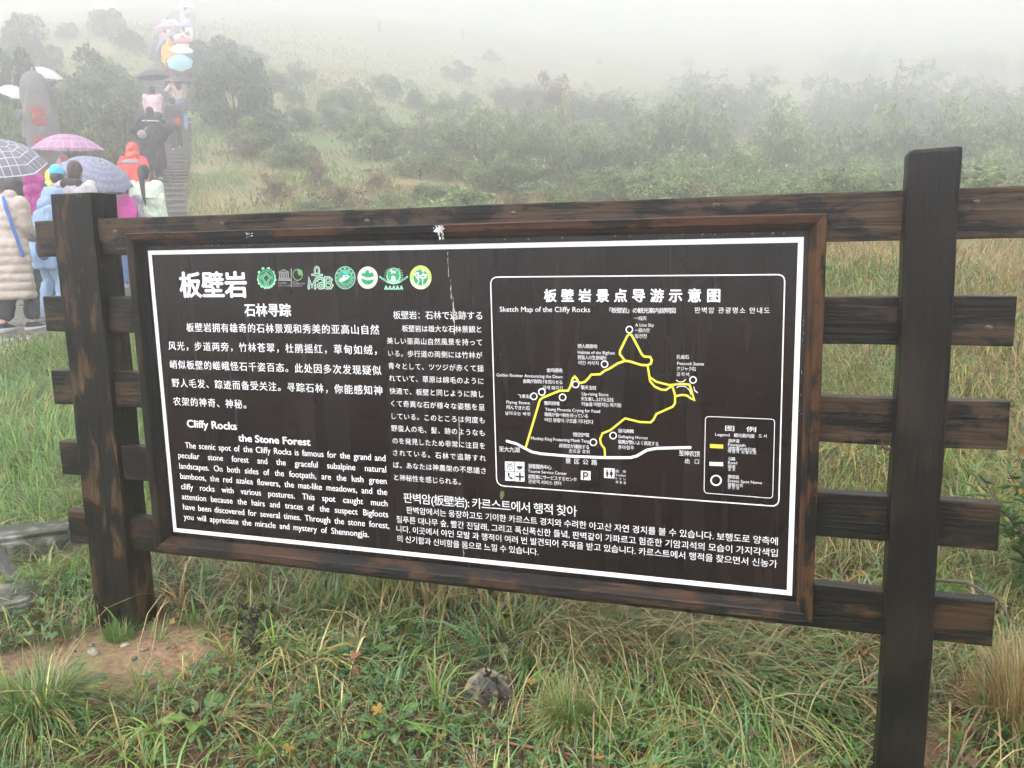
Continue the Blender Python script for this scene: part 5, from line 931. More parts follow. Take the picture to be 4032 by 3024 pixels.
o = link('plank', timber(-pl_, pl_, -.034, .034, -.012, .012, .003, 31, .003), plain('grey_old_plank', (.06, .055, .052), .5, 30, .5)); o.location = (pa+pb)/2; o.rotation_mode = 'QUATERNION'; o.rotation_quaternion = (pb-pa).to_track_quat('X', 'Y') @ Matrix.Rotation(R_(60), 4, 'X').to_quaternion(); tag(o, 'grey weathered plank leaning against the mossy concrete block', 'plank')
put('lichen_rock', rock_mesh(.12, .08, .085, 77, .42, 4), stonemat('lichen_stone', (.022, .021, .021), (.085, .08, .07), (.36, .30, .18), 17, .56, .7), 1.285, .06, -.006, 'grey rock with pale lichen half sunk in the grass below the board', 'rock', .3)
put('dark_rock', rock_mesh(.13, .09, .13, 78, .3, 4), stonemat('dark_stone', (.02, .02, .017), (.06, .055, .04), (.03, .035, .015), 14, .5), .98, .68, .02, 'dark mossy rock in the shadow under the board', 'rock')
pc = [(.13, .135, .15), (.30, .25, .19), (.20, .14, .09), (.42, .36, .29), (.09, .09, .09)]
PEB = [(-.13, -.30, .020, 0), (-.155, -.355, .014, 0), (-.30, -.345, .015, 3), (-.27, -.19, .022, 1), (-.20, -.10, .016, 1), (-.09, -.17, .011, 4), (-.33, -.14, .013, 4), (.02, -.23, .010, 3), (-.05, -.37, .009, 4), (-.40, -.40, .026, 2), (-.1, -.11, .014, 2), (2.43, .10, .020, 3)]
for k, (x, y, r, ci) in enumerate(PEB):
    nm = ('blue grey', 'buff', 'brown', 'pale', 'dark grey')[ci]
    put('pebble', rock_mesh(r*1.3, r, r*.75, 200+k, .3, 2), plain('pebble_%s' % nm.replace(' ', '_'), pc[ci], .55, 60, .3), x, y, r*.2,
        ('large blue grey pebble in the middle of the orange soil' if k == 0 else 'white stone in the grass near the right post' if k == 11 else 'small %s pebble lying on the bare orange soil' % nm), 'pebble', k, None if k in (0, 11) else 'pebbles on the bare soil')
# ---------------------------------------------------------------- people
def V3(*a): return np.array(a, float)
def capsule(p1, r1, p2, r2, n=12):
    p1 = np.array(p1, float); p2 = np.array(p2, float); d = p2-p1; L_ = np.linalg.norm(d); t = d/L_ if L_ > 1e-9 else V3(0, 0, 1)
    P = []; Rr = []
    for k in range(4): a = math.pi/2*(1-k/4); P.append(p1-t*r1*math.sin(a)); Rr.append(max(r1*math.cos(a), r1*.08))
    for k in range(5): P.append(p1+d*k/4); Rr.append(r1+(r2-r1)*k/4)
    for k in range(1, 5): a = math.pi/2*k/4; P.append(p2+t*r2*math.sin(a)); Rr.append(max(r2*math.cos(a), r2*.08))
    return tube2(P, Rr, t, n)
def tube2(P, Rr, t, n):
    a = V3(0, 0, 1) if abs(t[2]) < .9 else V3(1, 0, 0); u = np.cross(t, a); u /= np.linalg.norm(u); w = np.cross(t, u); V = []; Fc = []
    for p, r in zip(P, Rr):
        for k in range(n): b = 2*math.pi*k/n; V.append(p+(u*math.cos(b)+w*math.sin(b))*r)
    m = len(P)
    for i in range(m-1):
        for k in range(n): Fc.append([i*n+k, i*n+(k+1) % n, (i+1)*n+(k+1) % n, (i+1)*n+k])
    Fc += [list(range(n))[::-1], [(m-1)*n+k for k in range(n)]]
    return np.array(V), Fc
def ellipsoid(c, r, n=14, m=9):
    V = []; Fc = []
    for i in range(m):
        a = math.pi*(i+.15)/(m-.7) if False else math.pi*(.03+.94*i/(m-1))
        for k in range(n): b = 2*math.pi*k/n; V.append((c[0]+r[0]*math.sin(a)*math.cos(b), c[1]+r[1]*math.sin(a)*math.sin(b), c[2]-r[2]*math.cos(a)))
    for i in range(m-1):
        for k in range(n): Fc.append([i*n+k, i*n+(k+1) % n, (i+1)*n+(k+1) % n, (i+1)*n+k])
    Fc += [list(range(n))[::-1], [(m-1)*n+k for k in range(n)]]
    return np.array(V), Fc
def loft(rings, n=28, fn=None):
    """rings: (centre, rx, ry); closed volume"""
    V = []; Fc = []; m = len(rings)
    for i, (c, rx, ry) in enumerate(rings):
        for k in range(n):
            b = 2*math.pi*k/n; f = fn(i/(m-1), b) if fn else 1
            V.append((c[0]+rx*f*math.cos(b), c[1]+ry*f*math.sin(b), c[2]))
    for i in range(m-1):
        for k in range(n): Fc.append([i*n+k, i*n+(k+1) % n, (i+1)*n+(k+1) % n, (i+1)*n+k])
    Fc += [list(range(n))[::-1], [(m-1)*n+k for k in range(n)]]
    return np.array(V), Fc
from mathutils import noise as mnoise
Vector_s = Matrix.Diagonal((9., 9., 5.))
def fuse(name, prims, voxel, smooth, mat, parent, label=None, wr=0.):
    """join overlapping closed shapes into one continuous skin"""
    v, f, _ = joinv(prims); me = mesh(name, v, f)
    bm = bmesh.new(); bm.from_mesh(me); bmesh.ops.recalc_face_normals(bm, faces=bm.faces); bm.to_mesh(me); bm.free()
    ob = bpy.data.objects.new(name, me); COL.objects.link(ob)
    md = ob.modifiers.new('r', 'REMESH'); md.mode = 'VOXEL'; md.voxel_size = voxel; md.use_smooth_shade = True
    if smooth: s = ob.modifiers.new('s', 'SMOOTH'); s.iterations = smooth; s.factor = .5
    bpy.context.view_layer.update()
    m2 = bpy.data.meshes.new_from_object(ob.evaluated_get(bpy.context.evaluated_depsgraph_get())); m2.name = name
    bpy.data.objects.remove(ob); bpy.data.meshes.remove(me)
    if wr:                                          # creases of worn cloth
        sd = Vector((hash(name) % 7, len(m2.vertices) % 13, 0))
        nn = [v.normal.copy() for v in m2.vertices]
        for v, q in zip(m2.vertices, nn):
            p = (Vector_s @ v.co)+sd; a = abs(mnoise.noise(p))+.5*abs(mnoise.noise(p*2.3)); v.co += q*(a-.28)*wr
    m2.materials.clear(); o = link(name, m2, mat, parent)
    if label: o['label'] = label
    return o
MC = {}
def cloth(name, col, rough=.75, trans=0., var=.12):
    k = (name, tuple(col))
    if k not in MC: MC[k] = plain(name, col, rough, 14, var, .4, .25, trans)
    return MC[k]
SKIN = plain('skin', (.46, .27, .19), .5)
HAIR = plain('black_hair', (.012, .010, .010), .45, 60, .5, .5, .4)
BROWNHAIR = plain('brown_hair', (.045, .022, .018), .45, 60, .5, .5, .4)
WHITE_SHOE = plain('white_sole', (.6, .6, .6), .5)
def ik(sh, target, l1, l2, pole):
    d = target-sh; D = np.linalg.norm(d); D2 = min(D, (l1+l2)*.995); d = d/max(D, 1e-6); tgt = sh+d*D2
    a = (l1*l1-l2*l2+D2*D2)/(2*D2); h = math.sqrt(max(l1*l1-a*a, 0)); p = pole-d*(pole @ d); p /= max(np.linalg.norm(p), 1e-6)
    return sh+d*a+p*h, tgt
def rotx(p, piv, a):
    q = p-piv; c, s = math.cos(a), math.sin(a); return piv+V3(q[0], q[1]*c+q[2]*s, -q[1]*s+q[2]*c)
def person(label, loc, face, H=1.62, lean=.12, stride=.22, rise=.0, armL='down', armR='down', head=.1, coat=None, trousers=None, shoes=(.03, .03, .035), hair='short', hood=None, cap=None, vox=.013, group=None, extras=(), hairmat=None, turn=0., skirt=None, gloves=None):
    """face: world xy direction the person looks; all built in local axes with +Y ahead"""
    s = H/1.65
    yaw = math.atan2(-face[0], face[1])
    e = empty('person', loc, yaw, label, 'person', group)
    cz, sz_ = math.cos(yaw), math.sin(yaw)
    def to_local(w):
        q = np.array(w, float)-np.array(loc); return V3(q[0]*cz+q[1]*sz_, -q[0]*sz_+q[1]*cz, q[2])
    piv = V3(0, 0, .9*s)
    up = lambda x, y, z: rotx(V3(x, y, z)*s, piv, lean)
    hipL, hipR = V3(-.09, 0, .87)*s, V3(.09, 0, .87)*s
    footR = V3(.10, stride*.6, .075+rise)*s; footL = V3(-.10, -stride*.4, .075)*s
    kneeR, footR = ik(hipR, footR, .42*s, .415*s, V3(0, 1, 0)); kneeL, footL = ik(hipL, footL, .42*s, .415*s, V3(0, 1, 0))
    waist, chest, neck = up(0, 0, 1.05), up(0, -.005, 1.26), up(0, 0, 1.42)
    hc = neck+V3(math.sin(turn)*.02, .035+math.sin(head)*.07, .125*math.cos(head))*s
    shL, shR = up(-.175, 0, 1.36), up(.175, 0, 1.36)
    J = {}
    for side, sh, mode in ((-1, shL, armL), (1, shR, armR)):
        if isinstance(mode, str):
            tg = {'down': up(side*.235, .03, .84), 'pocket': up(side*.20, .12, .98), 'akimbo': up(side*.19, .06, 1.0), 'front': up(side*.07, .27, 1.06), 'back': up(side*.26, -.1, .88)}[mode]
            pole = V3(side*1., -.6, -.1) if mode in ('pocket', 'akimbo') else V3(side*.5, -.8, -.4)
        else: tg = to_local(mode); pole = V3(side*.6, -.3, -.9)
        J[side] = (sh,)+ik(sh, tg, .275*s, .25*s, pole)
    def hd(p): return p
    # --- body: one continuous skin
    B = [capsule(hipL*.9+V3(0, 0, .03), .085*s, hipR*.9+V3(0, 0, .03), .085*s), loft([(V3(0, 0, .84)*s, .14*s, .10*s), (V3(0, 0, .92)*s, .155*s, .11*s), (waist, .125*s, .09*s), (chest, .16*s, .105*s), (up(0, 0, 1.36), .15*s, .085*s), (up(0, 0, 1.41), .06*s, .055*s)], 20),
         capsule(up(0, 0, 1.36), .058*s, neck+V3(0, .02, .06)*s, .052*s), ellipsoid(hc, V3(.073, .092, .112)*s), ellipsoid(hc+V3(0, .035, -.05)*s, V3(.05, .05, .06)*s),
         capsule(hc+V3(0, .085, .0)*s, .012*s, hc+V3(0, .104, -.028)*s, .016*s, 8), ellipsoid(hc+V3(0, .088, -.058)*s, V3(.024, .010, .010)*s, 10, 6)]
    for sd in (-1, 1):
        B += [ellipsoid(hc+V3(sd*.074, .0, -.01)*s, V3(.012, .02, .031)*s, 8, 6), ellipsoid(hc+V3(sd*.03, .078, .012)*s, V3(.016, .012, .010)*s, 8, 6)]
        sh, el, wr = J[sd]; B += [capsule(sh, .052*s, el, .040*s), capsule(el, .039*s, wr, .027*s)]
        d = (wr-el)/np.linalg.norm(wr-el); side_v = np.cross(d, V3(0, 0, 1)); side_v = side_v/max(np.linalg.norm(side_v), 1e-6) if np.linalg.norm(side_v) > .2 else V3(0, 1, 0)
        grip = not isinstance(armL if sd < 0 else armR, str)
        B.append(capsule(wr+d*.02*s, .028*s, wr+d*.07*s, .030*s, 10))
        for q in range(4):
            b0 = wr+d*.085*s+side_v*(q-1.5)*.017*s; n_ = np.cross(d, side_v); ln = (.036, .042, .040, .030)[q]*s
            b1 = b0+d*ln+n_*(.012 if not grip else .022)*s; b2 = b1+d*ln*(.5 if not grip else -.3)+n_*(.02 if not grip else .03)*s
            B += [capsule(b0, .0105*s, b1, .0095*s, 6), capsule(b1, .0095*s, b2, .008*s, 6)]
        t0 = wr+d*.035*s-side_v*.026*s; B += [capsule(t0, .012*s, t0+d*.035*s-side_v*.022*s, .010*s, 6), capsule(t0+d*.035*s-side_v*.022*s, .010*s, t0+d*.06*s-side_v*.018*s, .008*s, 6)]
    for hp, kn, ft in ((hipL, kneeL, footL), (hipR, kneeR, footR)):
        B += [capsule(hp, .085*s, kn, .056*s), capsule(kn, .055*s, ft, .036*s), capsule(ft+V3(0, -.03, -.035)*s, .034*s, ft+V3(0, .13, -.045)*s, .028*s)]
    fuse('body', B, min(vox, .011), 2, SKIN, e)
    # --- trousers, shoes
    if trousers:
        col, cut = trousers
        T = [loft([(V3(0, 0, .80)*s, .155*s, .12*s), (V3(0, 0, .95)*s, .17*s, .128*s), (waist, .14*s, .105*s)], 18)]
        for hp, kn, ft in ((hipL, kneeL, footL), (hipR, kneeR, footR)):
            en = kn+(ft-kn)*cut; T += [capsule(hp, .098*s, kn, .078*s), capsule(kn, .078*s, en, .078*s)]
        fuse('trousers', T, vox, 2, cloth('trousers', col), e, None, .035)
    if skirt:
        col, z1 = skirt
        fuse('skirt', [loft([(waist, .15*s, .11*s), (V3(0, 0, .92)*s, .19*s, .14*s), (V3(0, 0, z1)*s, .25*s, .2*s)], 24, lambda t, b: 1+.04*t*math.sin(b*9))], vox, 2, cloth('skirt', col), e)
    for ft in (footL, footR):
        o = fuse('shoe', [loft([(ft+V3(0, .04, -.072)*s, .047*s, .138*s), (ft+V3(0, .04, -.045)*s, .05*s, .14*s), (ft+V3(0, .02, -.02)*s, .043*s, .10*s), (ft+V3(0, -.015, .012)*s, .042*s, .05*s)], 16)], .011, 1, cloth('shoe', shoes), e)
        sl = link('sole', mesh('sole', *loft([(ft+V3(0, .045, -.088)*s, .050*s, .148*s), (ft+V3(0, .045, -.060)*s, .057*s, .156*s), (ft+V3(0, .04, -.044)*s, .054*s, .148*s)], 18)), WHITE_SHOE, o)
    # --- coat
    if coat:
        cm = coat.get('mat') or cloth(coat.get('name', 'jacket'), coat['col'], coat.get('rough', .7), coat.get('trans', 0)); hem = coat.get('hem', .75); w = coat.get('w', 1.); fl = coat.get('flare', 1.05); q = coat.get('quilt', 0); nr = int(60 if q else 22)
        keys = [(1.415, .075, .068), (1.39, .135, .095), (1.34, .195*w, .118), (1.22, .20*w, .135), (1.05, .18*w, .13), (.9, .20*w*(.5+.5*fl), .15*(.5+.5*fl))]
        if hem < .85: keys.append((hem, .20*w*fl, .155*fl))
        else: keys = [k for k in keys if k[0] > hem+.02]+[(hem, .195*w*fl, .14*fl)]
        zk = np.array([k[0] for k in keys])[::-1]; xk = np.array([k[1] for k in keys])[::-1]; yk = np.array([k[2] for k in keys])[::-1]
        rings = []; zl = np.linspace(1.415, hem, nr)
        for z in zl:
            c = up(0, -.005, z) if z > .9 else V3(0, (stride*.06)*(.9-z)/.9, z)*s
            b_ = 1+(.09*abs(math.sin(math.pi*(z-hem)/q))**.5-.05 if q else 0)
            rings.append((c, np.interp(z, zk, xk)*s*b_, np.interp(z, zk, yk)*s*b_))
        ph = (hash(label) % 100)/16
        def fold(t, b): return 1+(.03*t*t*math.sin(b*5+ph)+.018*t*math.sin(b*11+ph*2+t*3) if not q else .02*math.sin(b*3+ph+t*5)+.012*math.sin(b*7+t*9))
        A = [loft(rings, 36, fold)]
        for sd in (-1, 1):
            sh, el, wr = J[sd]; r1, r2, r3 = (.078, .068, .055) if not coat.get('wide') else (.085, .082, .078)
            for (a, ra, b_, rb) in ((sh, r1, el, r2), (el, r2, wr, r3)):
                if q:
                    L_ = np.linalg.norm(b_-a); k = max(2, round(L_/(.075*s)))
                    for i in range(k):
                        u0 = (i+.5)/k; p = a+(b_-a)*u0; dd = (b_-a)/L_; A.append(capsule(p-dd*.012*s, (ra+(rb-ra)*u0)*s*1.08, p+dd*.012*s, (ra+(rb-ra)*u0)*s*1.08, 14))
                A.append(capsule(a, ra*s*(.94 if q else 1), b_, rb*s*(.94 if q else 1), 16))
        if coat.get('collar'): A.append(capsule(up(-.03, -.0, 1.41), .075*s, up(.03, 0, 1.44), .07*s))
        o_coat = fuse(coat.get('name', 'jacket'), A, vox, 1 if q else 2, cm, e, None, .011 if q else .038)
        for (z0, z1, colr) in coat.get('bands', ()):
            rr = []
            for z in np.linspace(z1, z0, 6): rr.append((up(0, -.005, z), np.interp(z, zk, xk)*s*1.035, np.interp(z, zk, yk)*s*1.06))
            link('band', mesh('band', *loft(rr, 32), True), cloth('reflective_band', colr, .5), o_coat)
    # --- head gear
    if hood:
        col, tr, big = hood; hm = cloth('hood', col, .35 if tr else .5, tr)
        Hd = [ellipsoid(hc+V3(0, -.015, .012)*s, V3(.105, .118, .135)*s*big), capsule(neck+V3(-.03, -.02, .0)*s, .10*s, neck+V3(.03, -.02, .03)*s, .095*s), ellipsoid(hc+V3(0, .05, .05)*s, V3(.09, .085, .08)*s*big)]
        fuse('hood', Hd, vox, 2, hm, e, None, .03)
    elif cap:
        col = cap; fuse('beanie', [ellipsoid(hc+V3(0, -.008, .035)*s, V3(.089, .104, .105)*s)], vox, 1, cloth('beanie', col), e)
        fuse('hair', [ellipsoid(hc+V3(0, -.03, -.02)*s, V3(.082, .085, .10)*s)], vox, 1, HAIR, e)
    else:
        hm = hairmat or HAIR
        A = [ellipsoid(hc+V3(0, -.014, .026)*s, V3(.085, .098, .108)*s), ellipsoid(hc+V3(0, -.045, -.03)*s, V3(.078, .062, .09)*s)]
        if hair == 'bob':
            for sd in (-1, 1): A.append(ellipsoid(hc+V3(sd*.055, -.005, -.045)*s, V3(.04, .07, .11)*s))
            A += [ellipsoid(hc+V3(0, -.04, -.07)*s, V3(.088, .065, .10)*s), ellipsoid(hc+V3(0, .03, .055)*s, V3(.082, .068, .06)*s)]
        if hair == 'long': A += [capsule(hc+V3(0, -.06, -.05)*s, .075*s, up(0, -.13, 1.22), .06*s)]
        if hair == 'ponytail': A += [capsule(hc+V3(0, -.10, .03)*s, .03*s, hc+V3(.01, -.14, -.08)*s, .042*s), capsule(hc+V3(.01, -.14, -.08)*s, .042*s, up(.05, -.155, 1.20), .03*s), capsule(up(.05, -.155, 1.20), .03*s, up(.07, -.15, 1.06), .008*s)]
        fuse('hair', A, vox, 1, hm, e)
    for x in extras: x(e, up, s, J, hc, vox)
    return e
def strap(col, a, b_, name='strap', w=.03):
    def f(e, up, s, J, hc, vox):
        P = [up(*p) for p in a]; fuse(name, [capsule(P[i], w*s, P[i+1], w*s, 8) for i in range(len(P)-1)], .009, 1, cloth(name, col), e)
        if b_: fuse('bag', [ellipsoid(up(*b_[0]), V3(*b_[1])*s)], .012, 1, cloth('bag', col), e)
    return f
def backpack(col, c=(0, -.22, 1.18), r=(.15, .10, .21)):
    def f(e, up, s, J, hc, vox): fuse('backpack', [ellipsoid(up(*c), V3(*r)*s), ellipsoid(up(c[0], c[1]-.06, c[2]-.07), V3(r[0]*.8, r[1]*.6, r[2]*.5)*s)], .012, 1, cloth('backpack', col), e)
    return f
# ---------------------------------------------------------------- umbrellas
def umbrella_mat(name, base, line=None, pitch=.085, lw=.16, line2=None, dark=None, rough=.45, trans=.35):
    m, nt, b = newmat(name); c = base
    if line:
        uv = N(nt, 'ShaderNodeUVMap'); sp = N(nt, 'ShaderNodeSeparateXYZ'); nt.links.new(uv.outputs[0], sp.inputs[0])
        def lines(o, per, wd, off=0):
            a = N(nt, 'ShaderNodeMath', operation='MULTIPLY_ADD'); nt.links.new(o, a.inputs[0]); a.inputs[1].default_value = 1/per; a.inputs[2].default_value = off
            f = N(nt, 'ShaderNodeMath', operation='FRACT'); nt.links.new(a.outputs[0], f.inputs[0])
            l = N(nt, 'ShaderNodeMath', operation='LESS_THAN'); nt.links.new(f.outputs[0], l.inputs[0]); l.inputs[1].default_value = wd; return l.outputs[0]
        if dark:
            mx = N(nt, 'ShaderNodeMath', operation='MULTIPLY'); nt.links.new(lines(sp.outputs[0], pitch, .5, .25), mx.inputs[0]); nt.links.new(lines(sp.outputs[1], pitch, .5, .25), mx.inputs[1]); c = mix(nt, mx.outputs[0], c, dark)
        mx = N(nt, 'ShaderNodeMath', operation='MAXIMUM'); nt.links.new(lines(sp.outputs[0], pitch, lw, .5+lw/2), mx.inputs[0]); nt.links.new(lines(sp.outputs[1], pitch, lw), mx.inputs[1])
        c = mix(nt, mx.outputs[0], c, line)
    tr = N(nt, 'ShaderNodeBsdfTranslucent')
    for k in (b.inputs['Base Color'], tr.inputs[0]):
        if hasattr(c, 'node'): nt.links.new(c, k)
        else: k.default_value = (*c, 1)
    b.inputs['Roughness'].default_value = rough
    ms = N(nt, 'ShaderNodeMixShader'); ms.inputs[0].default_value = trans; nt.links.new(b.outputs[0], ms.inputs[1]); nt.links.new(tr.outputs[0], ms.inputs[2]); nt.links.new(ms.outputs[0], nt.nodes['Material Output'].inputs[0])
    return m
UM_STEEL = plain('umbrella_steel', (.25, .25, .26), .3); UM_GRIP = plain('umbrella_grip', (.03, .03, .03), .5)
def umbrella(label, apex, axis, R=.5, mat=None, ribs=8, length=.74, depth=.36, group=None, shaftmat=None):
    ax = Vector(axis).normalized(); q = Vector((0, 0, 1)).rotation_difference(ax)
    e = empty('umbrella', apex, 0, label, 'umbrella', group); e.rotation_mode = 'QUATERNION'; e.rotation_quaternion = q
    V = []; Fc = []; UV = []; nr = 9; na = ribs*6; dp = depth*R/.5*1.0
    dp = depth*R*1.2
    for i in range(nr+1):
        t = i/nr
        for k in range(na):
            a = 2*math.pi*k/na; la = (a % (2*math.pi/ribs))-math.pi/ribs; u = la/(math.pi/ribs)
            sag = 1-(.10*(1-u*u))*t**1.3; r = R*t*sag; z = -dp*(t**2.1)+(.02*R*(1-u*u))*t*(1-t)*4*.6
            V.append((r*math.cos(a), r*math.sin(a), z)); UV.append((r*math.sin(la), r*math.cos(la)))
    for i in range(nr):
        for k in range(na): Fc.append([i*na+k, i*na+(k+1) % na, (i+1)*na+(k+1) % na, (i+1)*na+k])
    link('canopy', mesh('canopy', V, np.array(Fc), True, None, UV), mat, e)
    v, f = tube([(0, 0, -.005), (0, 0, -length)], .0055, 8); link('shaft', mesh('shaft', v, f, True), shaftmat or UM_STEEL, e)
    v, f = tube([(0, 0, -.005), (0, 0, .05)], [.008, .005], 8); link('ferrule', mesh('ferrule', v, f, True), UM_STEEL, e)
    v, f = tube([(0, 0, -length+.10), (0, 0, -length), (0, .012, -length-.03), (0, .035, -length-.04)], [.012, .013, .013, .012], 8); link('handle', mesh('handle', v, f, True), UM_GRIP, e)
    for k in range(ribs):
        a = 2*math.pi*k/ribs; P = [(R*t*math.cos(a)*.985, R*t*math.sin(a)*.985, -dp*t**2.1-.006) for t in np.linspace(.02, 1, 7)]
        v, f = tube(P, .002, 4); link('rib', mesh('rib', v, f, True), UM_STEEL, e)
    return np.array(apex)-np.array(ax)*(length-.05)          # where the hand grips it
# ---------------------------------------------------------------- the red lettered stone
e_st = empty('inscribed_stone', (-12.55, 11.35, float(gz(-12.55, 11.35))), math.atan2(14.6, 14.2)-math.pi/2+math.pi*0, 'tall grey standing stone with red carved characters left of the stairs', 'standing stone')
e_st.rotation_euler = (0, 0, math.atan2(14.85, -14.0)+math.pi/2+math.pi)
e_st.rotation_euler = (0, 0, R_(46.7))
SH_ = 2.72
def stone_rings():
    out = []
    for t in np.linspace(0, 1, 40):
        z = -.4+(SH_+.4)*t; w = np.interp(t, [0, .15, .5, .8, .92, .98, 1], [.64, .57, .47, .40, .34, .22, .06]); d = np.interp(t, [0, .5, .85, 1], [.34, .27, .2, .04]); out.append((V3(.06*math.sin(t*3.)-.10*max(0, t-.8)*3, 0, z), w, d))
    return out
def stone_f(t, b):
    return (1-.10*max(0, -math.sin(b))**6*.0)*(1+.07*math.sin(b*3+t*7)+.05*math.sin(b*5-t*15)+.035*math.sin(b*9+t*31)+.03*math.sin(b*15+t*53))
e_st.scale = (.74, .8, .93); e_st.location = (-12.32, 11.42, float(gz(-12.32, 11.42)))
v, f = loft(stone_rings(), 44, stone_f)
front = v[:, 1] < -.16; v[front, 1] = -.16+(v[front, 1]+.16)*.25
o = link('stone', mesh('stone', v, f, True), stonemat('stele_rock', (.09, .086, .083), (.19, .18, .172), (.075, .085, .055), 3, .62), e_st)  # greys raised towards the fog: haze put into the stone colour
red = plain('red_carving_paint', (.50, .05, .04), .6, 30, .2)
for ch, z, sz in (('板', 1.78, .43), ('壁', 1.15, .42), ('岩', .50, .42)):
    cu = bpy.data.curves.new('t', 'FONT'); cu.body = ch; cu.size = 1; cu.resolution_u = 2; cu.extrude = .06; cu.offset = .012
    ob = bpy.data.objects.new('t', cu); COL.objects.link(ob); bpy.context.view_layer.update()
    me = bpy.data.meshes.new_from_object(ob.evaluated_get(bpy.context.evaluated_depsgraph_get())); bpy.data.objects.remove(ob)
    me.transform(Matrix.Translation((0, -.185, z)) @ Matrix.Rotation(math.pi/2, 4, 'X') @ Matrix.Scale(sz, 4) @ Matrix.Rotation(R_(random.uniform(-4, 4)), 4, 'Z') @ Matrix.Translation((-.5, -.38, 0)))
    me.materials.clear(); link('inscription', me, red, e_st)
# ---------------------------------------------------------------- visitors
FW2 = np.array([-.3195, .9476]); RT2 = np.array([.9476, .3195])
def G(x, y): return (x, y, float(gz(x, y))+.0)
def P_(x, y): return (x, y, float(ground_z(x, y)+bumps(x, y)*.5+.012))
def T_(x, y): return (x, y, stair_z(x, y)+.005)
U_ = {}
plaid_w = umbrella_mat('umbrella_grey_white_check', (.22, .21, .25), (.72, .72, .78), .085, .11)
plaid_p = umbrella_mat('umbrella_purple_check', (.52, .30, .48), (.72, .50, .66), .11, .14, trans=.45)
plaid_b = umbrella_mat('umbrella_blue_check', (.30, .315, .38), (.19, .20, .34), .085, .26, dark=(.17, .18, .21), trans=.2)
def solid(n, c, t=.3): return umbrella_mat('umbrella_'+n, c, trans=t)
h1 = umbrella('grey umbrella with white grid lines at the left picture edge', (-6.22, 4.97, 2.27), (.36, -.30, .88), .48, plaid_w)
h2 = umbrella('purple checked umbrella held upright in front of the lettered stone', (-7.63, 7.35, 2.69), (.03, -.04, 1), .475, plaid_p, 12, shaftmat=plain('dark_red_shaft', (.12, .02, .03), .4))
h3 = umbrella('blue checked umbrella tilted to the right above the left post', (-6.55, 6.78, 2.22), (.50, -.16, .84), .475, plaid_b, 10)
A_ = dict
# nearest group
person('woman in a long beige quilted coat with a blue shoulder strap at the left edge', P_(-5.46, 4.24), (.05, 1.), 1.58, .16, .2, 0, 'pocket', 'front', .75, A_(name='quilted_coat', col=(.41, .335, .29), hem=.34, w=1.12, flare=1.22, quilt=.092, wide=1, collar=1, rough=.4), ((.022, .026, .036), .74), (.03, .032, .04), 'bob', vox=.012,
       extras=[strap((.035, .13, .46), [(.08, -.12, 1.40), (.15, -.15, 1.30), (.215, -.125, 1.12), (.245, -.07, .95), (.262, -.02, .80)], None, 'blue_strap', .019), strap((.03, .09, .34), [(.24, .05, 1.05), (.22, .20, 1.0)], ((.17, .30, .92), (.05, .09, .13)), 'bag_strap', .012)])
person('person in a magenta hooded raincoat behind the woman in beige', P_(-6.42, 5.50), tuple(FW2*.9+RT2*.2), 1.6, .06, .1, 0, tuple(h1), 'down', .2, A_(name='raincoat', col=(.62, .03, .34), hem=.55, w=1.05, flare=1.25, rough=.3), ((.04, .04, .05), .95), hood=((.72, .03, .42), .15, 1.02))
person('person in a translucent light blue hooded rain cape facing right', P_(-5.84, 5.03), tuple(RT2*.75+FW2*.65), 1.45, .22, .24, 0, 'front', 'front', .55, A_(name='rain_cape', col=(.42, .60, .80), hem=.62, w=1.05, flare=1.2, rough=.2, trans=.45), ((.36, .52, .70), .95), (.05, .05, .06), hood=((.40, .58, .80), .4, 1.02))
person('person in a turquoise cap and dark jacket with a pale stripe', P_(-6.78, 6.26), tuple(UP), 1.69, .05, .12, 0, 'down', 'down', .1, A_(name='jacket', col=(.06, .06, .07), hem=.78, w=1.1, bands=[(1.22, 1.26, (.5, .5, .5))]), ((.05, .05, .06), .95), cap=(.08, .52, .74))
person('person in a red jacket and pink hood holding the purple umbrella', P_(-7.92, 7.55), tuple(UP), 1.74, .03, .1, 0, 'down', tuple(h2), .05, A_(name='raincoat', col=(.66, .06, .05), hem=.6, w=1.1, flare=1.2, rough=.4), ((.04, .04, .05), .95), hood=((.76, .30, .28), .2, 1.05))
person('person in a yellow hooded raincoat mostly hidden behind the brown haired person', P_(-7.52, 6.92), tuple(UP), 1.62, .04, .1, 0, 'down', 'down', .1, A_(name='raincoat', col=(.78, .74, .10), hem=.6, w=1.05, flare=1.2, rough=.35), ((.04, .04, .05), .95), hood=((.80, .76, .10), .2, 1.))
person('person with reddish brown hair in a pale jacket with dark collar above the left post', P_(-6.17, 5.93), tuple(UP*.9+RT2*.35), 1.72, .02, .12, 0, 'down', 'down', .05, A_(name='jacket', col=(.50, .47, .48), hem=.8, w=1.08), ((.05, .09, .2), .95), hairmat=BROWNHAIR, extras=[lambda e, up, s, J, hc, vox: fuse('dark_collar', [capsule(up(-.075, -.05, 1.40), .07*s, up(.055, -.05, 1.40), .065*s)], .012, 2, cloth('dark_collar', (.03, .03, .03)), e)])
person('person in dark clothes under the blue checked umbrella', P_(-6.94, 7.17), tuple(UP), 1.6, .08, .15, 0, tuple(h3), 'down', .2, A_(name='jacket', col=(.05, .045, .05), hem=.75, w=1.08), ((.03, .03, .04), .95), extras=[backpack((.10, .10, .11))])
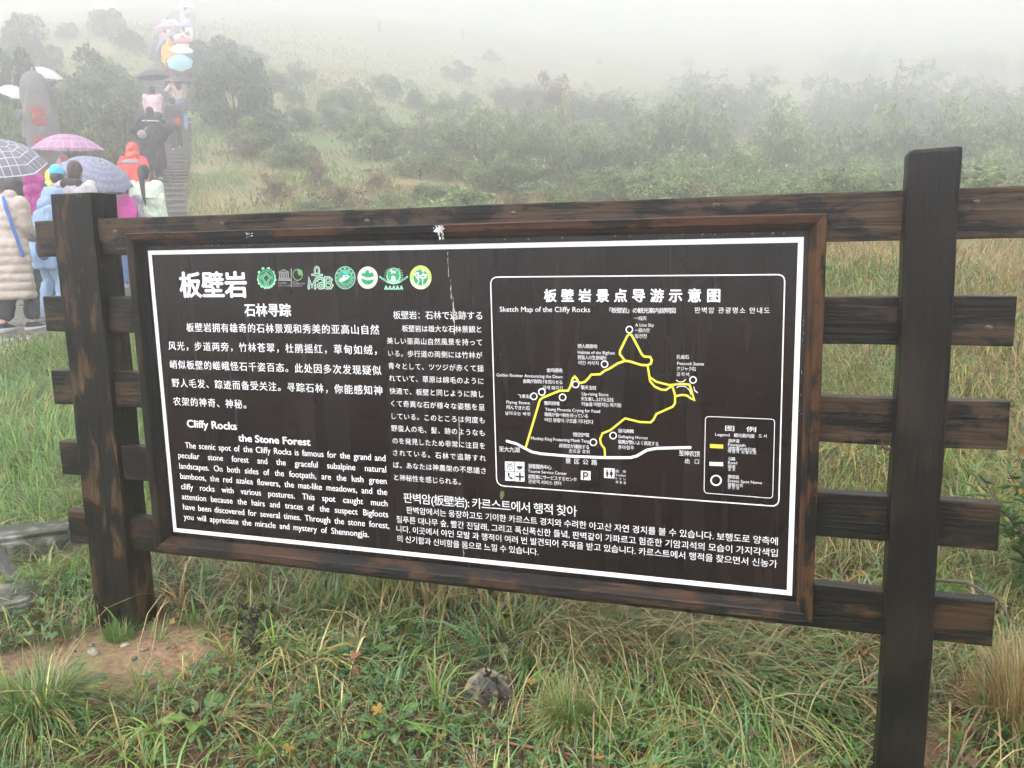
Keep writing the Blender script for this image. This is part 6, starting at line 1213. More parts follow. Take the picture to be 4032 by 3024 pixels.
person('person with a bright pink backpack beside the mint dressed woman', P_(-6.60, 7.20), tuple(UP), 1.46, .12, .15, 0, 'down', 'down', .2, A_(name='raincoat', col=(.30, .27, .32), hem=.7, w=1.0, rough=.4), ((.12, .2, .42), .95), (.55, .55, .58), extras=[backpack((.80, .05, .42), (.04, -.2, 1.16), (.15, .09, .24))])
person('woman with a black ponytail in a pale mint coat', P_(-6.70, 7.72), tuple(UP*.95+RT2*.3), 1.63, .06, .15, 0, 'front', 'down', .1, A_(name='mint_coat', col=(.60, .69, .55), hem=.55, w=1.02, flare=1.3, wide=1), ((.05, .05, .07), .95), hair='ponytail', extras=[lambda e, up, s, J, hc, vox: fuse('shoulder_cape', [loft([(up(0, -.005, 1.40), .11*s, .085*s), (up(0, -.005, 1.35), .20*s, .13*s), (up(0, -.01, 1.22), .225*s, .16*s), (up(0, -.01, 1.17), .235*s, .17*s)], 28)], .011, 2, cloth('shoulder_cape', (.62, .71, .57)), e), strap((.12, .10, .10), [(-.17, -.12, 1.4), (-.20, -.14, 1.1)], None, 'dark_strap', .012)])
# on the stairs
person('person in a red and grey hooded jacket climbing the stairs', T_(-9.23, 10.39), tuple(UP+RT2*.2), 1.60, .16, .2, .12, 'down', 'back', .15, A_(name='jacket', col=(.70, .07, .05), hem=.72, w=1.12, flare=1.1, bands=[(1.29, 1.37, (.22, .20, .23))]), ((.05, .05, .07), .95), hood=((.72, .08, .05), .1, 1.03))
person('person in a long black coat with a pale bag climbing the stairs', T_(-10.95, 12.99), tuple(UP), 1.64, .30, .24, .12, 'pocket', 'pocket', .45, A_(name='long_black_coat', col=(.022, .023, .027), hem=.33, w=1.1, flare=1.22, wide=1, collar=1, bands=[(1.325, 1.345, (.55, .55, .55))]), ((.02, .02, .022), .97), (.05, .05, .05), extras=[strap((.30, .25, .24), [(-.07, -.17, 1.12), (-.16, -.19, 1.0)], ((-.17, -.2, .95), (.10, .05, .10)), 'bag_strap', .02)])
h4 = umbrella('dark grey umbrella over the person in the pink and white top', (-14.66, 17.60, 5.83), (-.06, -.05, 1), .47, solid('dark_grey', (.075, .075, .085)))
h5 = umbrella('dark grey umbrella over the person in light blue jeans', (-15.83, 20.19, 6.19), (.06, -.08, 1), .46, solid('charcoal', (.07, .07, .08)))
person('person in a pink and white top and dark skirt under a dark umbrella', T_(-14.50, 17.36), tuple(UP), 1.62, .14, .2, .14, 'front', tuple(h4), .15, A_(name='pink_top', col=(.66, .48, .50), hem=.93, w=1.15, wide=1, flare=1.0), ((.07, .05, .05), .97), skirt=((.09, .085, .08), .45))
person('person in a beige jacket and light blue jeans under a dark umbrella', T_(-15.72, 20.0), tuple(UP), 1.66, .08, .2, .1, 'akimbo', tuple(h5), .1, A_(name='beige_jacket', col=(.44, .34, .27), hem=.90, w=1.12, wide=1, flare=.95), ((.25, .38, .58), .97), (.6, .6, .58), hair='long', extras=[strap((.1, .06, .04), [(-.13, -.12, 1.38), (-.02, -.14, 1.15)], None, 'strap', .012)])
person('small person carrying a red bag between the two dark umbrellas', T_(-13.85, 17.35), tuple(UP), 1.35, .1, .2, .1, 'down', 'down', .1, A_(name='jacket', col=(.06, .05, .055), hem=.72, w=1.), ((.03, .03, .035), .97), extras=[strap((.45, .05, .05), [(.12, -.15, 1.1), (.16, -.16, .95)], ((.12, -.2, .85), (.12, .06, .12)), 'red_bag_strap', .012)])
h6 = umbrella('large aqua umbrella tilted back toward the viewer on the stairs', (-18.46, 23.59, 7.52), (.44, -.62, .66), .45, solid('aqua', (.42, .74, .80), .4), 7)
h7 = umbrella('bright white umbrella just above the aqua one', (-19.80, 25.45, 8.42), (.26, -.30, .88), .44, solid('white', (.85, .85, .85), .4))
h8 = umbrella('slate blue umbrella tipped steeply to the left on the stairs', (-22.0, 27.0, 9.06), (-.66, -.36, .66), .52, solid('slate_blue', (.22, .25, .36)))
h9 = umbrella('rose red umbrella behind the white one', (-21.77, 28.17, 9.42), (.05, -.1, 1), .47, solid('rose', (.66, .20, .24)))
h10 = umbrella('pale pink umbrella high on the stairs at the left', (-24.74, 30.61, 10.75), (-.08, -.12, 1), .44, solid('pink', (.78, .50, .64), .4))
h11 = umbrella('lavender umbrella high on the stairs at the right', (-24.95, 32.22, 11.2), (.12, -.1, 1), .50, solid('lavender', (.50, .50, .68), .4))
h12 = umbrella('white umbrella below the lavender one on the stairs', (-23.27, 29.94, 10.05), (.3, -.3, .9), .40, solid('milk_white', (.80, .80, .82), .4))
h13 = umbrella('small white umbrella near the top of the visible stairs', (-27.28, 34.26, 11.95), (-.1, -.1, 1), .48, solid('chalk_white', (.85, .84, .84), .4))
h15 = umbrella('pale umbrella almost lost in the fog at the top of the stairs', (-30.04, 39.08, 14.15), (.15, -.2, 1), .52, solid('mist_white', (.80, .80, .83), .4))
F_ = A_
def climber(label, x, y, H, hand, top, tro, hood=None, trans=0., **k): return person(label, T_(x, y), tuple(UP), H, .12, .2, .13, 'down', tuple(hand) if hand is not None else 'down', .1, A_(name='jacket', col=top, hem=.7, w=1.08, trans=trans), (tro, .97), hood=hood, vox=.02, **k)
climber('person in a dark red coat under the aqua umbrella', -18.75, 24.05, 1.6, h6, (.16, .05, .05), (.04, .04, .05))
climber('person in a dark red jacket left of the aqua umbrella', -19.15, 23.82, 1.5, None, (.20, .07, .07), (.04, .04, .05))
climber('person in dark clothes under the bright white umbrella', -20.1, 25.9, 1.6, h7, (.10, .05, .06), (.05, .05, .06))
climber('person in a bright orange hooded raincoat on the stairs', -21.32, 26.65, 1.72, None, (.86, .40, .04), (.10, .06, .05), ((.86, .42, .05), .2, 1.02))
climber('person in brown under the slate blue umbrella', -22.2, 27.5, 1.55, h8, (.14, .09, .07), (.06, .05, .05))
climber('person in white under the rose red umbrella', -22.2, 28.6, 1.62, h9, (.62, .60, .60), (.1, .1, .12))
climber('person in a pink coat under the pale pink umbrella', -25.1, 31.15, 1.6, h10, (.60, .32, .36), (.08, .07, .08))
climber('person in dark red under the lavender umbrella', -25.15, 32.5, 1.6, h11, (.30, .10, .10), (.08, .07, .08))
climber('person in a white raincoat under the white umbrella below the lavender one', -23.5, 30.35, 1.55, h12, (.74, .74, .76), (.3, .3, .33), ((.74, .74, .76), .2, 1.))
climber('person in white under the small white umbrella near the top', -27.75, 34.75, 1.65, h13, (.75, .72, .72), (.2, .2, .2))
climber('person in white with a hood near the top of the visible stairs, at the right', -26.9, 35.0, 1.62, None, (.78, .78, .78), (.3, .3, .3), ((.80, .80, .80), .2, 1.05))
climber('pale figure under the umbrella at the top of the stairs', -30.5, 39.6, 1.65, h15, (.6, .6, .62), (.2, .2, .2))
# beyond the lettered stone
hl1 = umbrella('white umbrella showing above the right shoulder of the lettered stone', (-18.10, 17.35, 6.12), (.30, -.10, .95), .50, solid('paper_white', (.86, .86, .86), .4))
person('person behind the lettered stone holding a white umbrella', G(-18.3, 17.75), (.2, 1), 1.6, .05, .1, 0, 'down', tuple(hl1), .1, A_(name='jacket', col=(.2, .12, .12), hem=.7, w=1.05), ((.05, .05, .06), .95), vox=.02)
hl2 = umbrella('small white umbrella among the dark leaves left of the lettered stone', (-16.05, 14.36, 5.00), (.5, -.2, .8), .34, solid('snow_white', (.84, .84, .84), .4))
person('person in dark clothes among the leaves left of the lettered stone', G(-16.3, 14.7), (.2, 1), 1.6, .05, .1, 0, 'down', tuple(hl2), .1, A_(name='jacket', col=(.07, .08, .12), hem=.7, w=1.05), ((.05, .05, .06), .95), vox=.02)
hl3 = umbrella('pale umbrella floating in the fog far left of the stairs', (-34.1, 37.72, 14.2), (.3, -.35, .88), .60, solid('fog_white', (.82, .82, .84), .4))
# ---------------------------------------------------------------- grass and herbs
def blades(x, y, z, h, w, az, lean, col, tip, seg=3, droop=0., curl=None):
    """curved tapering grass blades as strips of quads"""
    n = len(x); t = np.linspace(0, 1, seg+1)
    dx, dy = np.cos(az), np.sin(az); px, py = -dy, dx
    V = np.zeros((n, seg+1, 2, 3), np.float32); Cc = np.zeros((n, seg+1, 2, 3), np.float32)
    for k, tt in enumerate(t):
        hor = lean*h*tt**1.6; ver = h*np.sqrt(np.maximum(1-np.minimum(lean, .98)**2*tt, .02))*tt-droop*h*tt**3
        cw = w*(1-tt**2*.93)*.5*(.55+.45*min(1, tt*4+.3))
        for s in (0, 1):
            sg = 1 if s else -1
            V[:, k, s, 0] = x+dx*hor+px*cw*sg; V[:, k, s, 1] = y+dy*hor+py*cw*sg; V[:, k, s, 2] = z+ver
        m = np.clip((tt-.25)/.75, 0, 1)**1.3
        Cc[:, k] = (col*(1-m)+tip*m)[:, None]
    b = np.arange(n)[:, None, None]*(seg+1)*2+np.arange(seg)[None, :, None]*2
    f = np.concatenate([b, b+1, b+3, b+2], 2).reshape(-1, 4)
    return V.reshape(-1, 3), f, Cc.reshape(-1, 3)
def cat_geo(L):
    o = 0; V = []; F_ = []; Cc = []
    for v, f, c in L: V.append(v); F_.append(f+o); Cc.append(c); o += len(v)
    return np.concatenate(V), np.concatenate(F_), np.concatenate(Cc)
G_GREEN = np.array([[.12, .26, .040], [.075, .19, .040], [.18, .31, .06], [.10, .235, .085]]); G_YEL = np.array([[.33, .30, .075], [.26, .27, .07], [.42, .34, .11]]); G_TAN = np.array([[.44, .31, .13], [.34, .215, .09], [.24, .14, .065], [.52, .40, .20]])
def pick(P, n): return P[rng.integers(0, len(P), n)]*rng.uniform(.75, 1.25, (n, 1))
m_grass = leafmat('grass_blade', .28, .35, spec=.8); m_dry = leafmat('dry_grass', .5, .3); m_herb = leafmat('herb_leaf', .4, .3, spec=.5)
def scatter(n, x0, x1, y0, y1): return rng.uniform(x0, x1, n), rng.uniform(y0, y1, n)
def inpost(x, y): return (((x-1.275)/.11)**2+((y-.01)/.085)**2 < 1) | ((np.abs((x+1.43)*.836+(y-.29)*.548) < .5) & (np.abs(-(x+1.43)*.548+(y-.29)*.836) < .14)) | ((x > -.45) & (x < -.22) & (y > -.02) & (y < .14)) | ((x > 2.54) & (x < 2.71) & (y > -.07) & (y < .10))
def keep(x, y, p): k = (rng.random(len(x)) < p) & ~inpost(x, y); return k
# near short turf
L = []
x, y = scatter(58000, -1.6, 4.4, -1.9, 2.6)
s = soil_mask(x, y); cz_ = np.clip(1.5*np.exp(-((x-1.15)**2/.45+(y+.25)**2/.09)), 0, 1); dn = np.clip(.2+1.5*(fbm(x*2.2, y*2.2, 21)-.30), .04, 1)*(1-.6*cz_)
k = keep(x, y, dn*(1-.93*s)); x, y = x[k], y[k]; n = len(x)
zone = fbm(x*1.3, y*1.3, 22)
gr = pick(G_GREEN, n); ye = pick(G_YEL, n); ta = pick(G_TAN, n); r = rng.random(n)
lush = np.clip(.56+.5*(fbm(x*.9+7, y*.9, 23)-.5)-.18*(y > .3)+.14*(x < .3), .1, .9)
col = np.where((r < lush)[:, None], gr, np.where((r < lush+.18)[:, None], ye, ta)); tip = np.where((rng.random(n) < .25)[:, None], ye, col*1.12); col = col*.55; tip = tip*.75  # filler blades darkened, roots most: shade of the gaps put into the colour
h = rng.gamma(2.6, .028, n)*(.6+1.1*zone)*(1+.5*(y > .2)); h = np.clip(h, .02, .30)
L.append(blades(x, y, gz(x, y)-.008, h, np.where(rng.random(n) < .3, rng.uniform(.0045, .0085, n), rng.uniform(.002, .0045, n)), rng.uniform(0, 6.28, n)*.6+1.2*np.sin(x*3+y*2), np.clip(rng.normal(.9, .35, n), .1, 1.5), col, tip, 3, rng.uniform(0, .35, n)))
# arching tufts, each of one colour family
def tufts(nt_, per, x0, x1, y0, y1, h0, h1, w0, w1, seed, green=.62):
    tx, ty = scatter(nt_, x0, x1, y0, y1); k = rng.random(nt_) < np.clip(.25+1.5*(fbm(tx*1.7, ty*1.7, seed)-.32), .05, 1)*(1-.95*soil_mask(tx, ty))
    tx, ty = tx[k], ty[k]; m = len(tx); cnt = rng.integers(per//2, per*2, m); i = np.repeat(np.arange(m), cnt); n = len(i)
    rad = rng.uniform(.01, .04, m)[i]; a = rng.uniform(0, 6.28, n); x = tx[i]+rad*np.cos(a)*rng.random(n); y = ty[i]+rad*np.sin(a)*rng.random(n)
    fam = rng.random(m)[i]; base = np.where((fam < green)[:, None], G_GREEN[rng.integers(0, 4, m)[i]], np.where((fam < green+.2)[:, None], G_YEL[rng.integers(0, 3, m)[i]], G_TAN[rng.integers(0, 4, m)[i]]))*rng.uniform(.8, 1.45, (n, 1))*rng.uniform(.75, 1.3, m)[i][:, None]
    q = rng.random(n); base = np.where((q < .12)[:, None], pick(G_TAN, n), base); tip = np.where((rng.random(n) < .3)[:, None], pick(G_YEL, n), base*1.2)
    az = np.where(rng.random(m)[i] < .5, a, rng.uniform(0, 6.28, m)[i]+rng.normal(0, .6, n)); H_ = rng.uniform(h0, h1, m)[i]*rng.uniform(.45, 1.1, n); kk = ~inpost(x, y)
    return blades(x[kk], y[kk], gz(x[kk], y[kk])-.012, H_[kk], rng.uniform(w0, w1, n)[kk], az[kk], np.clip(rng.normal(.85, .3, n), .15, 1.35)[kk], base[kk], tip[kk], 4, np.abs(rng.normal(.32, .18, n))[kk])
L += [tufts(1500, 16, -1.6, 4.4, -1.9, 2.4, .08, .22, .003, .0065, 71, .58), tufts(620, 13, -1.2, 3.9, -1.2, 1.6, .16, .36, .0055, .0105, 72, .62), tufts(560, 20, -1.6, 4.4, .2, 2.4, .18, .40, .004, .0085, 73, .5)]
# long leaning sedge-like leaves under the board
def longgrass(n, cx, cy, sx, sy, az0, azs, h0, h1, lean0, mixg, w=(.003, .0065)):
    x = rng.normal(cx, sx, n); y = rng.normal(cy, sy, n); k = ~inpost(x, y) & (rng.random(n) > soil_mask(x, y)*1.1); x, y = x[k], y[k]; n = len(x)
    r = rng.random(n); col = np.where((r < mixg[0])[:, None], pick(G_GREEN, n)*1.1, np.where((r < mixg[0]+mixg[1])[:, None], pick(G_YEL, n), pick(G_TAN, n)))
    tip = np.where((rng.random(n) < .45)[:, None], pick(G_TAN, n), col)
    return blades(x, y, gz(x, y)-.01, rng.uniform(h0, h1, n), rng.uniform(*w, n), az0+rng.normal(0, azs, n), np.clip(rng.normal(lean0, .3, n), .1, 1.6), col, tip, 5, rng.uniform(.05, .5, n))
WD = (.005, .011)
L += [longgrass(1000, 1.80, .50, .34, .20, .3, .95, .2, .46, 1.0, (.5, .2), WD), longgrass(700, 1.55, .62, .2, .16, .4, .6, .25, .5, 1.05, (.2, .2), (.003, .006)), longgrass(620, .62, .50, .17, .10, 1.5, 1.2, .2, .42, .45, (.55, .25), (.006, .011)), longgrass(420, .95, .60, .16, .10, 1.9, 1., .2, .42, .55, (.35, .3), (.005, .009)),
      longgrass(800, 1.28, .75, .22, .13, 2.6, .6, .2, .45, .8, (.35, .2), WD), longgrass(600, 2.0, .36, .26, .12, .2, .8, .16, .40, 1.2, (.6, .22), WD), longgrass(700, 1.9, .02, .22, .10, 1.0, .7, .1, .26, 1., (.8, .12), (.004, .008)), longgrass(620, 2.35, .95, .45, .3, .8, 1.4, .12, .36, .8, (.4, .2), WD),
      longgrass(700, .35, .75, .35, .3, 1.2, 1.4, .1, .3, .7, (.5, .2), WD), longgrass(800, 3.2, .55, .35, .35, .4, 1.2, .12, .34, .8, (.45, .25), WD), longgrass(360, 1.5, -.15, .5, .14, .4, 1.3, .08, .2, .9, (.75, .15), WD), longgrass(600, -1.0, -.05, .35, .3, 1.0, 2, .08, .22, .8, (.8, .12), WD), longgrass(500, .55, .10, .3, .18, .4, 1.1, .1, .24, 1.0, (.75, .15), WD), longgrass(260, .15, -.5, .4, .2, .4, 1.1, .08, .2, 1.0, (.7, .2), WD), longgrass(300, 2.2, .12, .25, .1, .3, 1., .1, .24, 1.1, (.7, .2), WD)]
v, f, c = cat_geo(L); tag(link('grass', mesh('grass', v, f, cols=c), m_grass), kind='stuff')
# dead thatch lying flat
x, y = scatter(26000, -1.6, 4.4, -1.9, 2.8); s = soil_mask(x, y); k = keep(x, y, np.clip(.3+1.2*(fbm(x*2, y*2, 31)-.35), .08, 1)*(1-.8*s)); x, y = x[k], y[k]; n = len(x)
ta = pick(G_TAN, n)*np.where(rng.random((n, 1)) < .55, .4, .95)
v, f, c = blades(x, y, gz(x, y)+rng.uniform(0, .03, n), rng.uniform(.05, .2, n), rng.uniform(.0015, .004, n), rng.uniform(0, 6.28, n), rng.uniform(.9, 1.3, n), ta, ta, 3, rng.uniform(.35, .6, n))
tag(link('dead_grass', mesh('dead_grass', v, f, cols=c), m_dry), kind='stuff')
# leaves: outlines fan-filled round a raised centre
def leaves(x, y, z, size, az, tilt, out, col, cup=.15, roll=None):
    """out: (m,2) outline in unit leaf space, stalk at the origin, tip along +x"""
    n = len(x); m = len(out); P = np.zeros((n, m+1, 3), np.float32)
    ox = np.r_[out[:, 0], out[:, 0].mean()]; oy = np.r_[out[:, 1], 0]; oz = np.r_[np.abs(out[:, 1])*cup*2, -cup*.3]
    X = ox[None]*size[:, None]; Y = oy[None]*size[:, None]; Zz = oz[None]*size[:, None]
    if roll is not None: Y, Zz = Y*np.cos(roll)[:, None]-Zz*np.sin(roll)[:, None], Y*np.sin(roll)[:, None]+Zz*np.cos(roll)[:, None]
    ct, st = np.cos(tilt)[:, None], np.sin(tilt)[:, None]; X2 = X*ct-Zz*st; Z2 = X*st+Zz*ct
    ca, sa = np.cos(az)[:, None], np.sin(az)[:, None]
    P[:, :, 0] = x[:, None]+X2*ca-Y*sa; P[:, :, 1] = y[:, None]+X2*sa+Y*ca; P[:, :, 2] = z[:, None]+Z2
    b = np.arange(n)[:, None, None]*(m+1); i = np.arange(m)[None, :, None]
    f = np.concatenate([b+i, b+(i+1) % m, np.broadcast_to(b+m, (n, m, 1))], 2).reshape(-1, 3)
    c = np.repeat(col[:, None], m+1, 1)*np.r_[np.ones(m), .8][None, :, None]
    return P.reshape(-1, 3), f, c.reshape(-1, 3)
LEAFLET = np.array([(0, 0), (.45, .38), (.85, .42), (1, .15), (.93, 0), (1, -.15), (.85, -.42), (.45, -.38)])
def palmate(lobes=5, deep=.45, teeth=True):
    P = []
    for k in range(lobes):
        a = (k-(lobes-1)/2)*1.05; L_ = 1-.22*abs(k-(lobes-1)/2)/((lobes-1)/2)
        for da, r in ((-.42, deep), (-.2, .82), (-.1, .74), (0, 1.), (.1, .76), (.2, .84)): P.append((L_*r*math.cos(a+da), L_*r*math.sin(a+da)))
    return np.array([(-.02, -.05)]+P+[(-.02, .05)])
PALM = palmate()
OVATE = np.array([(0, .03), (.15, .2), (.35, .3), (.6, .27), (.85, .13), (1, 0), (.85, -.13), (.6, -.27), (.35, -.3), (.15, -.2), (0, -.03)])
LANCE = np.array([(0, .01), (.3, .11), (.6, .1), (1, 0), (.6, -.1), (.3, -.11)])
# clover carpet
L = []
x, y = scatter(30000, -1.2, 3.6, -1.7, 1.4); cm = np.clip(2.4*(fbm(x*1.6+3, y*1.6, 41)-.5)+1.3*np.exp(-((x-1.15)**2/.40+(y+.25)**2/.08))+.5*np.exp(-((x-.9)**2/.4+(y-.1)**2/.1)), .01, 1)
k = keep(x, y, cm*.85*(1-.9*soil_mask(x, y))); x, y = x[k], y[k]; n = len(x); z = gz(x, y)+rng.uniform(.02, .085, n); az = rng.uniform(0, 6.28, n); sz = rng.uniform(.0075, .0135, n)
col = pick(np.array([[.075, .19, .075], [.11, .24, .11], [.06, .15, .055], [.14, .25, .08]]), n)
for j in range(3): L.append(leaves(x, y, z, sz, az+j*2.094+rng.normal(0, .1, n), rng.normal(.05, .3, n), LEAFLET, col))
v, f, c = cat_geo(L); tag(link('clover', mesh('clover', v, f, cols=c), m_herb), kind='stuff')
# lobed ground-cover leaves, green to yellow and russet
L = []
x, y = scatter(7000, -1.2, 3.8, -1.7, 1.8); cm = np.clip(.25+1.5*(fbm(x*1.9+11, y*1.9, 51)-.4), .04, 1)
k = keep(x, y, cm*(1-.9*soil_mask(x, y))); x, y = x[k], y[k]; n = len(x)
pal = np.array([[.09, .18, .045], [.07, .15, .04], [.13, .22, .06], [.11, .19, .05], [.20, .21, .05], [.42, .24, .05], [.28, .11, .05], [.20, .075, .04], [.14, .08, .04]])
pr = np.array([.22, .2, .16, .14, .08, .05, .05, .04, .06]); col = pal[rng.choice(len(pal), n, p=pr/pr.sum())]*rng.uniform(.8, 1.2, (n, 1))
L.append(leaves(x, y, gz(x, y)+rng.uniform(.02, .10, n), rng.uniform(.018, .044, n), rng.uniform(0, 6.28, n), rng.normal(.1, .35, n), PALM, col, .2))
x, y = scatter(6500, -1.2, 3.8, -1.7, 1.8); k = keep(x, y, np.clip(.2+1.3*(fbm(x*2.4+5, y*2.4, 52)-.4), .02, 1)*(1-.9*soil_mask(x, y))); x, y = x[k], y[k]; n = len(x)
L.append(leaves(x, y, gz(x, y)+rng.uniform(.01, .06, n), rng.uniform(.015, .045, n), rng.uniform(0, 6.28, n), rng.normal(.35, .4, n), OVATE, pick(np.array([[.10, .19, .045], [.07, .16, .04], [.15, .22, .06]]), n), .1))
v, f, c = cat_geo(L); tag(link('ground_cover', mesh('ground_cover', v, f, cols=c), m_herb), kind='stuff')
# autumn leaf litter
L = []
def litter(n, cx, cy, sx, sy, pal, s0, s1):
    x = rng.normal(cx, sx, n); y = rng.normal(cy, sy, n); L.append(leaves(x, y, gz(x, y)+rng.uniform(.005, .05, n), rng.uniform(s0, s1, n), rng.uniform(0, 6.28, n), rng.normal(.1, .5, n), PALM, pick(np.array(pal), n), .3, rng.normal(0, .5, n)))
BRN = [[.34, .17, .06], [.26, .11, .05], [.20, .09, .045], [.40, .26, .10]]; YLW = [[.55, .33, .05], [.50, .36, .08], [.42, .22, .05]]
litter(70, 2.50, .42, .13, .07, BRN, .02, .038); litter(40, 2.62, .12, .2, .08, BRN, .015, .03); litter(12, 2.9, .35, .1, .1, BRN, .02, .03); litter(150, 1.2, .0, .9, .3, BRN, .012, .026); litter(12, .3, -.35, .25, .15, YLW, .010, .02); litter(4, 1.75, -.22, .05, .03, YLW, .016, .026); litter(60, .4, .1, .6, .3, BRN, .012, .024); litter(5, 3.1, .05, .2, .1, YLW, .012, .02)
v, f, c = cat_geo(L); tag(link('leaf_litter', mesh('leaf_litter', v, f, cols=c), m_herb), kind='stuff')
# ---------------------------------------------------------------- single plants in the foreground
def tussock(name, x, y, n, h0, h1, rad, mixg, label, lean=.7, az0=None, w=(.002, .004), group=None, tan_tip=.5, droop=.25):
    a = rng.uniform(0, 6.28, n); r = rad*np.sqrt(rng.random(n))*.45; bx, by = r*np.cos(a), r*np.sin(a)
    az = a+rng.normal(0, .6, n) if az0 is None else az0+rng.normal(0, .8, n)
    q = rng.random(n); col = np.where((q < mixg[0])[:, None], pick(G_GREEN, n), np.where((q < mixg[0]+mixg[1])[:, None], pick(G_YEL, n), pick(G_TAN, n)))
    tip = np.where((rng.random(n) < tan_tip)[:, None], pick(G_TAN, n)*1.1, col*1.2)
    v, f, c = blades(bx, by, np.full(n, -.012), rng.uniform(h0, h1, n), rng.uniform(*w, n), az, np.clip(rng.normal(lean, .25, n), .05, 1.4), col, tip, 5, np.abs(rng.normal(droop, .15, n)))
    o = link(name, mesh(name, v, f, cols=c), m_grass); o.location = (x, y, float(gz(x, y))); return tag(o, label, 'grass tussock', group)
tussock('grass_tussock', -.13, -.58, 1000, .14, .34, .20, (.78, .14), 'big dark green grass tussock with yellow blades at the lower left corner', .75, tan_tip=.3, w=(.003, .0055))
tussock('grass_tussock', 1.60, -.03, 700, .10, .27, .12, (.66, .22), 'fine green grass tussock with straw tips below the middle of the board', .6, tan_tip=.5, w=(.003, .005))
tussock('grass_tussock', 3.02, .34, 1000, .20, .42, .16, (.22, .22), 'tall tuft of upright tan grass right of the right post', .38, w=(.002, .0035), tan_tip=.9, droop=.08)
tussock('grass_tussock', -.27, -.055, 260, .05, .12, .11, (.92, .05), 'small fresh green tuft at the foot of the left post', .5, tan_tip=.05, droop=.1)
tussock('grass_tussock', 1.42, .52, 700, .2, .42, .16, (.35, .25), 'long combed over tussock of green and straw blades under the board', 1.0, .25, tan_tip=.7)
tussock('grass_tussock', 2.50, 1.45, 800, .15, .34, .2, (.35, .35), 'yellow green tussock seen through the gap under the lowest right rail', .75, tan_tip=.6)
tussock('grass_tussock', .55, -.02+.1, 300, .06, .15, .1, (.85, .1), 'loose green tuft beside the withered brown plant', .8, tan_tip=.2)
tussock('grass_tussock', .68, -.20, 260, .06, .15, .1, (.5, .3), 'small yellowing tuft among the clover', .9, tan_tip=.7)
def dock(x, y, spec, label):
    e = empty('broad_leaf_plant', (x, y, float(gz(x, y))), 0, label, 'plant')
    for (az, tl, ln, wd, colr) in spec:
        m = 9; t = np.linspace(0, 1, m); V = []; Fc = []; Cc = []
        for k in range(m):
            hw = wd*.5*(math.sin(math.pi*min(1, .06+t[k]*.94))**.8)*(1 if t[k] > .0 else .2)
            r = .04+ln*t[k]*math.cos(tl); z = .03+ln*(t[k]*math.sin(tl)-.35*t[k]**2*(1-.3*tl)); wv = .006*math.sin(t[k]*19+az)
            for s in (-1, -.5, 0, .5, 1): V.append((r*math.cos(az)-s*hw*math.sin(az), r*math.sin(az)+s*hw*math.cos(az), z+abs(s)*hw*.35+wv*abs(s))); Cc.append(np.array(colr)*(1.25 if s == 0 else 1.))
        for k in range(m-1):
            for j in range(4): Fc.append([k*5+j, k*5+j+1, (k+1)*5+j+1, (k+1)*5+j])
        link('leaf', mesh('leaf', V, Fc, True, Cc), m_herb, e)
    return e
g1, g2, g3 = (.14, .24, .055), (.20, .27, .10), (.27, .25, .06)
dock(2.38, .55, [(1.2, 1.0, .14, .085, g1), (2.3, .8, .12, .06, g3), (.2, .3, .13, .06, g1), (3.6, .4, .12, .06, g1), (5.6, .1, .12, .075, g2)], 'broad leaved dock plant with one upright leaf under the right end of the board')
dock(2.52, .60, [(.3, .35, .15, .06, g1), (1.6, .5, .12, .05, g1), (4.6, .05, .11, .07, g2), (5.9, .1, .13, .05, g1)], 'broad leaved plant spreading flat beside the right post')
dock(2.18, .25, [(.8, .7, .12, .06, g1), (2.4, .4, .1, .05, g1), (4.2, .1, .12, .045, g1), (5.5, .1, .13, .05, g1), (3.4, .3, .1, .05, g2)], 'broad leaved rosette in the grass left of the right post')
dock(1.22, .33, [(.5, .4, .10, .05, g1), (1.9, .7, .09, .04, g1), (3.5, .3, .1, .04, g1), (5.2, .1, .1, .045, g2)], 'small broad leaved plant behind the lichen rock')
for k_, (x_, y_, lab_) in enumerate(((2.28, .38, 'pale broad leaved weed between two taller docks near the right post'), (2.05, .10, 'broad leaved weed in the lower grass left of the right post'), (2.42, .32, 'broad leaved weed beside the bare patch left of the right post'), (1.05, -.28, 'broad leaved weed among the clover at the bottom'), (.72, .12, 'broad leaved weed right of the withered plants'), (1.48, .22, 'broad leaved weed just right of the lichen rock'), (2.95, .05, 'broad leaved weed right of the right post'), (.10, .28, 'broad leaved weed behind the left post'), (.42, -.42, 'broad leaved weed in the grass at the lower left'))):
    dock(x_, y_, [(q_*1.15+k_, .25+.3*((q_*7+k_) % 3)/2, .085+.02*((q_+k_) % 4), .042+.012*((q_*3+k_) % 3), (g1, g2, (.17, .29, .07), g1)[(q_+k_) % 4]) for q_ in range(6)], lab_)
dock(-.62, .34, [(1.0, 1.1, .13, .07, (.07, .13, .03)), (5.5, .4, .12, .07, (.09, .16, .04))], 'dark green leafed plant between the concrete block and the left post')
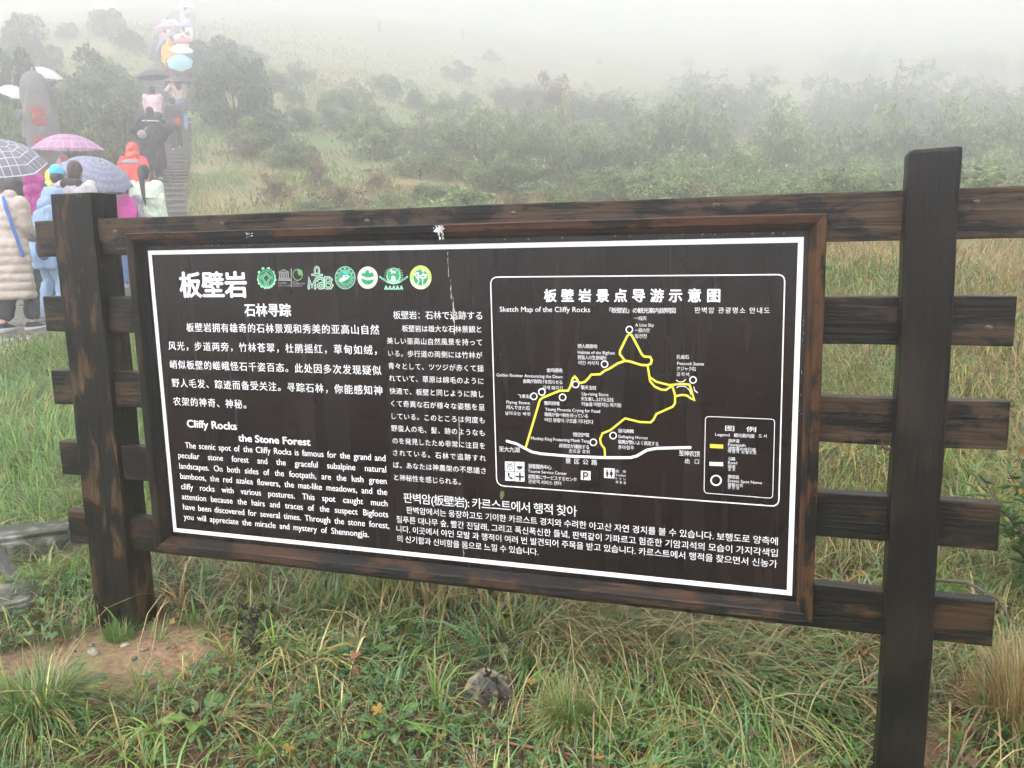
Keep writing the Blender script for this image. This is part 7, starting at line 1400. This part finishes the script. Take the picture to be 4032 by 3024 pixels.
def withered(x, y, h, n, label, colr=(.040, .024, .015)):
    e = empty('withered_plant', (x, y, float(gz(x, y))), 0, label, 'plant'); r = random.Random(int(x*100))
    pts = [(0, 0, -.02), (.01, .0, h*.4), (-.01, .01, h*.75), (.015, .0, h)]; V, Fc = tube(pts, [.006, .005, .004, .002], 6)
    link('stem', mesh('stem', V, Fc, True), plain('withered_stem', (.035, .02, .014), .7), e)
    xs = np.array([r.gauss(0, .032) for _ in range(n)]); ys = np.array([r.gauss(0, .02) for _ in range(n)]); z = np.array([r.uniform(.15, 1)*h for _ in range(n)])
    v, f, c = leaves(xs, ys, z, rng.uniform(.014, .03, n), rng.uniform(0, 6.28, n), rng.normal(-.6, .5, n), PALM, np.tile(colr, (n, 1))*rng.uniform(.6, 1.6, (n, 1)), .4, rng.normal(0, .8, n))
    link('foliage', mesh('foliage', v, f, cols=c), m_herb, e)
withered(.28, .06, .17, 26, 'blackened withered plant standing in the grass right of the left post')
withered(.37, -.05, .10, 22, 'second blackened withered plant, lower and closer to the viewer')
withered(1.33, -.01, .13, 12, 'thin dark dead stalk in front of the lichen rock', (.05, .025, .02))
V, Fc = tube([(1.33, -.22, .03), (1.5, -.20, .035), (1.72, -.19, .03)], [.004, .0045, .003], 6); V[:, 2] += gz(V[:, 0], V[:, 1]); V[:, 2] = V[:, 2]
tag(link('fallen_stick', mesh('fallen_stick', V, Fc, True), plain('pink_stick', (.32, .15, .10), .6)), 'thin reddish stick lying in the grass at the bottom', 'stick')
for (x, y, h, dx, dy) in ((1.62, .02, .42, -.05, .03), (1.98, .30, .36, -.03, .05), (1.63, .55, .5, -.07, .05)):
    V, Fc = tube([(x, y, float(gz(x, y))-.02), (x+dx*.5, y+dy*.5, float(gz(x, y))+h*.6), (x+dx, y+dy, float(gz(x, y))+h)], [.0022, .0018, .0008], 5)
    tag(link('dry_stalk', mesh('dry_stalk', V, Fc, True), plain('dry_stalk_straw', (.40, .28, .13), .6)), 'thin upright straw coloured stalk in the grass below the board', 'stalk', 'dry stalks below the board')
# leafy shrub at the right edge
e = empty('leafy_shrub', (3.30, 1.02, float(gz(3.30, 1.02))), 0, 'leafy green shrub with narrow leaves at the right edge behind the rails', 'shrub')
sv, sf = [], []; lx, ly, lz, la, lt = [], [], [], [], []
r = random.Random(5); parts_ = []
for k in range(26):
    a = r.uniform(0, 6.28); h = r.uniform(.28, .66); l = r.uniform(.08, .36); P = [(0, 0, 0), (l*.35*math.cos(a), l*.35*math.sin(a), h*.5), (l*math.cos(a), l*math.sin(a), h)]
    parts_.append(tube(P, [.006, .004, .002], 5))
    for j in range(34):
        t = r.uniform(.25, 1.02); lx.append(l*t*math.cos(a)); ly.append(l*t*math.sin(a)); lz.append(h*t*(1.0)); la.append(r.uniform(0, 6.28)); lt.append(r.gauss(.25, .45))
v, f, _ = joinv(parts_); link('stem', mesh('stem', v, f, True), plain('shrub_stem', (.06, .045, .03), .7), e)
n = len(lx); v, f, c = leaves(np.array(lx), np.array(ly), np.array(lz), rng.uniform(.045, .085, n), np.array(la), np.array(lt), LANCE*np.array([1, 1.35]), pick(np.array([[.05, .13, .025], [.075, .17, .035], [.12, .21, .05], [.045, .10, .025], [.10, .19, .04], [.34, .22, .05]]), n), .25)
link('foliage', mesh('foliage', v, f, cols=c), m_herb, e)
def bare_branch(x, y, z, label, pts, r0, name='dead_branch', parent=None):
    V, Fc = tube(pts, np.linspace(r0, r0*.3, len(pts)), 6); o = link(name, mesh(name, V, Fc, True), plain('dead_wood', (.10, .075, .055), .7)); o.location = (x, y, z); return tag(o, label, 'branch')
bare_branch(2.92, .75, float(gz(2.92, .75)), 'curved grey dead branch below the leafy shrub', [(-.12, .1, .22), (0, .05, .24), (.10, .02, .20), (.17, 0, .08), (.19, -.02, -.02)], .008)
# ---------------------------------------------------------------- meadow behind the board
def wedge(n, r0, r1, p=1.0):
    u = rng.random(n); r = r0*(r1/r0)**u if p == 1 else (r0**(1-p)+u*(r1**(1-p)-r0**(1-p)))**(1/(1-p))
    a = np.radians(18.6)+rng.uniform(-.86, .72, n); return 2.3-r*np.sin(a), -2.64+r*np.cos(a), r
def fibre(n, r0, r1, h0, h1, w0, p=1.0, greens=None):
    x, y, r = wedge(n, r0, r1, p)
    pdv = path_dist(x, y); sdv = stair_dist(x, y)
    k = (pdv > .05+.15*rng.random(n)) & (sdv > .06) & ((y > 1.2) | (x < -.7) | (x > 3.0)) & ~inpost(x, y)
    x, y, r = x[k], y[k], r[k]; n = len(x)
    cl = fbm(x*1.3, y*1.3, 61); cl2 = fbm(x*.35, y*.35, 62); q = rng.random(n)
    g = np.clip(1.25-cl2*1.6-.35*(x > 2.5)*(y > 2)+.45*(np.minimum(path_dist(x, y), stair_dist(x, y)) < 1.3)+.25*(x < -.6)*(y < 3.5), .12, .9)
    col = np.where((q < g)[:, None], pick(G_GREEN, n)*1.05, np.where((q < g+.18)[:, None], pick(G_YEL, n), pick(G_TAN, n)))
    tip = np.where((rng.random(n) < .4)[:, None], pick(G_TAN, n), col*1.15)
    hh = rng.uniform(h0, h1, n)*(.55+.9*cl); az = 6.28*fbm(x*.5, y*.5, 63)*1.5+rng.normal(0, .8, n)
    return blades(x, y, gz(x, y)-.015, hh, w0*r*rng.uniform(.6, 1.4, n), az, np.clip(rng.normal(.9, .3, n), .2, 1.5), col, tip, 3, rng.uniform(.1, .5, n))
v, f, c = cat_geo([fibre(90000, 3.4, 9, .10, .34, .0010), fibre(70000, 8, 22, .14, .42, .0010), fibre(42000, 20, 75, .2, .5, .0011)])
tag(link('meadow_grass', mesh('meadow_grass', v, f, cols=c), m_dry), kind='stuff')
# ---------------------------------------------------------------- bushes on the hillside
def bush_dome(n, seed, pal, leaf=(.03, .06), clumps=46, squash=1., stemh=.02):
    """clumped crown in a unit box: radius 1 wide (x, y), height 0..1"""
    r = np.random.default_rng(seed); C_ = []
    while len(C_) < clumps:
        p = r.normal(size=3); p /= np.linalg.norm(p); p[2] = abs(p[2])
        q = p*r.uniform(.45, .92); C_.append((q[0]*(1+.25*math.sin(seed*2.1)), q[1], stemh+.08+(.80-stemh)*q[2]/.86, r.uniform(.10, .30)))
    C_ = np.array(C_); k = r.integers(0, clumps, n); d = r.normal(size=(n, 3)); d /= np.linalg.norm(d, axis=1)[:, None]; d[:, 2] = np.where(r.random(n) < .75, np.abs(d[:, 2]), d[:, 2])
    P = C_[k, :3]+d*C_[k, 3:4]*r.uniform(.65, 1.05, (n, 1))*np.array([1, 1, .75*squash])
    tone = r.uniform(.55, 1.5, clumps)[k]
    cl = pal[r.integers(0, len(pal), n)]*(tone*r.uniform(.8, 1.2, n))[:, None]
    return leaves(P[:, 0], P[:, 1], np.maximum(P[:, 2], .03), r.uniform(*leaf, n), r.uniform(0, 6.28, n), r.normal(.2, .6, n), OVATE*np.array([1, 1.3]), cl, .15, r.normal(0, .6, n))
def bamboo_clump(n_c, nl, seed, pal):
    r = np.random.default_rng(seed); X = []; stems = []
    for i in range(n_c):
        a = r.uniform(0, 6.28); b = .55*math.sqrt(r.random()); bx, by = b*math.cos(a), b*math.sin(a); a2 = a+r.normal(0, .7); h = r.uniform(.55, 1.0); ln = r.uniform(.1, .55)
        T = np.linspace(0, 1, 6); P = np.stack([bx+ln*T**2.2*math.cos(a2), by+ln*T**2.2*math.sin(a2), h*(T-.22*T**3*ln)], 1); stems.append(tube(P, np.linspace(.008, .002, 6), 4, False))
        tone = r.uniform(.62, 1.4)
        sprays = [(r.uniform(.06, 1.)**.8, r.uniform(0, 6.28), r.uniform(.05, .22)) for _ in range(max(4, nl//14))]+[(1., a2, .02)]
        for j in range(nl):
            t, sa, sl = sprays[j % len(sprays)]; k = t*5; i0 = min(int(k), 4); q = P[i0]+(P[i0+1]-P[i0])*(k-i0); u = r.uniform(.2, 1)
            X.append((*(q+np.array([math.cos(sa)*sl*u, math.sin(sa)*sl*u, .05*u-.12*u*u*(sl/.2)])+r.normal(size=3)*.022), sa, tone*r.uniform(.75, 1.25)))
    X = np.array(X); n = len(X)
    cl = pal[r.integers(0, len(pal), n)]*X[:, 4:5]*(.7+.6*np.clip(X[:, 2:3], 0, 1))  # light on the tops put into the colour: leaves paler with height
    g = leaves(X[:, 0], X[:, 1], X[:, 2], r.uniform(.05, .115, n), X[:, 3]+r.normal(0, .8, n), r.normal(-.35, .45, n), LANCE*np.array([1, 1.3]), cl, .1)
    v, f, _ = joinv(stems); return g, (v, f)
def twig_bush(seed, n=26):
    r = random.Random(seed); T = []
    def grow(p, d, l, rad, lev):
        q = [p+d*l*t+np.array([r.gauss(0, .03), r.gauss(0, .03), 0])*l*(t > 0) for t in (0, .5, 1)]; T.append(tube(q, [rad, rad*.8, rad*.6], 4, False))
        if lev < 3:
            for _ in range(3 if lev else 4):
                e_ = d+np.array([r.gauss(0, .55), r.gauss(0, .55), r.gauss(.1, .3)]); e_ /= np.linalg.norm(e_); grow(q[2 if r.random() < .6 else 1], e_, l*.62, rad*.6, lev+1)
    for k in range(6):
        a = r.uniform(0, 6.28); d = np.array([.45*math.cos(a), .45*math.sin(a), 1]); grow(np.array([0, 0, -.05]), d/np.linalg.norm(d), .42, .018, 0)
    v, f, _ = joinv(T); return v, f
PD = np.array([[.15, .215, .08], [.195, .265, .10], [.12, .175, .065], [.25, .30, .135]]); PK = np.array([[.10, .135, .08], [.13, .17, .095], [.08, .11, .066], [.15, .19, .11]]); PB = np.array([[.18, .25, .10], [.24, .30, .125], [.13, .19, .08], [.34, .38, .19], [.17, .22, .105]])
m_bush = leafmat('bush_leaf', .5, .42); m_bam = leafmat('bamboo_leaf', .55, .48, spec=.25); m_stem = plain('bush_stem', (.05, .04, .03), .8); m_culm = plain('bamboo_culm', (.11, .12, .05), .6)
v, f = tube([(0, 0, -.1), (.02, .01, .25), (-.03, .02, .5)], [.05, .035, .02], 6); v2, f2 = tube([(0, 0, .1), (.2, .1, .45)], [.03, .012], 5); v3, f3 = tube([(0, 0, .12), (-.2, -.12, .5)], [.03, .012], 5)
vv, ff, _ = joinv([(v, f), (v2, f2), (v3, f3)]); trunk_me = mesh('trunk', vv, ff, True)
PROT = {'dome': [], 'dark': [], 'bamboo': [], 'bare': [], 'shrub': []}
for s in (1, 2, 3):
    v, f, c = bush_dome(9000, s, PD, (.045, .085)); PROT['dome'].append(('crown', mesh('crown', v, f, cols=c), m_bush, 'trunk', trunk_me, m_stem))
    v, f, c = bush_dome(9000, 10+s, PK, (.04, .075), 50); PROT['dark'].append(('crown', mesh('crown', v, f, cols=c), m_bush, 'trunk', trunk_me, m_stem))
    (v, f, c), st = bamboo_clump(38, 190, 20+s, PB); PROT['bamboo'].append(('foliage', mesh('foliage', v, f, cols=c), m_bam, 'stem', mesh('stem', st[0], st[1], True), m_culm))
    v, f, c = bush_dome(3600, 30+s, PB*1.0, (.045, .09), 34, 1.2, .05); PROT['shrub'].append(('crown', mesh('crown', v, f, cols=c), m_bush, 'trunk', trunk_me, m_stem))
    tv, tf = twig_bush(s); v, f, c = bush_dome(1300, 50+s, np.array([[.25, .165, .10], [.20, .135, .085], [.17, .155, .08]]), (.04, .08), 30); PROT['bare'].append(('twigs', mesh('twigs', tv, tf, True), m_stem, 'foliage', mesh('foliage', v, f, cols=c), m_bush))
for d_ in PROT.values():
    for p in d_: p[1].materials.append(p[2]); (p[4].materials.append(p[5]) if not p[4].materials else None)
BUSHES = [('dome', -18.7, 19.86, 2.03, 2.17), ('dome', -15.62, 16.38, 1.96, 1.6), ('dome', -13.42, 13.77, 1.49, 1.29), ('dome', -12.6, 13.49, 1.31, 0.94), ('dome', -20.45, 22.68, 1.36, 1.45), ('dome', -15.25, 13.14, 1.24, 1.18), ('dark', -18.6, 16.5, 3.01, 1.93), ('dark', -28.6, 26.74, 2.39, 2.32), ('dark', -14.64, 21.15, 2.58, 2.32), ('dome', -11.95, 18.68, 1.05, 1.61), ('shrub', -9.67, 20.47, 1.45, 1.74), ('dome', -15.26, 28.75, 0.78, 2.01), ('shrub', -9.69, 21.56, 1.13, 0.84), ('bamboo', -8.56, 22.99, 1.48, 2.03), ('bamboo', -7.54, 24.39, 1.97, 2.85), ('bamboo', -5.23, 22.9, 2.04, 2.51), ('bamboo', -3.87, 24.42, 2.17, 2.9), ('bamboo', -2.39, 25.98, 2.45, 2.85), ('bamboo', -0.61, 22.2, 1.68, 2.06), ('bamboo', 0.4, 27.97, 2.55, 3.11), ('bamboo', -1.84, 16.4, 1.1, 1.83), ('bamboo', 0.54, 17.71, 1.13, 1.99), ('bamboo', 2.04, 26.32, 2.08, 2.75), ('bamboo', 3.68, 30.16, 2.37, 3.54), ('bamboo', 5.81, 30.89, 2.33, 3.54), ('bamboo', 7.46, 30.37, 2.36, 3.42), ('bamboo', 8.62, 28.59, 1.98, 3.04), ('bamboo', -4.85, 18.69, 1.04, 1.89), ('bamboo', 2.99, 21.22, 1.22, 2.24), ('bamboo', -0.99, 18.83, 1.01, 1.91), ('bamboo', -5.74, 44.81, 2.08, 5.92), ('bamboo', -2.36, 50.27, 2.61, 6.43), ('bamboo', 2.0, 48.35, 2.83, 6.3), ('bamboo', 6.37, 54.24, 3.25, 7.11), ('bamboo', 10.2, 53.3, 3.04, 6.57), ('bamboo', 13.47, 52.2, 3.25, 6.3), ('bamboo', -12.72, 44.91, 1.46, 5.4), ('bamboo', -9.01, 42.71, 1.92, 5.07), ('bare', -8.29, 35.21, 3.14, 2.44), ('bare', -1.9, 31.63, 3.06, 1.59), ('bare', -7.84, 14.47, 0.83, 0.71), ('bare', -8.22, 13.24, 0.66, 0.87), ('dome', -20.04, 53.76, 1.11, 3.73), ('dark', -22.22, 66.51, 0.91, 5.25), ('bamboo', -15.96, 79.64, 0.2, 9.86), ('bamboo', -9.72, 90.49, 0.56, 11.32), ('bamboo', -1.87, 88.46, 1.61, 10.81), ('bamboo', 7.08, 100.31, 2.32, 12.33), ('bamboo', 14.76, 100.65, 2.6, 12.06), ('bamboo', 21.21, 98.36, 2.91, 11.53), ('bamboo', 2.25, 141.65, 0.45, 16.73), ('bamboo', 22.73, 154.68, 0.2, 17.37), ('bamboo', -17.65, 135.41, 0.2, 16.73), ('dome', -33.22, 36.56, 1.61, 1.73), ('dome', -13.77, 13.09, 1.73, 0.73), ('dome', -13.8, 11.95, 1.85, 0.69), ('dome', -12.22, 10.35, 1.73, 0.8), ('dark', -19.78, 27.38, 2.09, 2.73), ('shrub', -16.26, 27.34, 0.63, 2.65), ('shrub', -13.32, 24.88, 0.78, 1.93), ('shrub', -17.98, 41.17, 0.55, 3.95), ('bamboo', -14.38, 40.01, 0.64, 4.01), ('dark', -14.04, 33.52, 0.49, 2.44), ('dark', -27.47, 73.97, 0.2, 8.36), ('dark', -32.73, 67.88, 0.2, 8.73), ('dark', -29.09, 33.39, 0.88, 2.93), ('dark', -35.14, 35.91, 0.77, 3.7)]
INFO = {'dome': ('rounded_bush', 'bush'), 'dark': ('dark_bush', 'bush'), 'bamboo': ('bamboo_thicket', 'bamboo'), 'bare': ('bare_shrub', 'shrub'), 'shrub': ('hill_shrub', 'shrub')}
GRP = {'dome': 'rounded green bushes on the hillside', 'dark': 'dark bushes fading into the fog', 'bamboo': 'bamboo thickets across the hillside', 'bare': 'bare brown shrubs on the slope', 'shrub': 'loose green shrubs on the tan slope'}
GEN = {'dome': 'rounded pale green bush beside the stone stairs', 'dark': 'dark bush dissolving into the fog high on the hill', 'bamboo': 'feathery green bamboo thicket on the foggy hillside above the board', 'bare': 'bare brown twiggy shrub among the slope grass', 'shrub': 'small loose green shrub on the tan slope'}
IBARE = [i for i, b_ in enumerate(BUSHES) if b_[0] == 'bare'][0]
SPECIAL = {7: 'dark tree standing at the upper left behind the red lettered stone', 8: 'large dark rounded bush just right of the stone stairs', 9: 'round bright green bush alone on the tan slope', 10: 'loose green shrub between the round bush and the bamboo', IBARE: 'bare branched shrub rising above the bamboo in the fog', 6: 'dark leafy tree left of the red lettered stone', 5: 'pale green bush at the left picture edge beside the red lettered stone', 0: 'tallest rounded green bush left of the stone stairs'}
def add_bush(i, kind, x, y, h, w, label=None):
    P = PROT[kind][i % 3]; nm, ct = INFO[kind]
    e = empty(nm, (x, y, float(gz(x, y))-.03), (i*2.399) % 6.28, label or ('pale rounded bush on the open foggy slope' if kind == 'dome' and i > 10 else GEN[kind]), ct, None if label else 'rounded bushes on the open slope' if kind == 'dome' and i > 10 else GRP[kind])
    e.scale = (w*.55, w*.55, h)
    for k in (0, 3):
        o = bpy.data.objects.new(P[k], P[k+1]); COL.objects.link(o); o.parent = e
    return e
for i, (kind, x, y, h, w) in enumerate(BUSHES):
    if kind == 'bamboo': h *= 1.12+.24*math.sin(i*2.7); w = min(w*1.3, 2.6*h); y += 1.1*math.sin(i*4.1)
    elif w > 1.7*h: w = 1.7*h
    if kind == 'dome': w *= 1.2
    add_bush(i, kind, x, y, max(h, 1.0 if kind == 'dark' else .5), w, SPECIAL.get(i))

rb = random.Random(11)
for k in range(120):
    if k < 84: d = rb.uniform(12, 44)**1.0; bx = rb.uniform(-.02, .50)
    else: d = rb.uniform(13, 30); bx = rb.uniform(-.42, .05)
    x = 2.3-d*math.sin(bx+.12); y = -2.64+d*math.cos(bx+.12)
    if min(path_dist([x], [y])[0], stair_dist([x], [y])[0]) < 1.0: continue
    kind = rb.choice(['bare', 'shrub', 'shrub', 'bare', 'shrub']) if k < 84 else rb.choice(['bamboo', 'shrub'])
    h = rb.uniform(.35, .85)*(1 if kind != 'bamboo' else 1.6)*(1+.02*max(0, d-15))
    add_bush(200+k, kind, x, y, h, h*rb.uniform(1.4, 2.6))
# ---------------------------------------------------------------- fog
hx0, hx1, hy0, hy1, hz0, hz1 = -170, 170, -80, 250, float(gzv.min())-1.2, float(gzv.max())+4
v, f = box(hx0, hx1, hy0, hy1, hz0, hz1)
mh = bpy.data.materials.new('fog'); mh.use_nodes = True; nt = mh.node_tree; nt.nodes.clear()
out = nt.nodes.new('ShaderNodeOutputMaterial'); pvn = nt.nodes.new('ShaderNodeVolumePrincipled')
pvn.inputs['Color'].default_value = (.990, .980, .986, 1); pvn.inputs['Density'].default_value = HAZE_DENSITY; pvn.inputs['Anisotropy'].default_value = .82
nt.links.new(pvn.outputs[0], out.inputs['Volume'])
tag(link('haze', mesh('haze', v, f), mh), kind='stuff')
